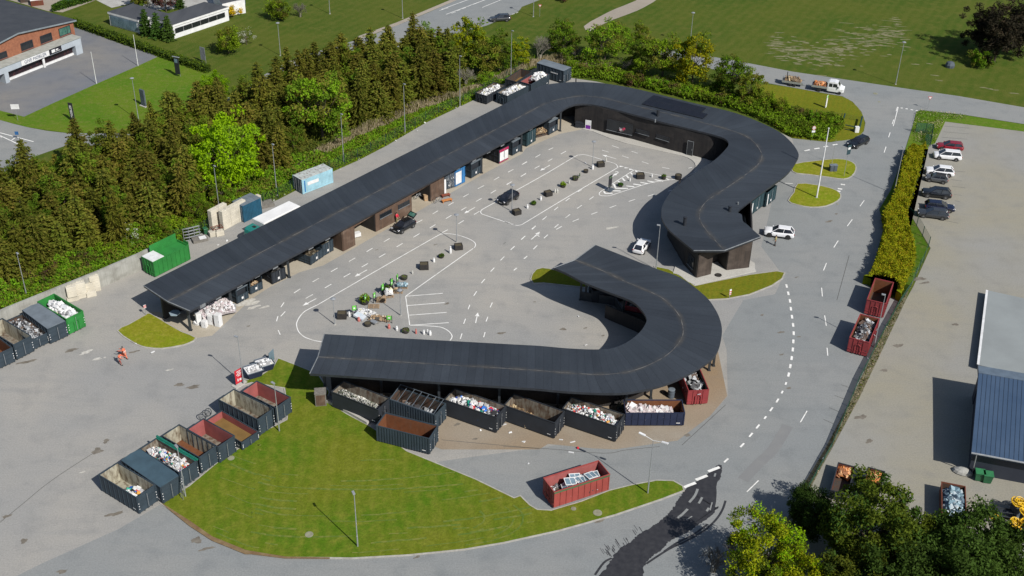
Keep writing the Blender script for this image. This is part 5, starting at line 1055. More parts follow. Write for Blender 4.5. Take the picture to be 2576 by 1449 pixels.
# ================= STREET FURNITURE =================
def lamp(label,k,x,y,h,arm=(0,1),k2=None,head='square',group='street lamps'):
    c=g(k,x,y); t=empty('street_lamp',(c[0],c[1],0),0,label,'street lamp',group)
    b=MB(); b.tube((0,0,0),(0,0,h*.22),.085,10,.085); b.tube((0,0,h*.22),(0,0,h),.065,10,.04); b.build('pole',K('galvanised'),t)
    MB().box(-.16,.16,-.16,.16,0,.06).build('base_plate',K('light_concrete'),t)
    hd=MB(); a=math.atan2(arm[1],arm[0]); T=TR(0,0,h,0,0,a)
    if head=='disc': hd.lathe([(.06,-.05),(.34,.02),(.38,.10),(.2,.2),(.04,.24)],16,(0,0,h)); hd.build('lamp_head',K('galvanised'),t)
    elif head=='double':
        for s in (-1,1):
            hd.tube((0,0,h),tuple((T@Vector((s*1.0,0,.25)))),.035,6); hd.obox(T@TR(s*1.35,0,.3,0,-s*.12,0),.75,.26,.12)
        hd.build('lamp_head',K('plain_white'),t)
    else:
        hd.obox(T@TR(.22,0,.05,0,-.1,0),.5,.26,.11); hd.build('lamp_head',K('galvanised'),t); l=MB(); l.obox(T@TR(.24,0,-.02,0,-.1,0),.36,.2,.02); l.build('lamp_glass',K('lamp_glass'),t)
    return t
fd=(-.3,1)
for lab,k,x,y,h in (('grey lamp post in the shrubs behind the left concrete wall','e',248,1395,7.4),('grey lamp post behind the stacked concrete blocks','P',553,537,8.2),('grey lamp post left of the light blue shipping container','P',697,491,8.9),('grey lamp post right of the light blue shipping container','P',865,412,9.0),('grey lamp post at the fence right of the dry reeds','P',1019,336,9.3),('grey lamp post at the fence in front of the tallest spruces','P',1157,268,9.8),('grey lamp post beside the back corner containers','P',1285,197,9.6)):
    lamp(lab,k,x,y,h,(.55,-.6))
lamp('grey lamp post standing alone on the big lawn','P',900,1376,7.3,(-.3,.6)); lamp('grey lamp post in front of the tall cream-lined container','P',703,1086,7.0,(-.8,.6)); lamp('grey lamp post with leaning ladder beside the closed blue container','P',467,1250,7.0,(-.6,.7)); lamp('grey lamp post behind the red sign','P',613,967,7.1,(-.9,.3))
lamp('tall grey lamp post before the gatehouse','P',1650,678,7.3,(-1,.05)); lamp('grey lamp post beside the red containers at the green fence','l',1232,530,8.1,(-.5,.1)); lamp('lamp post with two arms on the grass tip','o',1292,712,7.6,(.85,-.5),head='double')
lamp('thin grey lamp post next to the planter at the island top','f',1835,882,4.6,head='disc'); lamp('thin grey lamp post left of the parked black hatchback planter','f',2330,607,4.6,head='disc'); lamp('thin grey lamp post at the far end of the upper island','g',797,208,4.6,head='disc'); lamp('thin grey lamp post left of the green-sign display','j',745,330,4.0,head='disc'); lamp('thin grey lamp post right of the green-sign display','j',1335,250,4.0,head='disc')
for lab,x,y,h in (('white-headed lamp post on the left entrance lawn',349,303,7.9),('white-headed lamp post on the far lawn behind the spruces',705.7,140,6.7),('lamp post at the top edge left of the cycle path',829.8,35,6.5),('lamp post at the top edge beside the cycle path',1013,46,6.5),('lamp post by the junction at the top edge',1341.6,42,6.5),('white-headed lamp post before the large meadow',1735.5,114,6.9),('white-headed lamp post left of the dark conifer',2253,212,8.5)): lamp(lab,'P',x,y,h,head='disc')
lamp('lamp post with grey box in the yellow hedge','h',1410,447,8.2,(-.2,1))
def pole(label,k,x,y,h,r=.07,name='flagpole',mat='plain_white'):
    c=g(k,x,y); t=empty(name,(*c,0),0,label,'flagpole'); MB().tube((0,0,.1),(0,0,h),r,10,r*.55).build('pole',K(mat),t); MB().lathe([(r*2.2,0),(r*2.2,.1),(r*1.2,.14)],12).build('base',K('galvanised'),t); MB().lathe([(r*.4,0),(r,.06),(r*.4,.13)],10,(0,0,h)).build('finial',K(mat),t)
pole('tall white flagpole on the lower entrance island','P',2054,498,12.2,.14); pole('white flagpole on the shop forecourt, nearer one','a',865,750,6.2); pole('white flagpole on the shop forecourt, farther one','a',1237,590,6.2)
pole('thin grey pole on the upper entrance island','h',855,176,4.3,.04,'thin_pole','galvanised')
def signpost(label,k,x,y,w,h,z0,ang,mat,legs=1,name='road_sign',th=.05,back='galvanised',frame=None,cat='sign'):
    c=g(k,x,y); t=empty(name,(*c,0),ang,label,cat)
    MB().box(-w/2,w/2,-th/2,th/2,z0,z0+h).build('sign_face',K(mat),t)
    for s in ((0,) if legs==1 else (-w*.42,w*.42)): MB().tube((s,th/2+.05,0),(s,th/2+.05,z0+h*.95),.035,8).build('leg',K(back),t)
    return t,c
M('sign_red',(.55,.02,.04),(.48,.02,.03)); M('sign_blue',(.02,.12,.32)); M('sign_green',(.10,.50,.05),(.2,.6,.1)); M('purple',(.18,.02,.32))
t,c=signpost('red notice board on a stone foot at the corner of the lawn','i',2150,872,1.2,2.0,.4,.9,'sign_red',2,'notice_sign'); MB().box(-.9,.9,-.35,.5,0,.15).build('foot',K('light_concrete'),t)
ln=MB()
for i,wd in enumerate((.7,.5,.8,.45)): ln.box(-wd/2,wd/2,-.032,-.027,2.1-i*.22,2.2-i*.22)
ln.box(-.3,-.15,-.032,-.027,.7,1.1); ln.box(.0,.3,-.032,-.027,.7,1.0); ln.build('printed_lines',K('plain_white'),t)
t,c=signpost('blue and grey board at the far side of the two grey bins','i',2440,690,1.1,1.6,.5,1.2,'glass_blue',2,'notice_sign')
# two wide wheeled tipping bins
for lab,x,y in (('grey tipping bin with white load nearer the red sign',2275,790),('grey tipping bin with white load by the blue board',2375,730)):
    c=g('i',x,y); t=empty('tipping_bin',(*c,0),.55,lab,'bin','tipping bins beside the lawn'); b=MB(); w0,w1=.75,1.05
    b.add([(-w0,-.7,.15),(w0,-.7,.15),(w0,.7,.15),(-w0,.7,.15),(-w1,-.95,1.15),(w1,-.95,1.15),(w1,.95,1.15),(-w1,.95,1.15)],[(0,1,5,4),(1,2,6,5),(2,3,7,6),(3,0,4,7),(3,2,1,0)]); b.build('tub',K('skip_navy'),t)
    MB().box(-w1,w1,-.99,-.93,1.12,1.2).box(-w1,w1,.93,.99,1.12,1.2).box(-w1-.03,-w1+.03,-.93,.93,1.12,1.2).box(w1-.03,w1+.03,-.93,.93,1.12,1.2).build('rim',K('lid_grey'),t); MB().box(-w1+.08,w1-.08,-.88,.88,1.0,1.05).build('liner',K('plain_white'),t)
    heap('bin_load','white sheets and offcuts lying in '+('the nearer' if x==2275 else 'the farther')+' tipping bin','offcuts',-.8,.8,-.7,.7,.95,1.2,25,'white',c,.55,(.15,.4),seed=x)
# cable reels / axles behind the shallow container
for i,(x,y) in enumerate(((1820,1180),(1868,1145))):
    c=g('i',x,y); t=empty('steel_hoop',(*c,0),.5+i*.4,('dark steel hoop' if i==0 else 'second dark steel hoop')+(' lying left of' if i==0 else ' leaning right behind')+' the shallow flat container','hoop'); b=MB(); torus(b,TR(0,0,.5,PI/2-.5,0,0),.45,.05,18,6); b.build('ring',K('dark_steel'),t); s=MB()
    for q in range(6): a_=q*PI/3; s.tube((0,0,.5),tuple(TR(0,0,.5,PI/2-.5,0,0)@Vector((.45*math.cos(a_),.45*math.sin(a_),0))),.02,4)
    s.build('spokes',K('dark_steel'),t)
# A ladder at the lamp
a0=g('m',1630,765); a1=g('m',1675,742); t=empty('ladder',(*a0,0),0,'aluminium ladder leaning against the lamp post by the closed container','ladder'); v=Vector(a1)-Vector(a0); n=Vector((-v.y,v.x)).normalized()*.22; b=MB(); q=MB()
for s in (-1,1): b.tube((n.x*s,n.y*s,0),(v.x*.8+n.x*s,v.y*.8+n.y*s,3.2),.025,5)
for i in range(1,10): f_=i/10; q.tube((v.x*.8*f_-n.x,v.y*.8*f_-n.y,3.2*f_),(v.x*.8*f_+n.x,v.y*.8*f_+n.y,3.2*f_),.018,4)
b.build('rails',K('galvanised'),t); q.build('rungs',K('galvanised'),t)
# junction signs
t,c=signpost('round white sign with red ring and plate beneath at the entrance','d',678,1255,.62,.35,1.5,.2,'plain_white'); b=MB().tube((0,-.04,2.35),(0,.02,2.35),.36,20); b.build('sign_disc',K('plain_white'),t); rr=MB(); torus(rr,TR(0,-.05,2.35,PI/2),.32,.035,22,4); rr.build('red_ring',K('sign_red'),t); MB().box(-.2,.2,-.06,-.045,2.3,2.4).build('car_symbol',K('plastic_black'),t)
def yieldsign(label,k,x,y,h=2.3,ang=0):
    c=g(k,x,y); t=empty('give_way_sign',(*c,0),ang,label,'sign'); MB().tube((0,.04,0),(0,.04,h),.03,8).build('leg',K('galvanised'),t)
    for r_,m,o in ((.45,'sign_red',0),(.30,'plain_white',-.03)):
        b=MB(); p=[(r_*math.cos(a),r_*math.sin(a)) for a in (PI*7/6+PI/3,PI*11/6+PI/3,PI/2+PI/3)]; p=[(r_*math.sin(a),-r_*math.cos(a)) for a in (0,2*PI/3,4*PI/3)]
        b.add([(u,o-.015,h+v-.1) for u,v in p]+[(u,o+.015,h+v-.1) for u,v in p],[(0,1,2),(5,4,3),(0,3,4,1),(1,4,5,2),(2,5,3,0)]); b.build('sign_face' if r_>.4 else 'sign_inset',K(m),t)
yieldsign('triangular give way sign at the road junction tip','d',1713,978,2.4); yieldsign('triangular give way sign behind the bare bushes at the top','c',325,150,2.6)
t,c=signpost('tall blue and grey sign panel on a pole on the upper island','h',965,295,.75,1.7,4.1,.5,'sign_teal' if 0 else 'skip_teal'); MB().box(-.25,.25,-.035,-.03,5.0,5.4).build('symbol',K('plain_white'),t)
t,c=signpost('white banner with green corner standing on the entrance verge','d',800,968,.55,2.4,.15,.95,'plain_white',2,'banner'); MB().box(-.1,.27,-.03,-.027,2.0,2.5).build('green_corner',K('sign_green'),t)
c=g('h',862,245); t=empty('control_cabinet',(*c,0),.1,'grey control cabinet on the upper entrance island','cabinet'); MB().box(-.6,.6,-.35,.35,0,1.15).build('housing',K('skip_grey'),t); MB().box(-.66,.66,-.4,.4,1.15,1.2).build('lid',K('lid_grey'),t); MB().box(-.5,-.02,-.37,-.351,.1,1.05).box(.02,.5,-.37,-.351,.1,1.05).build('door',K('skip_grey'),t)
t,c=signpost('black totem sign with blue foot in the painted triangle','6',1010,665,.95,2.1,.6,.95,'sign_black',2,'totem_sign'); MB().box(-.7,.7,-.5,.5,0,.14).build('foot',K('skip_grey'),t); MB().box(-.4,.4,-.035,-.028,2.2,2.5).box(-.4,.0,-.035,-.028,.8,.9).build('print',K('plain_white') if 0 else K('faded_green'),t)
# shop signs
t,c=signpost('narrow black banner with white lettering on the entrance lawn','a',655,1085,.9,3.3,.2,-.3,'sign_black',2,'banner'); o=sign_text('MØBLER',.62,t,(0,-.04,1.9),(PI/2,-PI/2,0),K('plain_white'))
t,c=signpost('dark grey stone-like totem beside the entrance lamp post','a',1290,950,1.1,3.1,.1,-.6,'skip_grey',2,'totem_sign',.3); MB().box(-.8,.8,-.4,.4,0,.12).build('foot',K('light_concrete'),t)
t,c=signpost('tall dark pylon sign with blue header before the long hedge','a',1597,685,1.0,3.4,.5,-.4,'sign_black',2,'pylon_sign',.2); MB().box(-.35,.35,-.12,-.105,2.8,3.6).build('white_emblem',K('glass_blue'),t); MB().box(-.8,.8,-.12,.12,3.9,4.0).build('top_cap',K('galvanised'),t)
t,c=signpost('pale blue framed sign on two posts behind the long hedge','a',1825,562,1.2,2.6,.6,-.5,'fascia_metal',2,'notice_sign',.1); 
t,c=signpost('small white sign at the corner of the forecourt','a',160,1080,1.4,.9,2.2,.1,'plain_white',1,'notice_sign')
t,c=signpost('red and white marker post by the left island','i',1310,250,.35,.5,1.2,.6,'plain_white',1,'marker_sign'); MB().box(-.175,.175,-.03,-.026,1.3,1.42).box(-.175,.175,-.03,-.026,1.5,1.62).build('red_stripes',K('sign_red'),t)
t,c=signpost('white and red marker post on the lens-shaped grass','g',2025,1390,.3,.9,.7,.4,'plain_white',1,'marker_sign'); MB().box(-.15,.15,-.03,-.026,.8,.95).box(-.15,.15,-.03,-.026,1.15,1.3).build('red_stripes',K('sign_red'),t)
t,c=signpost('blue keep-right sign at the traffic island, left edge','a',160,1245,.6,.6,.8,.1,'sign_blue',1)
# purple poster frame and grey box at the arch
t,c=signpost('white poster with purple block leaning at the arch','c',757,1158,1.1,1.7,.05,-.35,'plain_white',2,'poster'); MB().box(-.45,.45,-.032,-.027,.1,.8).build('purple_block',K('purple'),t)
c=g('c',685,1140); t=empty('storage_chest',(*c,0),-.3,'dark storage chest beside the purple poster','chest'); MB().box(-.75,.75,-.45,.45,0,.95).build('box',K('skip_darker'),t); MB().box(-.8,.8,-.5,.5,.95,1.02).build('lid',K('anthracite'),t)
# clothing display seen in the big window opening (inside, on the sill line)
heap('clothes_rack','pink and white clothes hanging at the shop window of the wing','clothes',-1.2,1.2,-.12,.12,0,.9,60,'clothes',(*g('c',1092,1236),1.0),-.25,(.15,.23),seed=4)
# barrier gate at the entrance
gt=empty('sliding_gate',(*g('d',960,1100),0),0,'dark green sliding gate frame at the right tip of the verge','gate')
def gbox(a,b,h0,h1,r,name,mat='skip_green2'):
    o=Vector(g('d',960,1100)); A=Vector(g(*a))-o; B=Vector(g(*b))-o; m=MB(); m.tube((A.x,A.y,h0),(B.x,B.y,h1),r,8); return m.build(name,K(mat),gt)
M('gate_green',(.012,.05,.035),(.01,.03,.025),1,.6)
gbox(('d',950,1115),('d',965,1060),.9,.9,.14,'post','gate_green'); gbox(('d',1095,1185),('d',1120,1085),.9,.9,.16,'post','gate_green'); gbox(('d',970,1150),('d',1090,1175),.7,.7,.1,'rail','gate_green'); gbox(('d',965,1160),('d',1095,1190),.15,.15,.06,'rail','gate_green')
cc=Vector(g('d',1075,1185))-Vector(g('d',960,1100)); MB().box(-.35,.35,-.3,.3,0,1.1).build('motor_box',K('plain_white'),gt,(cc.x,cc.y,0))
# fences ---------------------------------------------------------------
def mesh_mat(name,c,op):
    m,nt,b,pos=base(name,.6); b.inputs['Base Color'].default_value=(*c,1)
    tr=_n(nt,'ShaderNodeBsdfTransparent'); mx=_n(nt,'ShaderNodeMixShader'); mx.inputs[0].default_value=op
    nt.links.new(tr.outputs[0],mx.inputs[1]); nt.links.new(b.outputs[0],mx.inputs[2]); nt.links.new(mx.outputs[0],nt.nodes['Material Output'].inputs[0]); MC[name]=m
mesh_mat('wire_mesh',(.02,.05,.035),.16); mesh_mat('slatted_mesh',(.012,.085,.05),.3); mesh_mat('green_net',(.02,.1,.07),.5)
def fence(label,P,h,step,mat,pm='gate_green',name='fence',r=.04,rail=False):
    t=empty(name,(P[0][0],P[0][1],0),0,label,'fence'); o=Vector(P[0]); pb=None; pan=MB(); tot=0
    for a,b in zip(P,P[1:]):
        A,B=Vector(a)-o,Vector(b)-o; L=(B-A).length; n=max(1,int(L/step)); pan.add([(A.x,A.y,.05),(B.x,B.y,.05),(B.x,B.y,h-.05),(A.x,A.y,h-.05)],[(0,1,2,3)])
        if rail: pan.tube((A.x,A.y,h-.04),(B.x,B.y,h-.04),.02,5)
        for i in range(n):
            if tot>=95: break
            p=A+(B-A)*i/n; tot+=1
            if pb is None: q=MB(); q.box(-r,r,-r,r,0,h); pb=q.build('post',K(pm),t,(p.x,p.y,0))
            else: c=pb.copy(); COL.objects.link(c); c.location=(p.x,p.y,0)
    pan.build('mesh_panel',K(mat),t); return t
fence('dark green wire fence with posts along the reeds behind the hall',smooth(pts('f 240,485 700,245 b 950,1425 1200,1295 1560,1085 2000,870 2280,720 2400,650'),2,False),2.0,2.6,'wire_mesh')
fence('dark green wire fence by the left shrubs and green compactor',pts('e 1520,880 1690,850 1840,790 1960,700 f 240,490'),2.0,2.6,'wire_mesh')
mesh_mat('dense_mesh',(.012,.06,.035),.8)
fence('tall green mesh fence bending round the yellow hedge',pts('P 2280,545 2305,570 2335,623 2322,660 2291,721'),1.9,2.5,'slatted_mesh',rail=True)
fence('low dense green fence running down between road and shed yard',pts('P 2291,721 2262,765 2216,850 2160,960 2092,1125 2030,1236 2010,1275'),.85,2.5,'dense_mesh',rail=True)
fence('thin green wire fence beside the yellow hedge in the car park',pts('d 1735,1310 h 1690,100 1650,280 1580,470 1545,600'),1.9,2.5,'wire_mesh')
fence('low dark rail fence at the edge of the entrance verge',pts('d 490,990 940,1060 1110,1090'),1.0,3.5,'wire_mesh',rail=True)
fence('green netting cage at the top of the yellow hedge',pts('d 1600,1190 1690,1195 1750,1200 1735,1300 1680,1290'),2.0,1.5,'green_net',rail=True)
# leaning steel gates by the fence
gp_=empty('stacked_gates',(*g('e',1720,860),0),.55,'grey steel gate frames leaning at the fence by the compactor','gate'); b=MB()
for i in range(3):
    for z in (.1,.6,1.1,1.6,2.1): b.tube((-1.2+i*.25,-.1*i,z),(1.2+i*.1,-.1*i,z),.035,5)
    for x in (-1.2,-.4,.4,1.2): b.tube((x,-.1*i,.05),(x,-.1*i,2.15),.035,5)
b.build('frames',K('galvanised'),gp_)
c=g('e',1790,865); t=empty('pallet_box',(*c,0),.5,'low weathered pallet box with plasterboard in front of the steel gates','box'); MB().box(-1.1,1.1,-.7,.7,.0,.45).build('crate',M('weathered_wood',(.2,.19,.17),(.12,.11,.1),3,.9),t); MB().box(-.1,.9,-.6,.3,.45,.52).build('board',K('plain_white'),t)
c=g('4',1150,590); t=empty('pallet_box',(*c,0),.5,'weathered grey platform box by the fence beyond the lorry','box'); MB().box(-1.2,1.2,-.9,.9,.25,.5).build('deck',K('weathered_wood'),t); MB().box(-1.2,1.2,-.9,-.85,.0,.25).box(-1.2,1.2,.85,.9,0,.25).build('side',K('weathered_wood'),t)
# concrete lego blocks
rusty('block_concrete',(.58,.54,.45),.22,(.36,.31,.22))
bb_=None
def block(label,k,x,y,z,rz=.5,l=1.6,w=.8,h=.8,c=None):
    global bb_
    c=c or g(k,x,y)
    if bb_ is None:
        b=MB(); b.box(-.8,.8,-.4,.4,0,.78); 
        for xx in (-.4,.4): b.box(xx-.15,xx+.15,-.15,.15,.78,.84)
        bb_=b.build('concrete_block',K('block_concrete'),None,(c[0],c[1],z),rz,label=label,cat='block',group='stacked concrete blocks')
        md=bb_.modifiers.new('b','BEVEL'); md.width=.04; return bb_
    o=bb_.copy(); COL.objects.link(o); o.location=(c[0],c[1],z); o.rotation_euler=(0,0,rz); o['label']=label; o.scale=(l/1.6,w/.8,h/.8); return o
BL='pale concrete block in the '
for st,(k,x,y,n) in enumerate((('e',655,1400,3),('e',735,1365,3),('e',800,1330,2),('e',860,1310,3),('e',820,1360,1))):
    nm=('first','second','third','fourth','lowest')[st]
    for i in range(n): block((('bottom','middle','top')[i] if n==3 else ('bottom','top')[i] if n==2 else 'single')+f' concrete block of the {nm} stack along the left wall',k,x,y,i*.8,.48,1.3,1.2 if st<2 else .8)
bo,bu=Vector(g('4',480,1010)),None; dA=Vector(g('4',720,880))-Vector(g('4',480,1010)); dA.normalize(); nA=Vector((-dA.y,dA.x)); an=math.atan2(dA.y,dA.x)
for i in range(3):
    for j in range(4):
        c=bo+dA*(.1+i*1.62)+nA*.5; block(f'concrete block, front block wall, {("left","middle","right")[i]} column, {("lowest","second","third","top")[j]} layer','',0,0,j*.8,an,c=(c.x,c.y))
for i in range(2):
    for j in range(4):
        c=bo+dA*(-.8+i*1.62)+nA*1.9; block(f'concrete block, rear block wall, {("left","right")[i]} column, {("lowest","second","third","top")[j]} layer','',0,0,j*.8,an,c=(c.x,c.y))
for j in range(3): block(f'{BL}stack right of the deep blue container, {("bottom","middle","top")[j]} piece','4',1010,660,j*.8,an,1.2)
for i,(x,y) in enumerate(((215,1130),(330,1120))): block(f'{BL}low open pen by the fence, {("left","right")[i]} front piece','4',x,y,0,an-.4,1.2)
c=g('4',290,1075); t=empty('welded_rack',(*c,.8),an-.4,'rusty steel rack resting in the low concrete pen','rack'); b=MB(); 
for a_,b_ in (((-.8,-.5),(.8,-.5)),((-.8,.5),(.8,.5)),((-.8,-.5),(-.8,.5)),((.8,-.5),(.8,.5)),((-.8,-.5),(0,.5)),((0,.5),(.8,-.5))): b.tube((*a_,.1),(*b_,.1),.05,5)
b.build('bars',K('rust_red'),t)
c=g('4',80,1100); 
def wheelie(label,k,x,y,rz,mat='bin_green'):
    M('bin_green',(.02,.12,.05),(.015,.08,.035),2,.6); c=g(k,x,y); t=empty('wheeled_bin',(*c,0),rz,label,'bin'); b=MB(); b.add([(-.24,-.26,.08),(.24,-.26,.08),(.24,.26,.08),(-.24,.26,.08),(-.3,-.34,1.0),(.3,-.34,1.0),(.3,.34,1.0),(-.3,.34,1.0)],[(3,2,1,0),(0,1,5,4),(1,2,6,5),(2,3,7,6),(3,0,4,7),(4,5,6,7)]); b.build('body',K(mat),t)
    l=MB(); l.add([(-.33,-.38,1.0),(.33,-.38,1.0),(.33,.4,1.0),(-.33,.4,1.0),(-.3,-.3,1.08),(.3,-.3,1.08),(.3,.36,1.1),(-.3,.36,1.1)],[(0,1,5,4),(1,2,6,5),(2,3,7,6),(3,0,4,7),(4,5,6,7),(3,2,1,0)]); l.build('lid',K(mat),t)
    for s in (-1,1): MB().tube((s*.2,.3,.1),(s*.28,.3,.1),.1,10).build('wheel',K('rubber'),t)
wheelie('green wheeled bin by the fence left of the concrete pen','4',80,1105,.6)
for lab,x,y in (('large green rubbish bin at the shed wall, left of two',498,345),('large green rubbish bin at the shed wall, right of two',590,370)):
    c=g('9',x,y); t=empty('rubbish_bin',(*c,0),-.2,lab,'bin'); b=MB(); b.add([(-.42,-.36,.1),(.42,-.36,.1),(.42,.36,.1),(-.42,.36,.1),(-.5,-.45,1.15),(.5,-.45,1.15),(.5,.45,1.15),(-.5,.45,1.15)],[(3,2,1,0),(0,1,5,4),(1,2,6,5),(2,3,7,6),(3,0,4,7),(4,5,6,7)]); b.build('body',K('bin_green'),t); MB().box(-.54,.54,-.5,.5,1.15,1.25).build('lid',M('bin_lid',(.03,.2,.08)),t)
c=g('p',2025,525); b=MB(); b.lathe([(.7,0),(.95,.12),(.8,.4),(.45,.62),(.1,.7)],12); o=b.build('boulder',M('pale_stone',(.4,.4,.38),(.3,.3,.28),2,.9),None,(*c,0),-.4,label='pale rounded boulder in front of the shed shadow',cat='boulder'); o.scale=(1.25,.7,1)
# shed-yard rail and yellow rope baskets
for i,(x,y,h) in enumerate(((910,740,1.6),(1035,740,1.5),(1010,860,1.6),(900,960,1.3),(1010,965,1.5))):
    c=g('9',x,y); t=empty('cable_basket',(*c,0),.3*i,('bright yellow cable bundle on a grey stand, '+('rear left one','rear right one at the picture edge','middle one','front left one','front right one')[i]),'cable','yellow cable bundles in the shed yard'); MB().box(-.45,.45,-.45,.45,0,h-.2).build('stand',K('skip_grey'),t); b=MB(); r_=random.Random(i)
    for q in range(14): torus(b,TR(r_.uniform(-.25,.25),r_.uniform(-.25,.25),h-.1+q*.035,r_.uniform(-.5,.5),r_.uniform(-.5,.5),0),r_.uniform(.3,.62),.05,14,5)
    b.build('cable_loops',M('cable_yellow',(.75,.48,.01),(.6,.36,.01),3,.5),t)
c=g('9',655,840); b=MB(); torus(b,TR(0,0,.9),.42,.13,18,8); b.build('yellow_hose',K('cable_yellow'),None,(*c,0),label='coil of yellow-green hose at the edge of the dark trees',cat='hose')
c=g('9',720,760); t=empty('trailer_frame',(*c,0),-.2,'dark metal trailer frame beside the yellow cables','trailer'); b=MB(); 
for a_,b_ in (((-1.6,-.7,.6),(1.6,-.7,.6)),((-1.6,.7,.6),(1.6,.7,.6)),((-1.6,-.7,1.2),(1.6,-.7,1.2)),((-1.6,.7,1.2),(1.6,.7,1.2)),((-1.6,-.7,.6),(-1.6,.7,.6)),((1.6,-.7,.6),(1.6,.7,.6)),((-1.6,-.7,.6),(-1.6,-.7,1.2)),((0,-.7,.6),(0,-.7,1.2)),((1.6,-.7,.6),(1.6,-.7,1.2))): b.tube(a_,b_,.05,5)
b.box(-1.6,1.6,-.7,.7,.5,.55); b.build('frame',K('dark_steel'),t)
for s in (-1,1): wheel(t,0,s*.8,.32,.2,'plastic_black')
# ================= YARD DISPLAYS =================
M('planter_black',(.018,.017,.016),(.035,.03,.027),3,.8); M('earth',(.06,.045,.03),(.09,.08,.04),4,.95)
leafm('shrub_leaf',(.07,.15,.012),(.03,.08,.008)); leafm('lime_leaf',(.22,.34,.01),(.10,.2,.01))
def tuft(n,r,h,seed,sz=.14,flat=.5):
    q=random.Random(seed); b=MB()
    for _ in range(n):
        a,rr=q.uniform(0,6.3),r*math.sqrt(q.random()); z=h*q.random()*(1-.6*(rr/r)**2); T=TR(rr*math.cos(a),rr*math.sin(a),z,q.uniform(-1,1),q.uniform(-1,1),q.uniform(0,6)); s=sz*q.uniform(.6,1.3)
        b.add([T@Vector((-s,0,0)),T@Vector((0,-s*flat,0)),T@Vector((s,0,0)),T@Vector((0,s*flat,0))],[(0,1,2,3)])
    return b
def sqplanter(label,k,x,y,rz=.5,w=1.15,d=.95,h=.75,plant=0):
    c=g(k,x,y); t=empty('square_planter',(*c,0),rz,label,'planter','square black planters on the islands'); b=MB(); x_,y_=w/2,d/2
    b.box(-x_,x_,-y_,-y_+.07,0,h); b.box(-x_,x_,y_-.07,y_,0,h); b.box(-x_,-x_+.07,-y_+.07,y_-.07,0,h); b.box(x_-.07,x_,-y_+.07,y_-.07,0,h)
    for i in range(3): b.box(-x_-.015,x_+.015,-y_-.015,-y_,h*(.08+i*.32),h*(.3+i*.32))
    b.build('tub',K('planter_black'),t); MB().box(-x_+.07,x_-.07,-y_+.07,y_-.07,h-.2,h-.1).build('soil',K('earth'),t)
    if plant: tuft(60,.5,.35,plant).build('plant',K('shrub_leaf'),t,(0,0,h-.1))
def rplanter(label,k,x,y,r=.5,h=.55,plant=None,mat='planter_black'):
    c=g(k,x,y); t=empty('round_planter',(*c,0),0,label,'planter','round dark planters on the islands'); MB().lathe([(r*.78,0),(r*.95,h*.3),(r,h*.7),(r*.96,h),(r*.84,h),(r*.82,h*.86),(.05,h*.86)],18).build('bowl',K(mat),t)
    MB().lathe([(r*.8,0),(r*.78,.03)],14,(0,0,h*.84)).build('soil',K('earth'),t)
    if plant: n,hh,m=plant; tuft(n,r*1.1,hh,int(x),.16).build('plant',K(m),t,(0,0,h*.8))
def can(label,k,x,y,mat='plain_white',r=.17,h=.62,name='milk_churn'):
    c=g(k,x,y); t=empty(name,(*c,0),0,label,'pot','small upright pots between the planters'); MB().lathe([(r*.85,0),(r,.05),(r,h*.65),(r*.6,h*.82),(r*.62,h*.94),(r*.75,h)],14).build('body',K(mat),t); MB().lathe([(r*.78,0),(r*.7,.05),(.03,.08)],12,(0,0,h)).build('lid',K(mat),t)
M('terracotta_pink',(.5,.16,.14),(.4,.12,.1)); M('pale_grey_pot',(.5,.5,.47),(.38,.38,.35))
# upper island
sqplanter('square black planter at the near end of the upper island','g',120,628); can('pale slim pot right of the near upper planter','g',215,578); rplanter('small round bush planter on the upper island','g',272,545,.38,.3,(90,.5,'shrub_leaf')); can('pale pot left of the middle upper planter','g',335,505)
sqplanter('square black planter in the middle of the upper island','g',400,462); can('first of two pale pots right of the middle upper planter','g',462,437,'pale_grey_pot'); can('second of two pale pots right of the middle upper planter','g',483,437,'pale_grey_pot')
rplanter('round planter with bright green bush on the upper island','g',535,388,.42,.45,(130,.7,'lime_leaf')); can('small pale figure pot beyond the bright green bush','g',588,355,'pale_grey_pot',.13,.5); rplanter('dark tub planter right of the bright green bush','g',643,323,.52,.6,(20,.15,'shrub_leaf')); can('thin dark sprig pot between two dark tubs','g',683,290,'faded_green',.1,.5); rplanter('smaller dark tub planter near the far thin lamp post','g',738,257,.42,.5); can('white pot at the foot of the far thin lamp post','g',799,228,r=.2,h=.75); sqplanter('square black planter at the far end of the upper island','g',870,200,.3); can('grey statuette beside the far upper square planter','g',917,160,'pale_grey_pot',.13,.7)
# painted triangle
rplanter('round dark planter inside the painted triangle tip','g',1048,380,.42,.42,(70,.3,'shrub_leaf')); can('white figure pot in the painted triangle','g',1133,335,r=.12,h=.55); sqplanter('square black planter in the painted triangle','g',1225,305,.1,1.25,1.05,.8); can('white bird figure between planters in the triangle','g',1330,300,r=.13,h=.5); rplanter('dark tub with green plant near the triangle point','g',1435,315,.38,.65,(50,.4,'shrub_leaf')); rplanter('large dark tub closing the triangle point','g',1565,315,.58,.8)
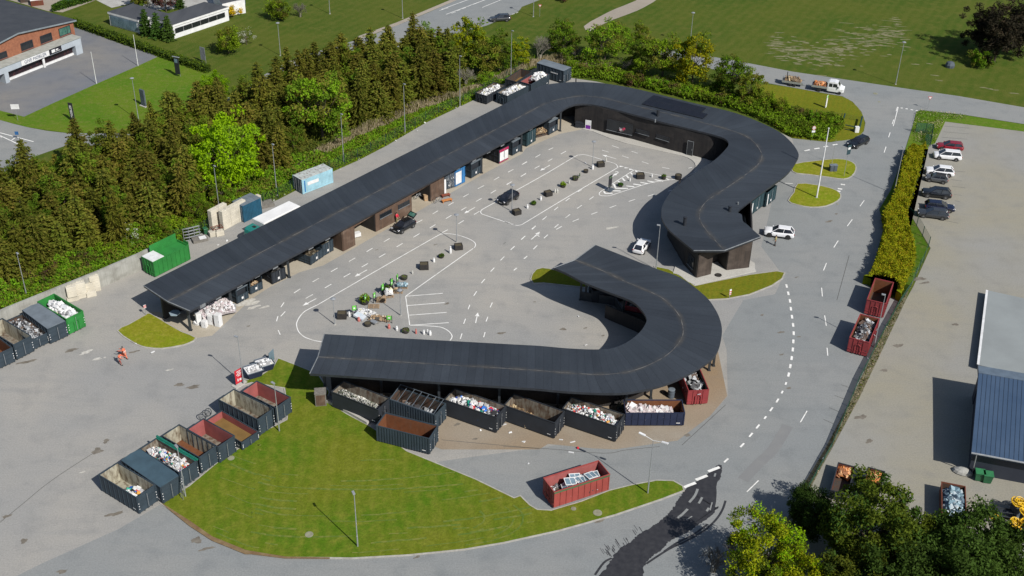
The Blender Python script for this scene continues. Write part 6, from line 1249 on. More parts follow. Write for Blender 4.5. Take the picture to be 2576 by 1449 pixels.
# lower island, upper half
sqplanter('square black planter at the top lamp of the lower island','f',1852,940,.25); can('tall white figure pot beside the top lower planter','f',1780,980,r=.18,h=1.1); rplanter('round planter with dry plant on the lower island','f',1697,1018,.42,.4,(60,.3,'shrub_leaf')); can('white churn left of the dry round planter','f',1632,1058); sqplanter('square black planter in the middle of the lower island','f',1545,1115,.1,1.25,1.05,.85); can('small grey statuette on the lower island','f',1440,1165,'pale_grey_pot',.12,.5); rplanter('wide dark bowl planter above the green signs','f',1365,1212,.5,.5,(20,.15,'shrub_leaf'))
sqplanter('square black planter at the left lamp of the lower island','j',810,268,.05,1.25,1.0,.85); can('white churn right of the left lamp planter','j',875,258,h=.7); rplanter('dark bowl planter below the pallets','j',1040,340,.5,.45); rplanter('dark round bowl right of the pallets','j',1380,400,.5,.5,(25,.2,'shrub_leaf'))
can('pink pot under the white sacks','j',960,300,'terracotta_pink',.2,.55); can('pink pot below the right green sign','j',1230,365,'terracotta_pink',.2,.6); can('white churn right of the pink pot','j',1300,383); can('terracotta figure near the curved line','j',1472,412,'terracotta_pink',.13,.7); can('first white churn of three by the curved line','j',1542,418); can('middle slim white churn of three by the curved line','j',1575,412,r=.13); can('last white churn of three by the curved line','j',1598,425,r=.19)
# green signs on racks with pallets
def gsign(label,k,x,y,rz,w=.6,h=.7,z=.8):
    c=g(k,x,y); t=empty('display_sign',(*c,0),rz,label,'sign','green signs of the yard display'); b=MB(); b.box(-w/2,w/2,-.03,.03,z,z+h); b.build('sign_face',K('sign_green'),t); l=MB()
    for s in (-1,1): MB().box(s*w*.48-.03,s*w*.48+.03,-.05,.05,0,z+h+.05).build('leg',K('dark_steel'),t)
    MB().box(-w*.2,w*.2,-.04,-.032,z+.2,z+.42).build('emblem',K('plain_white'),t)
gsign('green sign on dark legs left of the white sacks','j',922,245,.3); gsign('green sign in front of the lime shrub','j',1020,150,1.15); gsign('green sign by the brushwood pallet','j',1100,130,1.15); gsign('green sign in front of the black box planter','1',955,680,1.15,.65,.85,.7); gsign('green sign right of the black box planter','1',1100,600,1.2,.65,.85,.7); gsign('topmost green sign on the slim stand','1',1190,530,1.3,.55,.9,.7); gsign('green sign above the brick pallet','1',1060,1150,-.1,.75,.6,.55)
rplanter('dark tub with large lime shrub among the green signs','1',665,835,.62,.7,(220,1.1,'lime_leaf')); sqplanter('large black box planter with dark shrub among the signs','1',1030,640,.5,1.5,1.2,.7,9)
def pallet(label,k,x,y,rz,w=1.2,d=.8):
    c=g(k,x,y); t=empty('wooden_pallet',(*c,0),rz,label,'pallet','wooden pallets of the yard display'); b=MB()
    for i in range(5): yy=-d/2+d*i/4; b.box(-w/2,w/2,yy-.05,yy+.05,.12,.15)
    for xx in (-w/2+.06,0,w/2-.06): b.box(xx-.05,xx+.05,-d/2,d/2,0,.12)
    b.build('boards',M('pallet_wood',(.42,.30,.19),(.28,.2,.13),4,.9),t); return c
pallet('empty pale wooden pallet between the signs','1',810,890,.05,1.5,.9)
c=pallet('wooden pallet under the brushwood','1',930,800,0,1.3,.9); heap('brushwood','pale cut wood pieces piled on the pallet','wood',-.6,.6,-.4,.4,.15,.7,40,'wood',c,0,(.15,.4),seed=12)
c=pallet('wooden pallet under the white crumpled bags','1',1050,720,.3,1.3,1); heap('bag_pile','crumpled bright white bags on the pallet','bags',-.6,.6,-.45,.45,.15,1.1,36,'white',c,.3,(.25,.55),seed=13)
c=pallet('wooden pallet under the paper crates','1',1200,655,.05,1.3,.8); heap('crate_pile','white and brown paper scraps on the pallet','paper',-.6,.6,-.35,.35,.15,.6,36,'cardboard',c,.05,(.15,.4),seed=14)
c=pallet('wooden pallet under the bluish glass panes','1',1270,575,.05,1.5,.9); heap('pane_pile','pale blue glass panes and frames on the pallet','panes',-.75,.75,-.4,.4,.15,.6,30,'film',c,.05,(.25,.6),seed=15)
heap('tile_pile','white broken tiles spilling behind the pale sheet','tiles',-1.2,1.4,-.6,.6,0,.7,160,'white',g('j',1020,240),-.4,(.08,.3),seed=16)
heap('brick_pile','beige bricks and boards beneath the right green sign','bricks',-1.5,1.3,-.5,.5,0,.5,150,'cardboard',g('j',1160,290),-.12,(.12,.35),seed=17)
b=MB(); b.obox(TR(0,0,.35,0,.2,0),1.5,1.0,.25); b.build('sheet_stack',M('pale_sheet',(.45,.52,.58),(.6,.62,.65),2,.5),None,(*g('j',970,275),0),-.5,label='stack of pale blue-grey sheets beside the tiles',cat='sheets')
c=g('j',1095,325); t=empty('hand_cart',(*c,0),-.6,'tipped grey hand cart beside the dark bowl','cart'); MB().box(-.45,.45,-.3,.3,.25,.45).build('tray',K('galvanised'),t); MB().tube((.4,-.2,.35),(1.0,-.2,.6),.02).tube((.4,.2,.35),(1.0,.2,.6),.02).build('handle',K('dark_steel'),t); wheel(t,-.3,0,.18,.08,'galvanised')
# white goods under the left end of the long arm
r_=random.Random(3)
def fridge(label,k,x,y,w,d,h,rz,tilt=0,mat='plain_white'):
    c=g(k,x,y); t=empty('discarded_appliance',(*c,0),rz,label,'appliance','white appliances at the end of the long arm'); t.rotation_euler=(tilt,0,rz); b=MB(); b.box(-w/2,w/2,-d/2,d/2,0,h); b.build('cabinet',K(mat),t); MB().box(-w/2+.02,w/2-.02,-d/2-.04,-d/2-.002,.05,h*.62).box(-w/2+.02,w/2-.02,-d/2-.04,-d/2-.002,h*.65,h-.03).build('door',K(mat),t); MB().box(w/2-.08,w/2-.05,-d/2-.07,-d/2-.041,h*.4,h*.58).build('handle',K('galvanised'),t)
fridge('tall white fridge standing at the right of the appliance group','2',575,1345,.75,.75,1.85,-.35); fridge('tall white fridge left of the group, door ajar','2',285,1320,.7,.7,1.75,.5); fridge('low white freezer in front of the group','2',370,1365,.65,.6,1.0,-.3); fridge('white fridge with dark open inside in the middle','2',470,1320,.7,.65,1.4,-.3,0); fridge('small white appliance lying at the left post','2',232,1325,.5,.5,.5,.9,.4)
MB().box(-.28,.28,-.02,.0,.2,1.2).build('dark_opening',K('in_dark'),None,(*g('2',470,1340),0),-.3,label='dark panel set over the open inside of the middle fridge',cat='panel')  # dark sheet set where the middle fridge stands open
heap('electronics_pile','white and pink electrical scrap piled behind the fridges','scrap',-2.2,2.4,-1.8,1.6,0,1.6,320,'bags',g('2',520,1170),.6,(.15,.5),seed=19)
heap('dark_bags','dark rubbish bags beside the fridges','bags',-.7,.7,-.6,.6,0,1.1,40,'tyres',g('2',655,1170),.3,(.3,.5),seed=20)
c=g('2',795,1120); MB().lathe([(.3,0),(.33,.1),(.3,.9),(.1,1.05)],12).build('gas_bottle',K('galvanised'),None,(*c,0),label='grey gas bottle at the foot of an arm post',cat='bottle')
# at the reuse door of the timber wall: bicycle, furniture, boxes
c=g('f',1665,525)
def bicycle(label,c,rz,mat='galvanised'):
    t=empty('bicycle',(*c,0),rz,label,'bicycle'); fr=MB(); pts_=[((-.5,.33),(-.1,.33)),((-.1,.33),(-.25,.85)),((-.25,.8),(.32,.82)),((-.1,.33),(.32,.75)),((-.5,.33),(-.25,.8)),((.52,.33),(.3,.95)),((-.25,.85),(-.27,.98))]
    for a_,b_ in pts_: fr.tube((a_[0],0,a_[1]),(b_[0],0,b_[1]),.022,6)
    fr.build('frame',K(mat),t)
    for X in (-.5,.52): w_=MB(); torus(w_,TR(X,0,.34,PI/2),.32,.022,20,5); w_.build('wheel',K('rubber'),t)
    MB().tube((.3,-.28,.98),(.3,.28,.98),.018,6).build('handlebar',K(mat),t); MB().box(-.38,-.15,-.07,.07,.97,1.02).build('saddle',K('rubber'),t)
bicycle('grey-green bicycle leaning by the timber wall',c,.7); bicycle('second bicycle parked inside the reuse doorway',g('f',1490,492),.5,'paint_silver')
for lab,x,y,w,m in (('orange-brown wooden bench on the paving by the bicycle',1748,520,1.7,'orange_wood'),('red-brown wooden drawer behind the orange bench',1738,475,1.4,'red_wood')):
    M('orange_wood',(.55,.22,.07),(.42,.16,.05),3); M('red_wood',(.24,.06,.03),(.18,.05,.03),3); c=g('f',x,y); t=empty('wooden_bench',(*c,0),.5,lab,'furniture'); MB().box(-w/2,w/2,-.3,.3,.35,.42).build('top',K(m),t)
    for s in (-1,1): MB().box(s*w*.42-.04,s*w*.42+.04,-.25,.25,0,.35).build('leg',K(m),t)
for lab,x,y,z in (('cardboard box on the ground in the reuse doorway',1562,505,0),('cardboard box stacked on another in the doorway',1560,505,.5)):
    c=g('f',x,y); MB().box(-.35,.35,-.3,.3,z,z+.48).build('cardboard_box',M('cardboard',(.42,.29,.17),(.33,.22,.13),3,.9),None,(*c,0),.4,label=lab,cat='box')
c=g('f',945,835); t=empty('white_cage',(*c,0),.5,'white wire trolley in the lower doorway','trolley'); MB().box(-.5,.5,-.35,.35,.2,.8).build('basket',K('plain_white'),t); MB().box(-.5,-.45,-.3,.3,0,.2).box(.45,.5,-.3,.3,0,.2).build('leg',K('galvanised'),t)
# wooden chest at left end of canopy + concrete kerb wall
c=g('j',622,1040); t=empty('wooden_cabinet',(*c,0),.15,'weathered brown timber cabinet at the left end of the canopy','cabinet'); MB().box(-.65,.65,-.6,.6,0,1.9).build('body',K('weathered_wood'),t); MB().box(-.7,.7,-.65,.65,1.9,1.97).build('lid',K('weathered_wood'),t); MB().box(-.55,.55,-.63,-.605,.2,1.75).build('door',K('timber_cladding'),t)
lw=empty('low_wall',(0,0,0),0,'low pale concrete wall beside the first canopy container','wall'); wall(lw,pts('j 655,1020 700,1040 870,1130 1040,1225'),0,.45,.35,'light_concrete','wall_panel')
# litter
lr_=random.Random(21); lt=MB()
for k,x,y in (('j',2315,1300),('j',2435,1380),('j',2050,1280),('j',2255,1230),('k',65,1300),('k',185,1385),('k',515,1365),('k',620,1385),('o',605,345),('o',225,445),('i',1210,500),('i',1640,415),('i',1370,580),('4',1490,400),('4',1300,500),('4',300,1300),('4',460,1225),('b',1550,1105),('b',1290,1265),('b',1480,1175),('b',1830,970),('b',1980,880),('b',960,1430),('f',790,230),('g',735,175),('k',670,258),('k',740,515),('l',1180,640),('p',880,180),('p',780,400),('g',2080,960)):
    c=g(k,x,y); T=TR(*c,.14 if k=='b' else .06,lr_.uniform(-.3,.3),lr_.uniform(-.3,.3),lr_.uniform(0,6)); lt.obox(T,lr_.uniform(.15,.7),lr_.uniform(.1,.25),.06)
lt.build('litter',K('plain_white'),label='scattered white scraps and offcuts lying on the paving',cat='litter',kind='stuff')
c=g('o',667,308); MB().lathe([(.1,0),(.17,.1),(.12,.22),(.03,.25)],10).build('red_ball',K('sign_red'),None,(*c,0),label='small red ball lying on the road by the apron',cat='ball')
c=g('7',1535,855,.15); MB().lathe([(.45,0),(.5,.1),(.42,.13),(.1,.08)],16).build('dark_basin',K('planter_black'),None,(*c,.15),label='shallow dark basin on the terrace by the gatehouse',cat='basin')
c=g('k',1500,980); t=empty('steel_drum',(*c,0),0,'grey steel drum beside the bright red container','drum'); MB().lathe([(.42,0),(.42,.35),(.45,.37),(.42,.39),(.42,.8),(.45,.82),(.42,.84),(.42,1.2),(.1,1.21)],18).build('shell',K('skip_grey'),t); MB().lathe([(.44,0),(.3,.04)],18,(0,0,1.2)).build('lid',K('lid_grey'),t)
c=g('k',1040,1100); t=empty('plant_pot_tall',(*c,0),0,'tall grey weeds in a tub beside the navy container','plant'); MB().lathe([(.3,0),(.36,.5)],12).build('tub',K('skip_grey'),t); tuft(60,.45,1.0,5,.13).build('weeds',leafm('grey_leaf',(.16,.19,.14),(.08,.1,.07)),t,(0,0,.5))
# ================= PEOPLE =================
M('skin',(.45,.26,.19),(.4,.22,.16)); M('hair_dark',(.03,.022,.018)); M('hi_vis_orange',(.70,.17,.09),(.6,.14,.07),4); M('reflective',(.75,.75,.72)); M('denim',(.05,.06,.1)); M('red_cloth',(.6,.02,.05),(.5,.01,.04),4); M('khaki',(.32,.30,.14),(.24,.22,.1),4); M('dark_cloth',(.03,.03,.035)); M('red_trousers',(.28,.06,.04)); M('shoe',(.015,.015,.015))
def skinobj(name,chains,mat,parent,root=(0,0)):
    me=bpy.data.meshes.new(name); vs=[];es=[];rs=[]
    for ch in chains:
        prev=None
        for item in ch:
            p=item[0]; r=item[1]
            if isinstance(p,int): idx=p
            else: vs.append(p); rs.append(r); idx=len(vs)-1
            if prev is not None: es.append((prev,idx))
            prev=idx
    me.from_pydata(vs,es,[]); o=bpy.data.objects.new(name,me); COL.objects.link(o)
    md=o.modifiers.new('skin','SKIN'); md.use_smooth_shade=True
    for v,r in zip(me.skin_vertices[0].data,rs): v.radius=(r,r)
    me.skin_vertices[0].data[0].use_root=True
    o.modifiers.new('sub','SUBSURF').levels=1; o.modifiers['sub'].render_levels=1
    dg=bpy.context.evaluated_depsgraph_get(); m2=bpy.data.meshes.new_from_object(o.evaluated_get(dg)); bpy.data.objects.remove(o)
    m2.materials.clear(); m2.materials.append(mat); n=bpy.data.objects.new(name,m2); COL.objects.link(n); n.parent=parent; return n
def person(label,c,rz,top,legs,stride=.15,arms=((.25,.1),(.1,.0)),lean=0,hair='hair_dark',bands=False,cap=None,group=None,h=1.0):
    t=empty('person',(c[0],c[1],0),rz,label,'person',group); t.scale=(h,h,h); L=lean
    hip=(0,0,.92); ch=(L*.35,0,1.28); nk=(L*.5,0,1.48); hd=(L*.56+.02,0,1.64)
    aR,aL=arms
    def arm(s,a): f,u=a; sh=(L*.45,s*.19,1.40); el=(L*.45+.06+f*.4,s*.25,1.14+u*.3); wr=(el[0]+.12+f*.5,s*.22,.92+u*.6+f*.2); return sh,el,wr
    def leg(s,st): return (0,s*.1,.88),(st*.6+.04,s*.11,.5),(st-.03,s*.12,.09)
    R_,L_=arm(-1,aR),arm(1,aL); rl,ll=leg(-1,stride),leg(1,-stride)
    body=[[(hip,.13),(ch,.15),(nk,.06),(hd,.085),((hd[0],0,1.74),.075)],
      [(1,.15),(R_[0],.06),(R_[1],.045),(R_[2],.032),((R_[2][0]+.07,R_[2][1],R_[2][2]-.04),.038)],[(1,.15),(L_[0],.06),(L_[1],.045),(L_[2],.032),((L_[2][0]+.07,L_[2][1],L_[2][2]-.04),.038)],
      [(0,.13),(rl[0],.09),(rl[1],.06),(rl[2],.045),((rl[2][0]+.16,rl[2][1],.04),.04)],[(0,.13),(ll[0],.09),(ll[1],.06),(ll[2],.045),((ll[2][0]+.16,ll[2][1],.04),.04)]]
    bo=skinobj('body',body,K('skin'),t)
    # fingers: short chains rooted in each palm
    fg=MB()
    for H in (R_[2],L_[2]):
        px,py,pz=H[0]+.07,H[1],H[2]-.04
        for i,l in enumerate((.06,.07,.075,.065)): fg.tube((px+.01,py-.03+i*.02,pz),(px+.01+l*.6,py-.03+i*.02,pz-l*.6),.009,5,.007)
        fg.tube((px-.02,py-.035,pz),(px+.03,py-.065,pz-.02),.010,5,.008)
    fg.build('fingers',K('skin'),t)
    fc=MB()
    for s in (-1,1): fc.obox(TR(hd[0]+.085,s*.03,1.66),.012,.02,.012)
    fc.build('eyes',K('hair_dark'),t); MB().obox(TR(hd[0]+.095,0,1.63,0,.3,0),.03,.022,.04).build('nose',K('skin'),t); MB().obox(TR(hd[0]+.085,0,1.585),.01,.045,.01).build('mouth',K('terracotta_pink'),t)
    for s in (-1,1): MB().obox(TR(hd[0]-.0,s*.088,1.64),.03,.015,.05).build('ear',K('skin'),t)
    b=MB(); b.lathe([(.098,-.02),(.104,.04),(.09,.10),(.05,.135),(.01,.145)],14,(hd[0]-.015,0,1.67)); b.build('hair' if not cap else 'cap',K(cap or hair),t)
    skinobj('jacket',[[(hip,.165),(ch,.185),((nk[0],0,1.45),.09)],[(1,.18),(R_[0],.085),(R_[1],.065),((R_[2][0]-.02,R_[2][1],R_[2][2]+.02),.05)],[(1,.18),(L_[0],.085),(L_[1],.065),((L_[2][0]-.02,L_[2][1],L_[2][2]+.02),.05)]],K(top),t)
    skinobj('trousers',[[((0,0,.93),.15),((0,0,.86),.14)],[(1,.12),(rl[0],.115),(rl[1],.085),((rl[2][0],rl[2][1],.14),.07)],[(1,.12),(ll[0],.115),(ll[1],.085),((ll[2][0],ll[2][1],.14),.07)]],K(legs),t)
    for s,q in ((-1,rl),(1,ll)): MB().obox(TR(q[2][0]+.06,q[2][1],.045),.28,.10,.09).build('shoe',K('shoe'),t)
    if bands:
        bn=MB()
        for z,r in ((1.0,.185),(1.18,.20)): bn.lathe([(r,-.025),(r,.025)],14,(L*.2,0,z))
        bn.build('reflective_bands',K('reflective'),t)
        for q in (rl,ll): MB().lathe([(.098,-.025),(.098,.025)],10,(q[1][0]*.7,q[1][1],.36)).build('leg_band',K('reflective'),t)
    return t
person('person in a red jacket and light trousers standing behind the open-tailgate car',g('f',1300,705),-.6,'red_cloth','khaki',.1)
person('person in a khaki top and dark trousers beside the white car at the gatehouse',g('h',345,912),2.6,'khaki','dark_cloth',.05,h=1.02)
person('worker in pink-orange hi-vis with dark trousers carrying a load, front of the pair',g('i',1078,688),-.3,'hi_vis_orange','red_trousers',.25,((.5,.4),(.5,.4)),.15,bands=True,group='two workers in hi-vis clothes in the left yard')
person('worker in bright orange hi-vis bending forward, rear of the pair',g('i',1132,634),2.9,'hi_vis_orange','hi_vis_orange',.2,((.6,.2),(.6,.2)),.55,bands=True,group='two workers in hi-vis clothes in the left yard')
c=g('i',1102,600); MB().lathe([(.22,0),(.16,.3),(.06,.75),(.04,.8)],12).box(-.25,.25,-.25,.25,0,.04).build('traffic_cone',K('hi_vis_orange'),None,(*c,.0),label='orange traffic cone beside the two workers',cat='cone')
# rooftop goods on shop's rear yard
for i,(x,y,m) in enumerate(((335,40,'rust_red'),(240,10,'in_dark'))):
    c=g('a',x,y); t=empty('storage_crate',(*c,0),.4,('white-topped brown crate' if i==0 else 'dark crate')+' in the yard behind the furniture shop','crate'); MB().box(-1.3,1.3,-.9,.9,0,1.2).build('box',K(m),t); MB().box(-1.35,1.35,-.95,.95,1.2,1.35).build('lid',K('plain_white' if i==0 else 'skip_navy'),t)
c=g('a',635,30); t=empty('blue_trailer',(*c,0),.4,'small blue covered trailer at the end of the shop hedge','trailer'); MB().box(-1.6,1.6,-.9,.9,.5,1.7).build('cover',K('sign_blue'),t); MB().tube((-1.6,0,.5),(-2.7,0,.4),.05).build('drawbar',K('galvanised'),t)
for s in (-1,1): wheel(t,0,s*.95,.3,.18,'plastic_black')
# ================= VEGETATION =================
M('bark',(.09,.07,.05),(.05,.04,.03),3,.95); M('pale_bark',(.30,.27,.22),(.2,.18,.15),3,.95)
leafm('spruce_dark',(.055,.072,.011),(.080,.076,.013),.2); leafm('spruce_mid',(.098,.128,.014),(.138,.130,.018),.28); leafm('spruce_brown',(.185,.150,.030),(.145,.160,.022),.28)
leafm('leaf_vivid',(.25,.40,.006),(.15,.28,.005),.4); leafm('leaf_green',(.125,.21,.014),(.08,.15,.012),.35); leafm('leaf_olive',(.16,.165,.022),(.115,.12,.020),.3); leafm('leaf_yellow',(.29,.30,.008),(.19,.23,.008),.35); leafm('leaf_dark',(.055,.105,.016),(.036,.072,.012),.3); leafm('leaf_darkolive',(.10,.13,.012),(.065,.095,.010),.3)
leafm('leaf_deep',(.045,.085,.014),(.028,.055,.010),.2); leafm('leaf_bright',(.19,.33,.014),(.13,.24,.012),.35); leafm('leaf_redbrown',(.10,.05,.035),(.06,.035,.025),.2); leafm('blossom',(.55,.56,.48),(.38,.4,.32),.2); leafm('leaf_gold',(.55,.33,.01),(.4,.25,.01),.2); leafm('hedge_gold',(.40,.45,.012),(.27,.35,.010),.4); leafm('hedge_rust',(.42,.36,.02),(.36,.37,.012),.35); leafm('hedge_green',(.26,.33,.012),(.19,.26,.010),.35)
leafm('conifer_black',(.020,.020,.012),(.035,.028,.017),.05); leafm('conifer_brown',(.06,.042,.026),(.035,.034,.018),.05); leafm('reed_dry',(.66,.56,.38),(.48,.40,.25),.35); leafm('twig_grey',(.22,.20,.17),(.15,.14,.11),.1)
vr=random.Random(11)
def quad(V,Fc,c,d,n,l,w):
    k=len(V); u=Vector(n).cross(d)
    if u.length<1e-4: u=Vector((1,0,0))
    u.normalize(); c=Vector(c); d=Vector(d)
    V+=[tuple(c-d*l),tuple(c-d*l*.1+u*w),tuple(c+d*l),tuple(c-d*l*.1-u*w)]; Fc.append((k,k+1,k+2,k+3))
def mesh_of(name,V,Fc,mi,mats):
    me=bpy.data.meshes.new(name); me.from_pydata(V,[],Fc)
    for m in mats: me.materials.append(m)
    me.polygons.foreach_set('material_index',mi); me.update(); return me
def rv(r): 
    while 1:
        v=Vector((r.uniform(-1,1),r.uniform(-1,1),r.uniform(-1,1)))
        if .05<v.length<1: return v.normalized()
def spruce(H,Rb,seed,mats,dens=1.0,bare=.1):
    r=random.Random(seed); V=[];Fc=[];mi=[]; lev=int(H*2.5); lean=(r.uniform(-.25,.25),r.uniform(-.25,.25))
    for i in range(lev):
        f=(i+r.random()*.7)/lev; z=H*(bare+(1-bare)*f); R0=Rb*((1-f)**(.42+.11*(seed%3)))*r.uniform(.7,1.15)+.15; nb=int((7+10*(1-f))*dens); a0=r.uniform(0,6)
        for b in range(nb):
            a=a0+b*2*PI/nb+r.uniform(-.25,.25); L=R0*r.uniform(.55,1.25); dr=-.30-.2*(1-f); ns=max(2,int(L/.30))
            for s in range(ns):
                q=(s+.5)/ns; rad=L*q; cx=math.cos(a)*rad+lean[0]*f*2; cy=math.sin(a)*rad+lean[1]*f*2; cz=z+rad*dr+.35*q*q
                for k in range(3):
                    d=Vector((math.cos(a+r.uniform(-.9,.9)),math.sin(a+r.uniform(-.9,.9)),r.uniform(-.6,.25))).normalized()
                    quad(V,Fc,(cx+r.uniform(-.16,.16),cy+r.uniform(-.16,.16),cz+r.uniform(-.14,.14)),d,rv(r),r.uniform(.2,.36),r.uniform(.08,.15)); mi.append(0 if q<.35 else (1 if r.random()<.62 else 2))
    for k in range(8): quad(V,Fc,(lean[0]*2,lean[1]*2,H+.02*k),Vector((r.uniform(-.3,.3),r.uniform(-.3,.3),1)).normalized(),rv(r),.3,.06); mi.append(1)
    t=MB(); t.tube((0,0,0),(lean[0]*2,lean[1]*2,H*.97),.17,7,.03)
    return mesh_of('crown',V,Fc,mi,mats),t
def broad(Rx,Rz,zc,seed,mats,ncl=70,per=70,leaf=.22,clr=.9,wt=(.4,.35,.25),hollow=.55,trunk=None):
    """crown from leaf clumps scattered through an uneven ellipsoid"""
    r=random.Random(seed); V=[];Fc=[];mi=[]; ph=[r.uniform(0,6) for _ in range(5)]; cl=[]
    for _ in range(ncl):
        d=rv(r); 
        if d.z<-.8: d.z*=.6
        a=math.atan2(d.y,d.x); k=1+.16*math.sin(2*a+ph[0])+.12*math.sin(3*a+ph[1]+d.z*2)+.10*math.sin(5*a+ph[2])
        q=r.uniform(hollow,1.0)*k; c=Vector((d.x*Rx*q,d.y*Rx*q,zc+d.z*Rz*q)); c.z=max(c.z,.5); cl.append(c); m=r.random(); sl=0 if m<wt[0] else (1 if m<wt[0]+wt[1] else 2); cs=clr*r.uniform(.55,1.2)
        for _ in range(int(per*r.uniform(.6,1.3))):
            v=rv(r)*(r.random()**.5)*cs; v.z*=.75
            quad(V,Fc,c+v,rv(r),rv(r),leaf*r.uniform(.6,1.3),leaf*.55*r.uniform(.6,1.2)); mi.append(sl if r.random()<.8 else r.randrange(3))
    t=MB(); h=trunk or zc; t.tube((0,0,0),(0,0,h),.2*Rx/4,8,.12*Rx/4)
    for c in cl[::3]: t.tube((0,0,h*r.uniform(.35,.9)),tuple(c*.85+Vector((0,0,zc*.12))),.06,5,.02)
    return mesh_of('crown',V,Fc,mi,mats),t
TREES={}
def grow(kind,x,y,label,group,s=1,name='tree',cat='tree',px=None,z=-.02,h=None):
    c=(x,y) if px is None else g(px,x,y); me,tm,tb=TREES[kind]
    t=empty(name,(c[0],c[1],z),vr.uniform(0,6.3),label,cat,group); t.scale=(s*vr.uniform(.92,1.08),s*vr.uniform(.92,1.08),h or s*vr.uniform(.9,1.12))
    for nm,m in (('crown',me),('trunk',tm)):
        o=bpy.data.objects.new(nm,m); COL.objects.link(o); o.parent=t
    return t
def reg(kind,cm,mat='bark'):
    me,tb=cm; m2=bpy.data.meshes.new('trunk'); m2.from_pydata(tb.v,[],tb.f); m2.materials.append(K(mat)); m2.update(); TREES[kind]=(me,m2,None)
SPM=[K('spruce_dark'),K('spruce_mid'),K('spruce_brown')]
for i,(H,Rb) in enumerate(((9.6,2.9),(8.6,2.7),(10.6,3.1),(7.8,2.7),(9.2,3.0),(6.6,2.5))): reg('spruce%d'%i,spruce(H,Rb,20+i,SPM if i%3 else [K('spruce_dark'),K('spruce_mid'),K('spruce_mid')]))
L3=lambda *n:[K(x) for x in n]
reg('vivid',broad(4.6,4.6,4.9,31,L3('leaf_vivid','leaf_vivid','leaf_bright'),120,85,.20,.95)); reg('green',broad(4.2,4.6,4.7,32,L3('leaf_green','leaf_bright','leaf_olive'),110,80,.20,.95)); reg('olive',broad(3.0,3.9,4.0,33,L3('leaf_olive','leaf_green','leaf_darkolive'),80,80,.19,.9)); reg('yellow',broad(2.4,3.6,3.6,34,L3('leaf_yellow','leaf_yellow','leaf_green'),64,80,.18,.8)); reg('small',broad(2.5,2.3,2.3,35,L3('leaf_green','leaf_bright','leaf_olive'),62,75,.17,.8)); reg('redleaf',broad(3.0,2.8,3.4,36,L3('leaf_redbrown','leaf_redbrown','leaf_dark'),50,70,.18,.8)); reg('blossom',broad(1.9,2.0,2.2,37,L3('blossom','leaf_green','leaf_olive'),26,55,.12,.7,wt=(.45,.3,.25)))
reg('bush',broad(1.7,1.1,1.0,38,L3('leaf_bright','leaf_green','leaf_olive'),26,70,.15,.65,hollow=.3)); reg('bush2',broad(1.6,1.2,1.0,39,L3('leaf_olive','leaf_green','leaf_redbrown'),24,70,.15,.65,hollow=.3)); reg('gold',broad(1.3,1.0,1.0,40,L3('leaf_gold','leaf_gold','leaf_yellow'),16,60,.13,.5,hollow=.3)); reg('cone',spruce(4.6,1.35,41,L3('leaf_dark','leaf_dark','leaf_deep'),1.7,.03))
def bare_tree(H,seed):
    r=random.Random(seed); b=MB()
    def br(p,d,l,rad,n):
        e=p+d*l; b.tube(tuple(p),tuple(e),rad,4,rad*.65,cap=False)
        if n==0: return
        for _ in range(4 if n>1 else 5): br(p+d*l*r.uniform(.5,1),(d+rv(r)*.75+Vector((0,0,.15))).normalized(),l*r.uniform(.55,.8),rad*.55,n-1)
    for k in range(3): br(Vector((r.uniform(-.3,.3),r.uniform(-.3,.3),0)),Vector((r.uniform(-.35,.35),r.uniform(-.35,.35),1)).normalized(),H*.34,.11,4)
    me=bpy.data.meshes.new('branches'); me.from_pydata(b.v,[],b.f); me.materials.append(K('twig_grey')); me.update(); tb=MB(); tb.tube((0,0,0),(0,0,H*.2),.14,7); return me,tb
reg('bare',bare_tree(6.5,51),'pale_bark'); reg('bare2',bare_tree(5,52),'pale_bark')
# --- the spruce belt ---
band=pts('P -110,520 0,500 100,478 180,440 295,412 400,352 500,318 620,272 700,238 850,188 1000,162 1120,148 1165,222 1060,258 998,288 877,338 790,385 720,432 650,462 580,500 520,545 480,565 310,628 170,688 0,735 -110,762')
xs=[p[0] for p in band]; ys=[p[1] for p in band]; placed=[]
av=[(Vector(g('P',585,478)),5.8),(Vector(g('P',812,345)),5.2),(Vector(g('P',540,262)),2.5)]
tries=0
while len(placed)<280 and tries<14000:
    tries+=1; x,y=vr.uniform(min(xs),max(xs)),vr.uniform(min(ys),max(ys))
    if not inside(x,y,band): continue
    if any((x-a)**2+(y-b)**2<2.55**2 for a,b in placed): continue
    if any((Vector((x,y))-a).length<r or (abs(x-a.x)<r*.8 and a.y-14<y<a.y) for a,r in av): continue
    placed.append((x,y))
gs='spruces of the dense belt behind the fence'
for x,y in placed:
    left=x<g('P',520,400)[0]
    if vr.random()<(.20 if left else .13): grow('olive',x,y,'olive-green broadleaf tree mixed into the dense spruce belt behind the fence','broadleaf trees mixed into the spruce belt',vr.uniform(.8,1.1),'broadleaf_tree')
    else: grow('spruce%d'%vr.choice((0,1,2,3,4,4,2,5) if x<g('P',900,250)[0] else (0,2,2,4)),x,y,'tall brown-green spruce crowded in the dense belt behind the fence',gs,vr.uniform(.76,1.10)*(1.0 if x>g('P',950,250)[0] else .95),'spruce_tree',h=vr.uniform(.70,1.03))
N='broadleaf_tree'
grow('vivid',585,482,'round vivid lime-green tree in front of the spruces left of the blue container',None,1.32,N,px='P'); grow('green',812,352,'large mid-green tree in front of the spruces, middle of the belt',None,1.28,N,px='P')
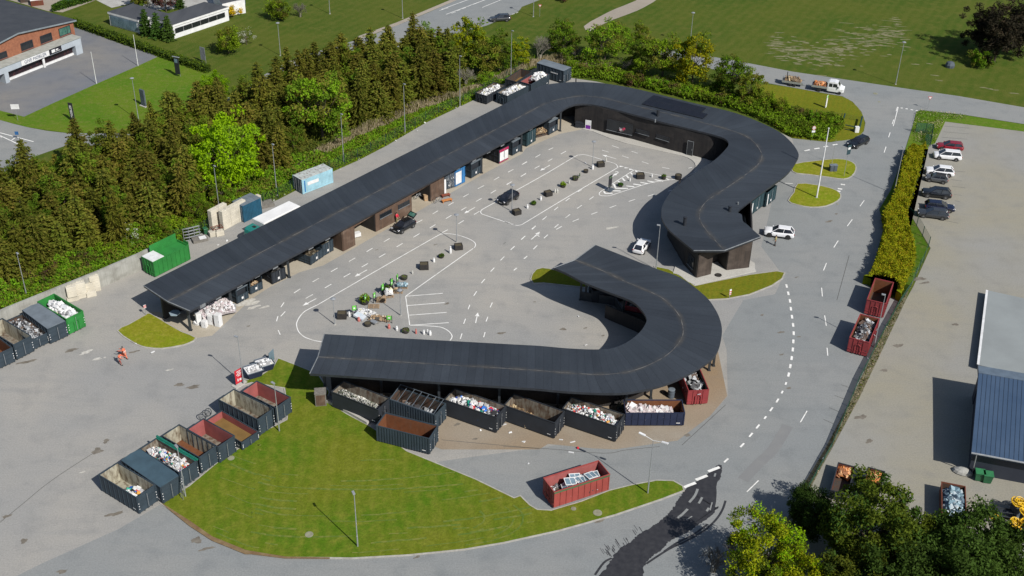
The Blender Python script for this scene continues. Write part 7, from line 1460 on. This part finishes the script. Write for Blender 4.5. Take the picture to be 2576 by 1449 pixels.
for k,x,y,kd,s,lab in (('P',540,262,'vivid',.62,'small vivid green tree at the back edge of the spruce belt'),('P',500,565,'green',.55,'small green tree at the foot of the spruces above the steel gates'),('P',560,520,'olive',.7,'loose olive tree left of the block wall'),('P',395,610,'small',.9,'green shrub tree above the end of the concrete wall'),('P',740,395,'olive',.7,'olive shrub tree between lime tree and blue container'),
 ('P',1178,168,'yellow',1.25,'narrow yellow-green tree right of the tallest spruces'),('P',1215,185,'olive',1.1,'brownish olive tree behind the fence right of the spruces'),('P',1255,178,'olive',1.0,'olive tree with fine twigs by the back fence lamp'),('P',1305,170,'yellow',.85,'yellow-green shrub tree right of the back fence lamp'),('P',1225,215,'small',.7,'bright green low shrub tree under the olive trees'),
 ('P',1412,148,'green',.85,'fresh green tree behind the lidded corner compactor'),('P',1520,158,'green',.98,'broad dark green tree behind the roof bend'),('P',1570,128,'green',.6,'green tree at the edge of the meadow behind the bend'),('P',1610,115,'olive',.6,'small olive tree farthest out on the meadow edge'),('P',1665,202,'green',1.02,'full dark green tree nearest the hall roof behind the bend'),('P',1740,218,'yellow',1.42,'full yellow-green tree beside the dark green one'),('P',1832,240,'green',.90,'pointed fresh green tree above the solar panels'),('P',1885,262,'olive',.85,'brownish olive tree left of the flatbed truck'),('P',1605,185,'olive',.75,'brown-green loose tree between two full green ones'),('P',1925,272,'small',.75,'low brown-green shrub tree near the trailer'),('P',1960,285,'small',.7,'low green shrub tree at the verge tip')):
    grow(kd,x,y,lab,None,s,N,px=k)
grow('bare',1358,155,0 or 'bare grey tree with fine twigs behind the corner containers',None,1.15,'bare_tree',px='P'); grow('bare2',1170,215,'pale bare dead tree in front of the last spruces',None,.9,'bare_tree',px='P'); grow('bare2',1445,150,'small bare grey shrub behind the compactor',None,.8,'bare_tree',px='P'); grow('bare2',1575,185,'bare grey thicket behind the roof bend',None,.9,'bare_tree',px='P')
grow('blossom',455,470,'white blossoming shrub tree in front of the left spruces',None,1.3,'blossom_tree',px='P'); grow('blossom',520,500,'second white blossoming shrub tree, lower and right of the first',None,.9,'blossom_tree',px='P'); grow('blossom',330,620,'faint white blossoming shrub tree above the concrete wall',None,.9,'blossom_tree',px='P'); grow('blossom',1668,150,'white blossoming shrub behind the dark green tree',None,.8,'blossom_tree',px='P')
# lawn shrubs and trees at the top
for x,y,kd,s,lab in ((250,175,'small',1.05,'round green bush with pale tips on the far lawn'),(2050,480,'small',1.15,'wide dark green bush on the lawn behind the long hedge')):
    grow(kd,x,y,lab,None,s,'bush','bush',px='b' if kd=='small' and x==250 else 'a')
grow('bare2',435,150,'grey leafless bush beside the round green one on the far lawn',None,.8,'bare_bush','bush',px='b'); grow('blossom',2210,400,'thin whitish shrub beside the wide dark bush',None,.8,'blossom_tree','bush',px='a')
for x,y,lab in ((1315,318,'left'),(1408,342,'middle'),(1508,362,'right')): grow('cone',x,y,f'{lab} one of three dark conical conifers before the white bungalow','conical conifers before the bungalow',1.05,'conical_conifer',px='a')
grow('redleaf',1490,105,'dark red-leaved tree behind the white bungalow',None,.9,N,px='a'); grow('olive',1268,70,'dark green tree behind the left wing of the bungalow',None,.75,N,px='a'); grow('cone',1610,75,'small dark conifer beside the red-leaved tree',None,.8,'conical_conifer',px='a'); grow('gold',2090,155,'bright golden shrub at the corner of the bungalow',None,1.25,'golden_bush','bush',px='a')
reg('darkcon',broad(4.6,6.2,6.4,44,L3('conifer_black','conifer_black','conifer_brown'),130,90,.22,1.1,hollow=.35))
for x,y,s,lab in ((2500,158,1.0,'large dark conifer in front at the top right corner'),(2560,140,1.05,'large dark conifer right at the top right corner'),(2462,132,.85,'large dark conifer left at the top right corner')): 
    grow('darkcon',x,y,lab,None,s,'dark_conifer',px='P'); 
grow('bush',2462,168,'low green bush at the foot of the dark conifers',None,1.5,'bush','bush',px='P'); grow('bush2',540,8,'low dark bush at the top edge by the road',None,1,'bush','bush',px='c')
b=MB(); b.lathe([(.9,0),(.95,.5),(.7,1.0),(.2,1.2)],10); b.build('boulder',K('skip_grey'),None,(*g('d',1910,600),0),label='grey stone marker left of the bush under the conifers',cat='boulder')
# bushes behind the wall and at the fence
bl=random.Random(77)
for i in range(46):
    t=i/45; x=-40+t*740; y=790-t*300+bl.uniform(-28,-6) if x<430 else 790-t*300+bl.uniform(-42,2)
    grow(bl.choice(('bush','bush','bush2')),x,y,'low fresh green bush in the thicket between spruces and left wall','bushes between spruces and left wall',bl.uniform(.8,1.35),'bush','bush',px='P')
for i in range(24):
    t=i/23; x=1440+t*660; y=196+t*140+bl.uniform(-14,-4); y=min(y,338)
    grow(bl.choice(('bush','bush','bush2')),x,y-10,'fresh green bush in the row along the outer roof edge','bushes along the outer roof edge',bl.uniform(.75,1.1),'bush','bush',px='P')
def scatter(name,label,poly,n,hfun,sz,mats,wt=None,up=False,cat='undergrowth',seed=1,z0=0,kind='stuff',name2=None):
    r=random.Random(seed); X=[p[0] for p in poly]; Y=[p[1] for p in poly]; V=[];Fc=[];mi=[]; k=0; tries=0
    while k<n and tries<n*12:
        tries+=1; x,y=r.uniform(min(X),max(X)),r.uniform(min(Y),max(Y))
        if not inside(x,y,poly): continue
        k+=1; c1_=math.sin(x*.9+1.3*math.sin(y*.7))+math.sin(y*1.1+x*.35)+.7*math.sin(x*2.3-y*1.9); H=hfun(x,y)*(.72+.16*c1_)
        s=r.uniform(*sz)
        if up:
            d=Vector((r.uniform(-.25,.25),r.uniform(-.25,.25),1)).normalized(); quad(V,Fc,(x,y,z0+H*.5),d,rv(r),H*.5,s)
        else: quad(V,Fc,(x,y,z0+H*(r.random()**.45)),rv(r),rv(r),s,s*.5)
        m=r.random()+.12*c1_; mi.append(0 if m<.4 else (1 if m<.75 else min(2,len(mats)-1)))
    me=mesh_of(name,V,Fc,mi,mats); o=bpy.data.objects.new(name,me); COL.objects.link(o); return tag(o,label,cat,None,kind)
U1=pts('P -110,850 0,822 130,766 251,716 351,670 423,638 470,602 560,550 640,520 700,496 760,462 830,428 830,395 760,398 640,438 560,490 480,560 310,630 170,688 0,738 -110,765')
scatter('undergrowth','dense fresh green undergrowth between the spruces and the left concrete wall',U1,34000,lambda x,y:2.0,(.14,.30),L3('leaf_bright','leaf_green','leaf_olive'),seed=2)
U2=pts('P 700,494 830,430 900,400 970,364 1071,305 1195,246 1290,194 1345,166 1345,146 1290,172 1190,215 1070,272 960,322 880,352 790,395 700,450')
scatter('undergrowth','green weeds and brambles along the wire fence behind the hall',U2,22000,lambda x,y:.9,(.12,.26),L3('leaf_bright','leaf_green','leaf_olive'),seed=3)
U3=pts('c 560,690 900,722 1250,795 1650,895 2050,985 2400,1110 2576,1180 d 170,1060 330,1135 470,1215 520,1240 700,1262 860,1262 950,1180 960,1110 900,1080 700,1050 480,1000 300,950 c 2400,930 1900,830 1400,740 1100,650 800,560 560,540')
scatter('undergrowth','bright green shrub strip between the outer roof edge and the verge',U3,26000,lambda x,y:1.7,(.14,.30),L3('leaf_bright','leaf_green','leaf_darkolive'),seed=4)
scatter('reeds','dry beige reeds swaying in a strip behind the fence',pts('P 720,440 790,392 877,345 998,292 1054,262 1153,236 1190,218 1280,184 1357,152 1420,150 1500,165 1580,180 1680,215 1690,228 1600,205 1500,185 1420,165 1345,168 1285,193 1195,230 1160,248 1060,282 998,308 877,362 800,405 730,455'),20000,lambda x,y:1.7,(.035,.08),L3('reed_dry','reed_dry','leaf_olive'),up=True,cat='reeds',seed=5)
scatter('forest_floor','dark shaded undergrowth beneath the spruce belt',band,14000,lambda x,y:.9,(.2,.4),L3('spruce_dark','leaf_olive','spruce_mid'),seed=6)
scatter('tall_grass','tufts of brighter grass at the foot of the wire fence',pts('P 700,500 830,436 900,405 970,369 1071,310 1195,251 1290,199 1290,194 1195,246 1071,304 970,363 900,399 830,430 700,494'),6000,lambda x,y:.5,(.03,.07),L3('leaf_bright','leaf_vivid','leaf_green'),up=True,cat='grass',seed=7)
scatter('verge_weeds','weeds at the foot of the slatted fence of the right yard',pts('P 2262,752 2291,721 2274,765 2215,890 2160,1005 2094,1125 2032,1240 2020,1238 2080,1125 2145,1000 2200,885'),3500,lambda x,y:.35,(.05,.14),L3('leaf_olive','leaf_green','reed_dry'),cat='weeds',seed=8)
scatter('entrance_weeds','taller tufts on the verge at the car park corner',pts('P 2305,283 2319,279 2428,291 2430,302 2376,300 2352,361 2300,360 2296,318'),3500,lambda x,y:.5,(.05,.14),L3('leaf_bright','leaf_green','reed_dry'),cat='weeds',seed=9)
# hedges
def hedge(name,label,poly,h,n,mats,seed,sz=(.12,.26),core=True):
    t=empty(name,(0,0,0),0,label,'hedge'); r=random.Random(seed)
    MB().prism(offset(poly,-.35),0,h-.35).build('core',K('leaf_deep') if mats[0]!=K('hedge_gold') else K('hedge_green'),t)
    X=[p[0] for p in poly]; Y=[p[1] for p in poly]; V=[];Fc=[];mi=[]; k=0
    while k<n:
        x,y=r.uniform(min(X),max(X)),r.uniform(min(Y),max(Y))
        if not inside(x,y,poly): continue
        k+=1; bump_=.16*math.sin(x*1.7+y)+.14*math.sin(y*2.1-x*.6)+.10*math.sin(x*3.7)
        z=h+bump_-abs(r.gauss(0,.22)) ; quad(V,Fc,(x,y,z),rv(r),rv(r),r.uniform(*sz),r.uniform(*sz)*.5); m=r.random()+bump_*.9; mi.append(0 if m<.42 else (1 if m<.72 else 2))
    N_=len(poly)
    for i in range(N_):
        A,B=Vector(poly[i-1]),Vector(poly[i]); L=(B-A).length
        for _ in range(int(L*h*42)):
            u=r.random(); p=A+(B-A)*u; k=r.gauss(0,.14); d=(B-A).normalized(); nn_=Vector((-d.y,d.x)); p=p+nn_*k; quad(V,Fc,(p.x,p.y,r.uniform(.0,h)),rv(r),rv(r),r.uniform(*sz),r.uniform(*sz)*.5); mi.append(r.choice((0,1,2)))
    me=mesh_of('foliage',V,Fc,mi,mats); o=bpy.data.objects.new('foliage',me); COL.objects.link(o); o.parent=t; return t
HH=1.8
hedge('yellow_hedge','tall yellow and rust-tinged hedge between the access road and the car park',offset(smooth(pts('d 1560,1290 h 1500,120 1440,350 1375,500 1312,590 1332,700 1285,900 1235,1050 1178,1165 1240,1158 1425,1198 1452,1300 1485,1300 1535,1180 1612,1000 1600,850 1540,640 1590,450 1640,280 1700,0 d 1690,1300',HH),2),-.28),HH,30000,L3('hedge_gold','hedge_rust','hedge_green'),5)
hedge('long_hedge','long dark green clipped hedge between forecourt and bungalow lawn',[tuple(p) for p in (lambda a:[Vector(a[0])+a[2]*.0,Vector(a[1]),Vector(a[1])+a[2]*1.3,Vector(a[0])+a[2]*1.3])((lambda A,B:(A,B,Vector((-(Vector(B)-Vector(A)).normalized().y,(Vector(B)-Vector(A)).normalized().x))))(g('a',1890,640),g('a',655,205)))],1.3,9000,L3('leaf_dark','leaf_deep','leaf_green'),6)
hedge('short_hedge','dark green clipped hedge behind the furniture shop',[tuple(p) for p in (lambda A,B,n:[A,B,B+n,A+n])(Vector(g('a',470,110)),Vector(g('a',890,-10)),Vector((0,1.6)))],1.4,5000,L3('leaf_dark','leaf_deep','leaf_green'),7)
# near trees, bottom right
reg('near_yellow',broad(5.0,3.8,5.2,61,L3('leaf_yellow','leaf_vivid','leaf_darkolive'),170,120,.15,.95,wt=(.50,.22,.28))); reg('near_dark',broad(5.2,4.2,5.0,62,L3('leaf_darkolive','leaf_dark','leaf_darkolive'),230,130,.17,1.05,wt=(.4,.3,.3))); reg('near_dark2',broad(4.8,4.0,4.8,63,L3('leaf_dark','leaf_deep','leaf_dark'),220,130,.17,1.05,wt=(.45,.25,.3)))
for kd,x,y,zc,s,lab in (('near_yellow',1930,1395,5.2,.95,'bright yellow-green tree at the bottom edge, left of the dark ones'),('near_yellow',2010,1490,5.2,.85,'second yellow-green tree cut by the bottom edge'),('near_dark',2200,1345,5.0,1.12,'large olive-dark tree in the middle of the bottom right group'),('near_dark2',2425,1415,4.8,1.12,'large deep green tree at the right of the bottom right group'),('near_dark',2330,1385,5.0,.85,'olive-dark tree filling the gap between the two largest dark ones'),('near_dark2',2045,1290,4.8,.62,'small dark tree behind the yellow-green one'),('near_dark2',2300,1470,4.8,1.1,'deep green tree at the bottom edge between the large ones'),('near_dark2',2530,1440,4.8,1.0,'deep green tree in the bottom right corner'),('near_dark',2160,1470,5.0,.9,'olive-dark tree at the bottom edge behind the yellow-green pair')):
    c=g('P',x,y,zc*s); grow(kd,c[0],c[1],lab,None,s,N,h=s)
for i,(x,y,kd) in enumerate(((1790,1440,'bare2'),(1845,1400,'bare2'))): grow(kd,x,y,('thin leafless shrub at the wet road patch','second thin leafless shrub left of the yellow-green tree')[i],None,.75,'bare_bush','bush',px='P')
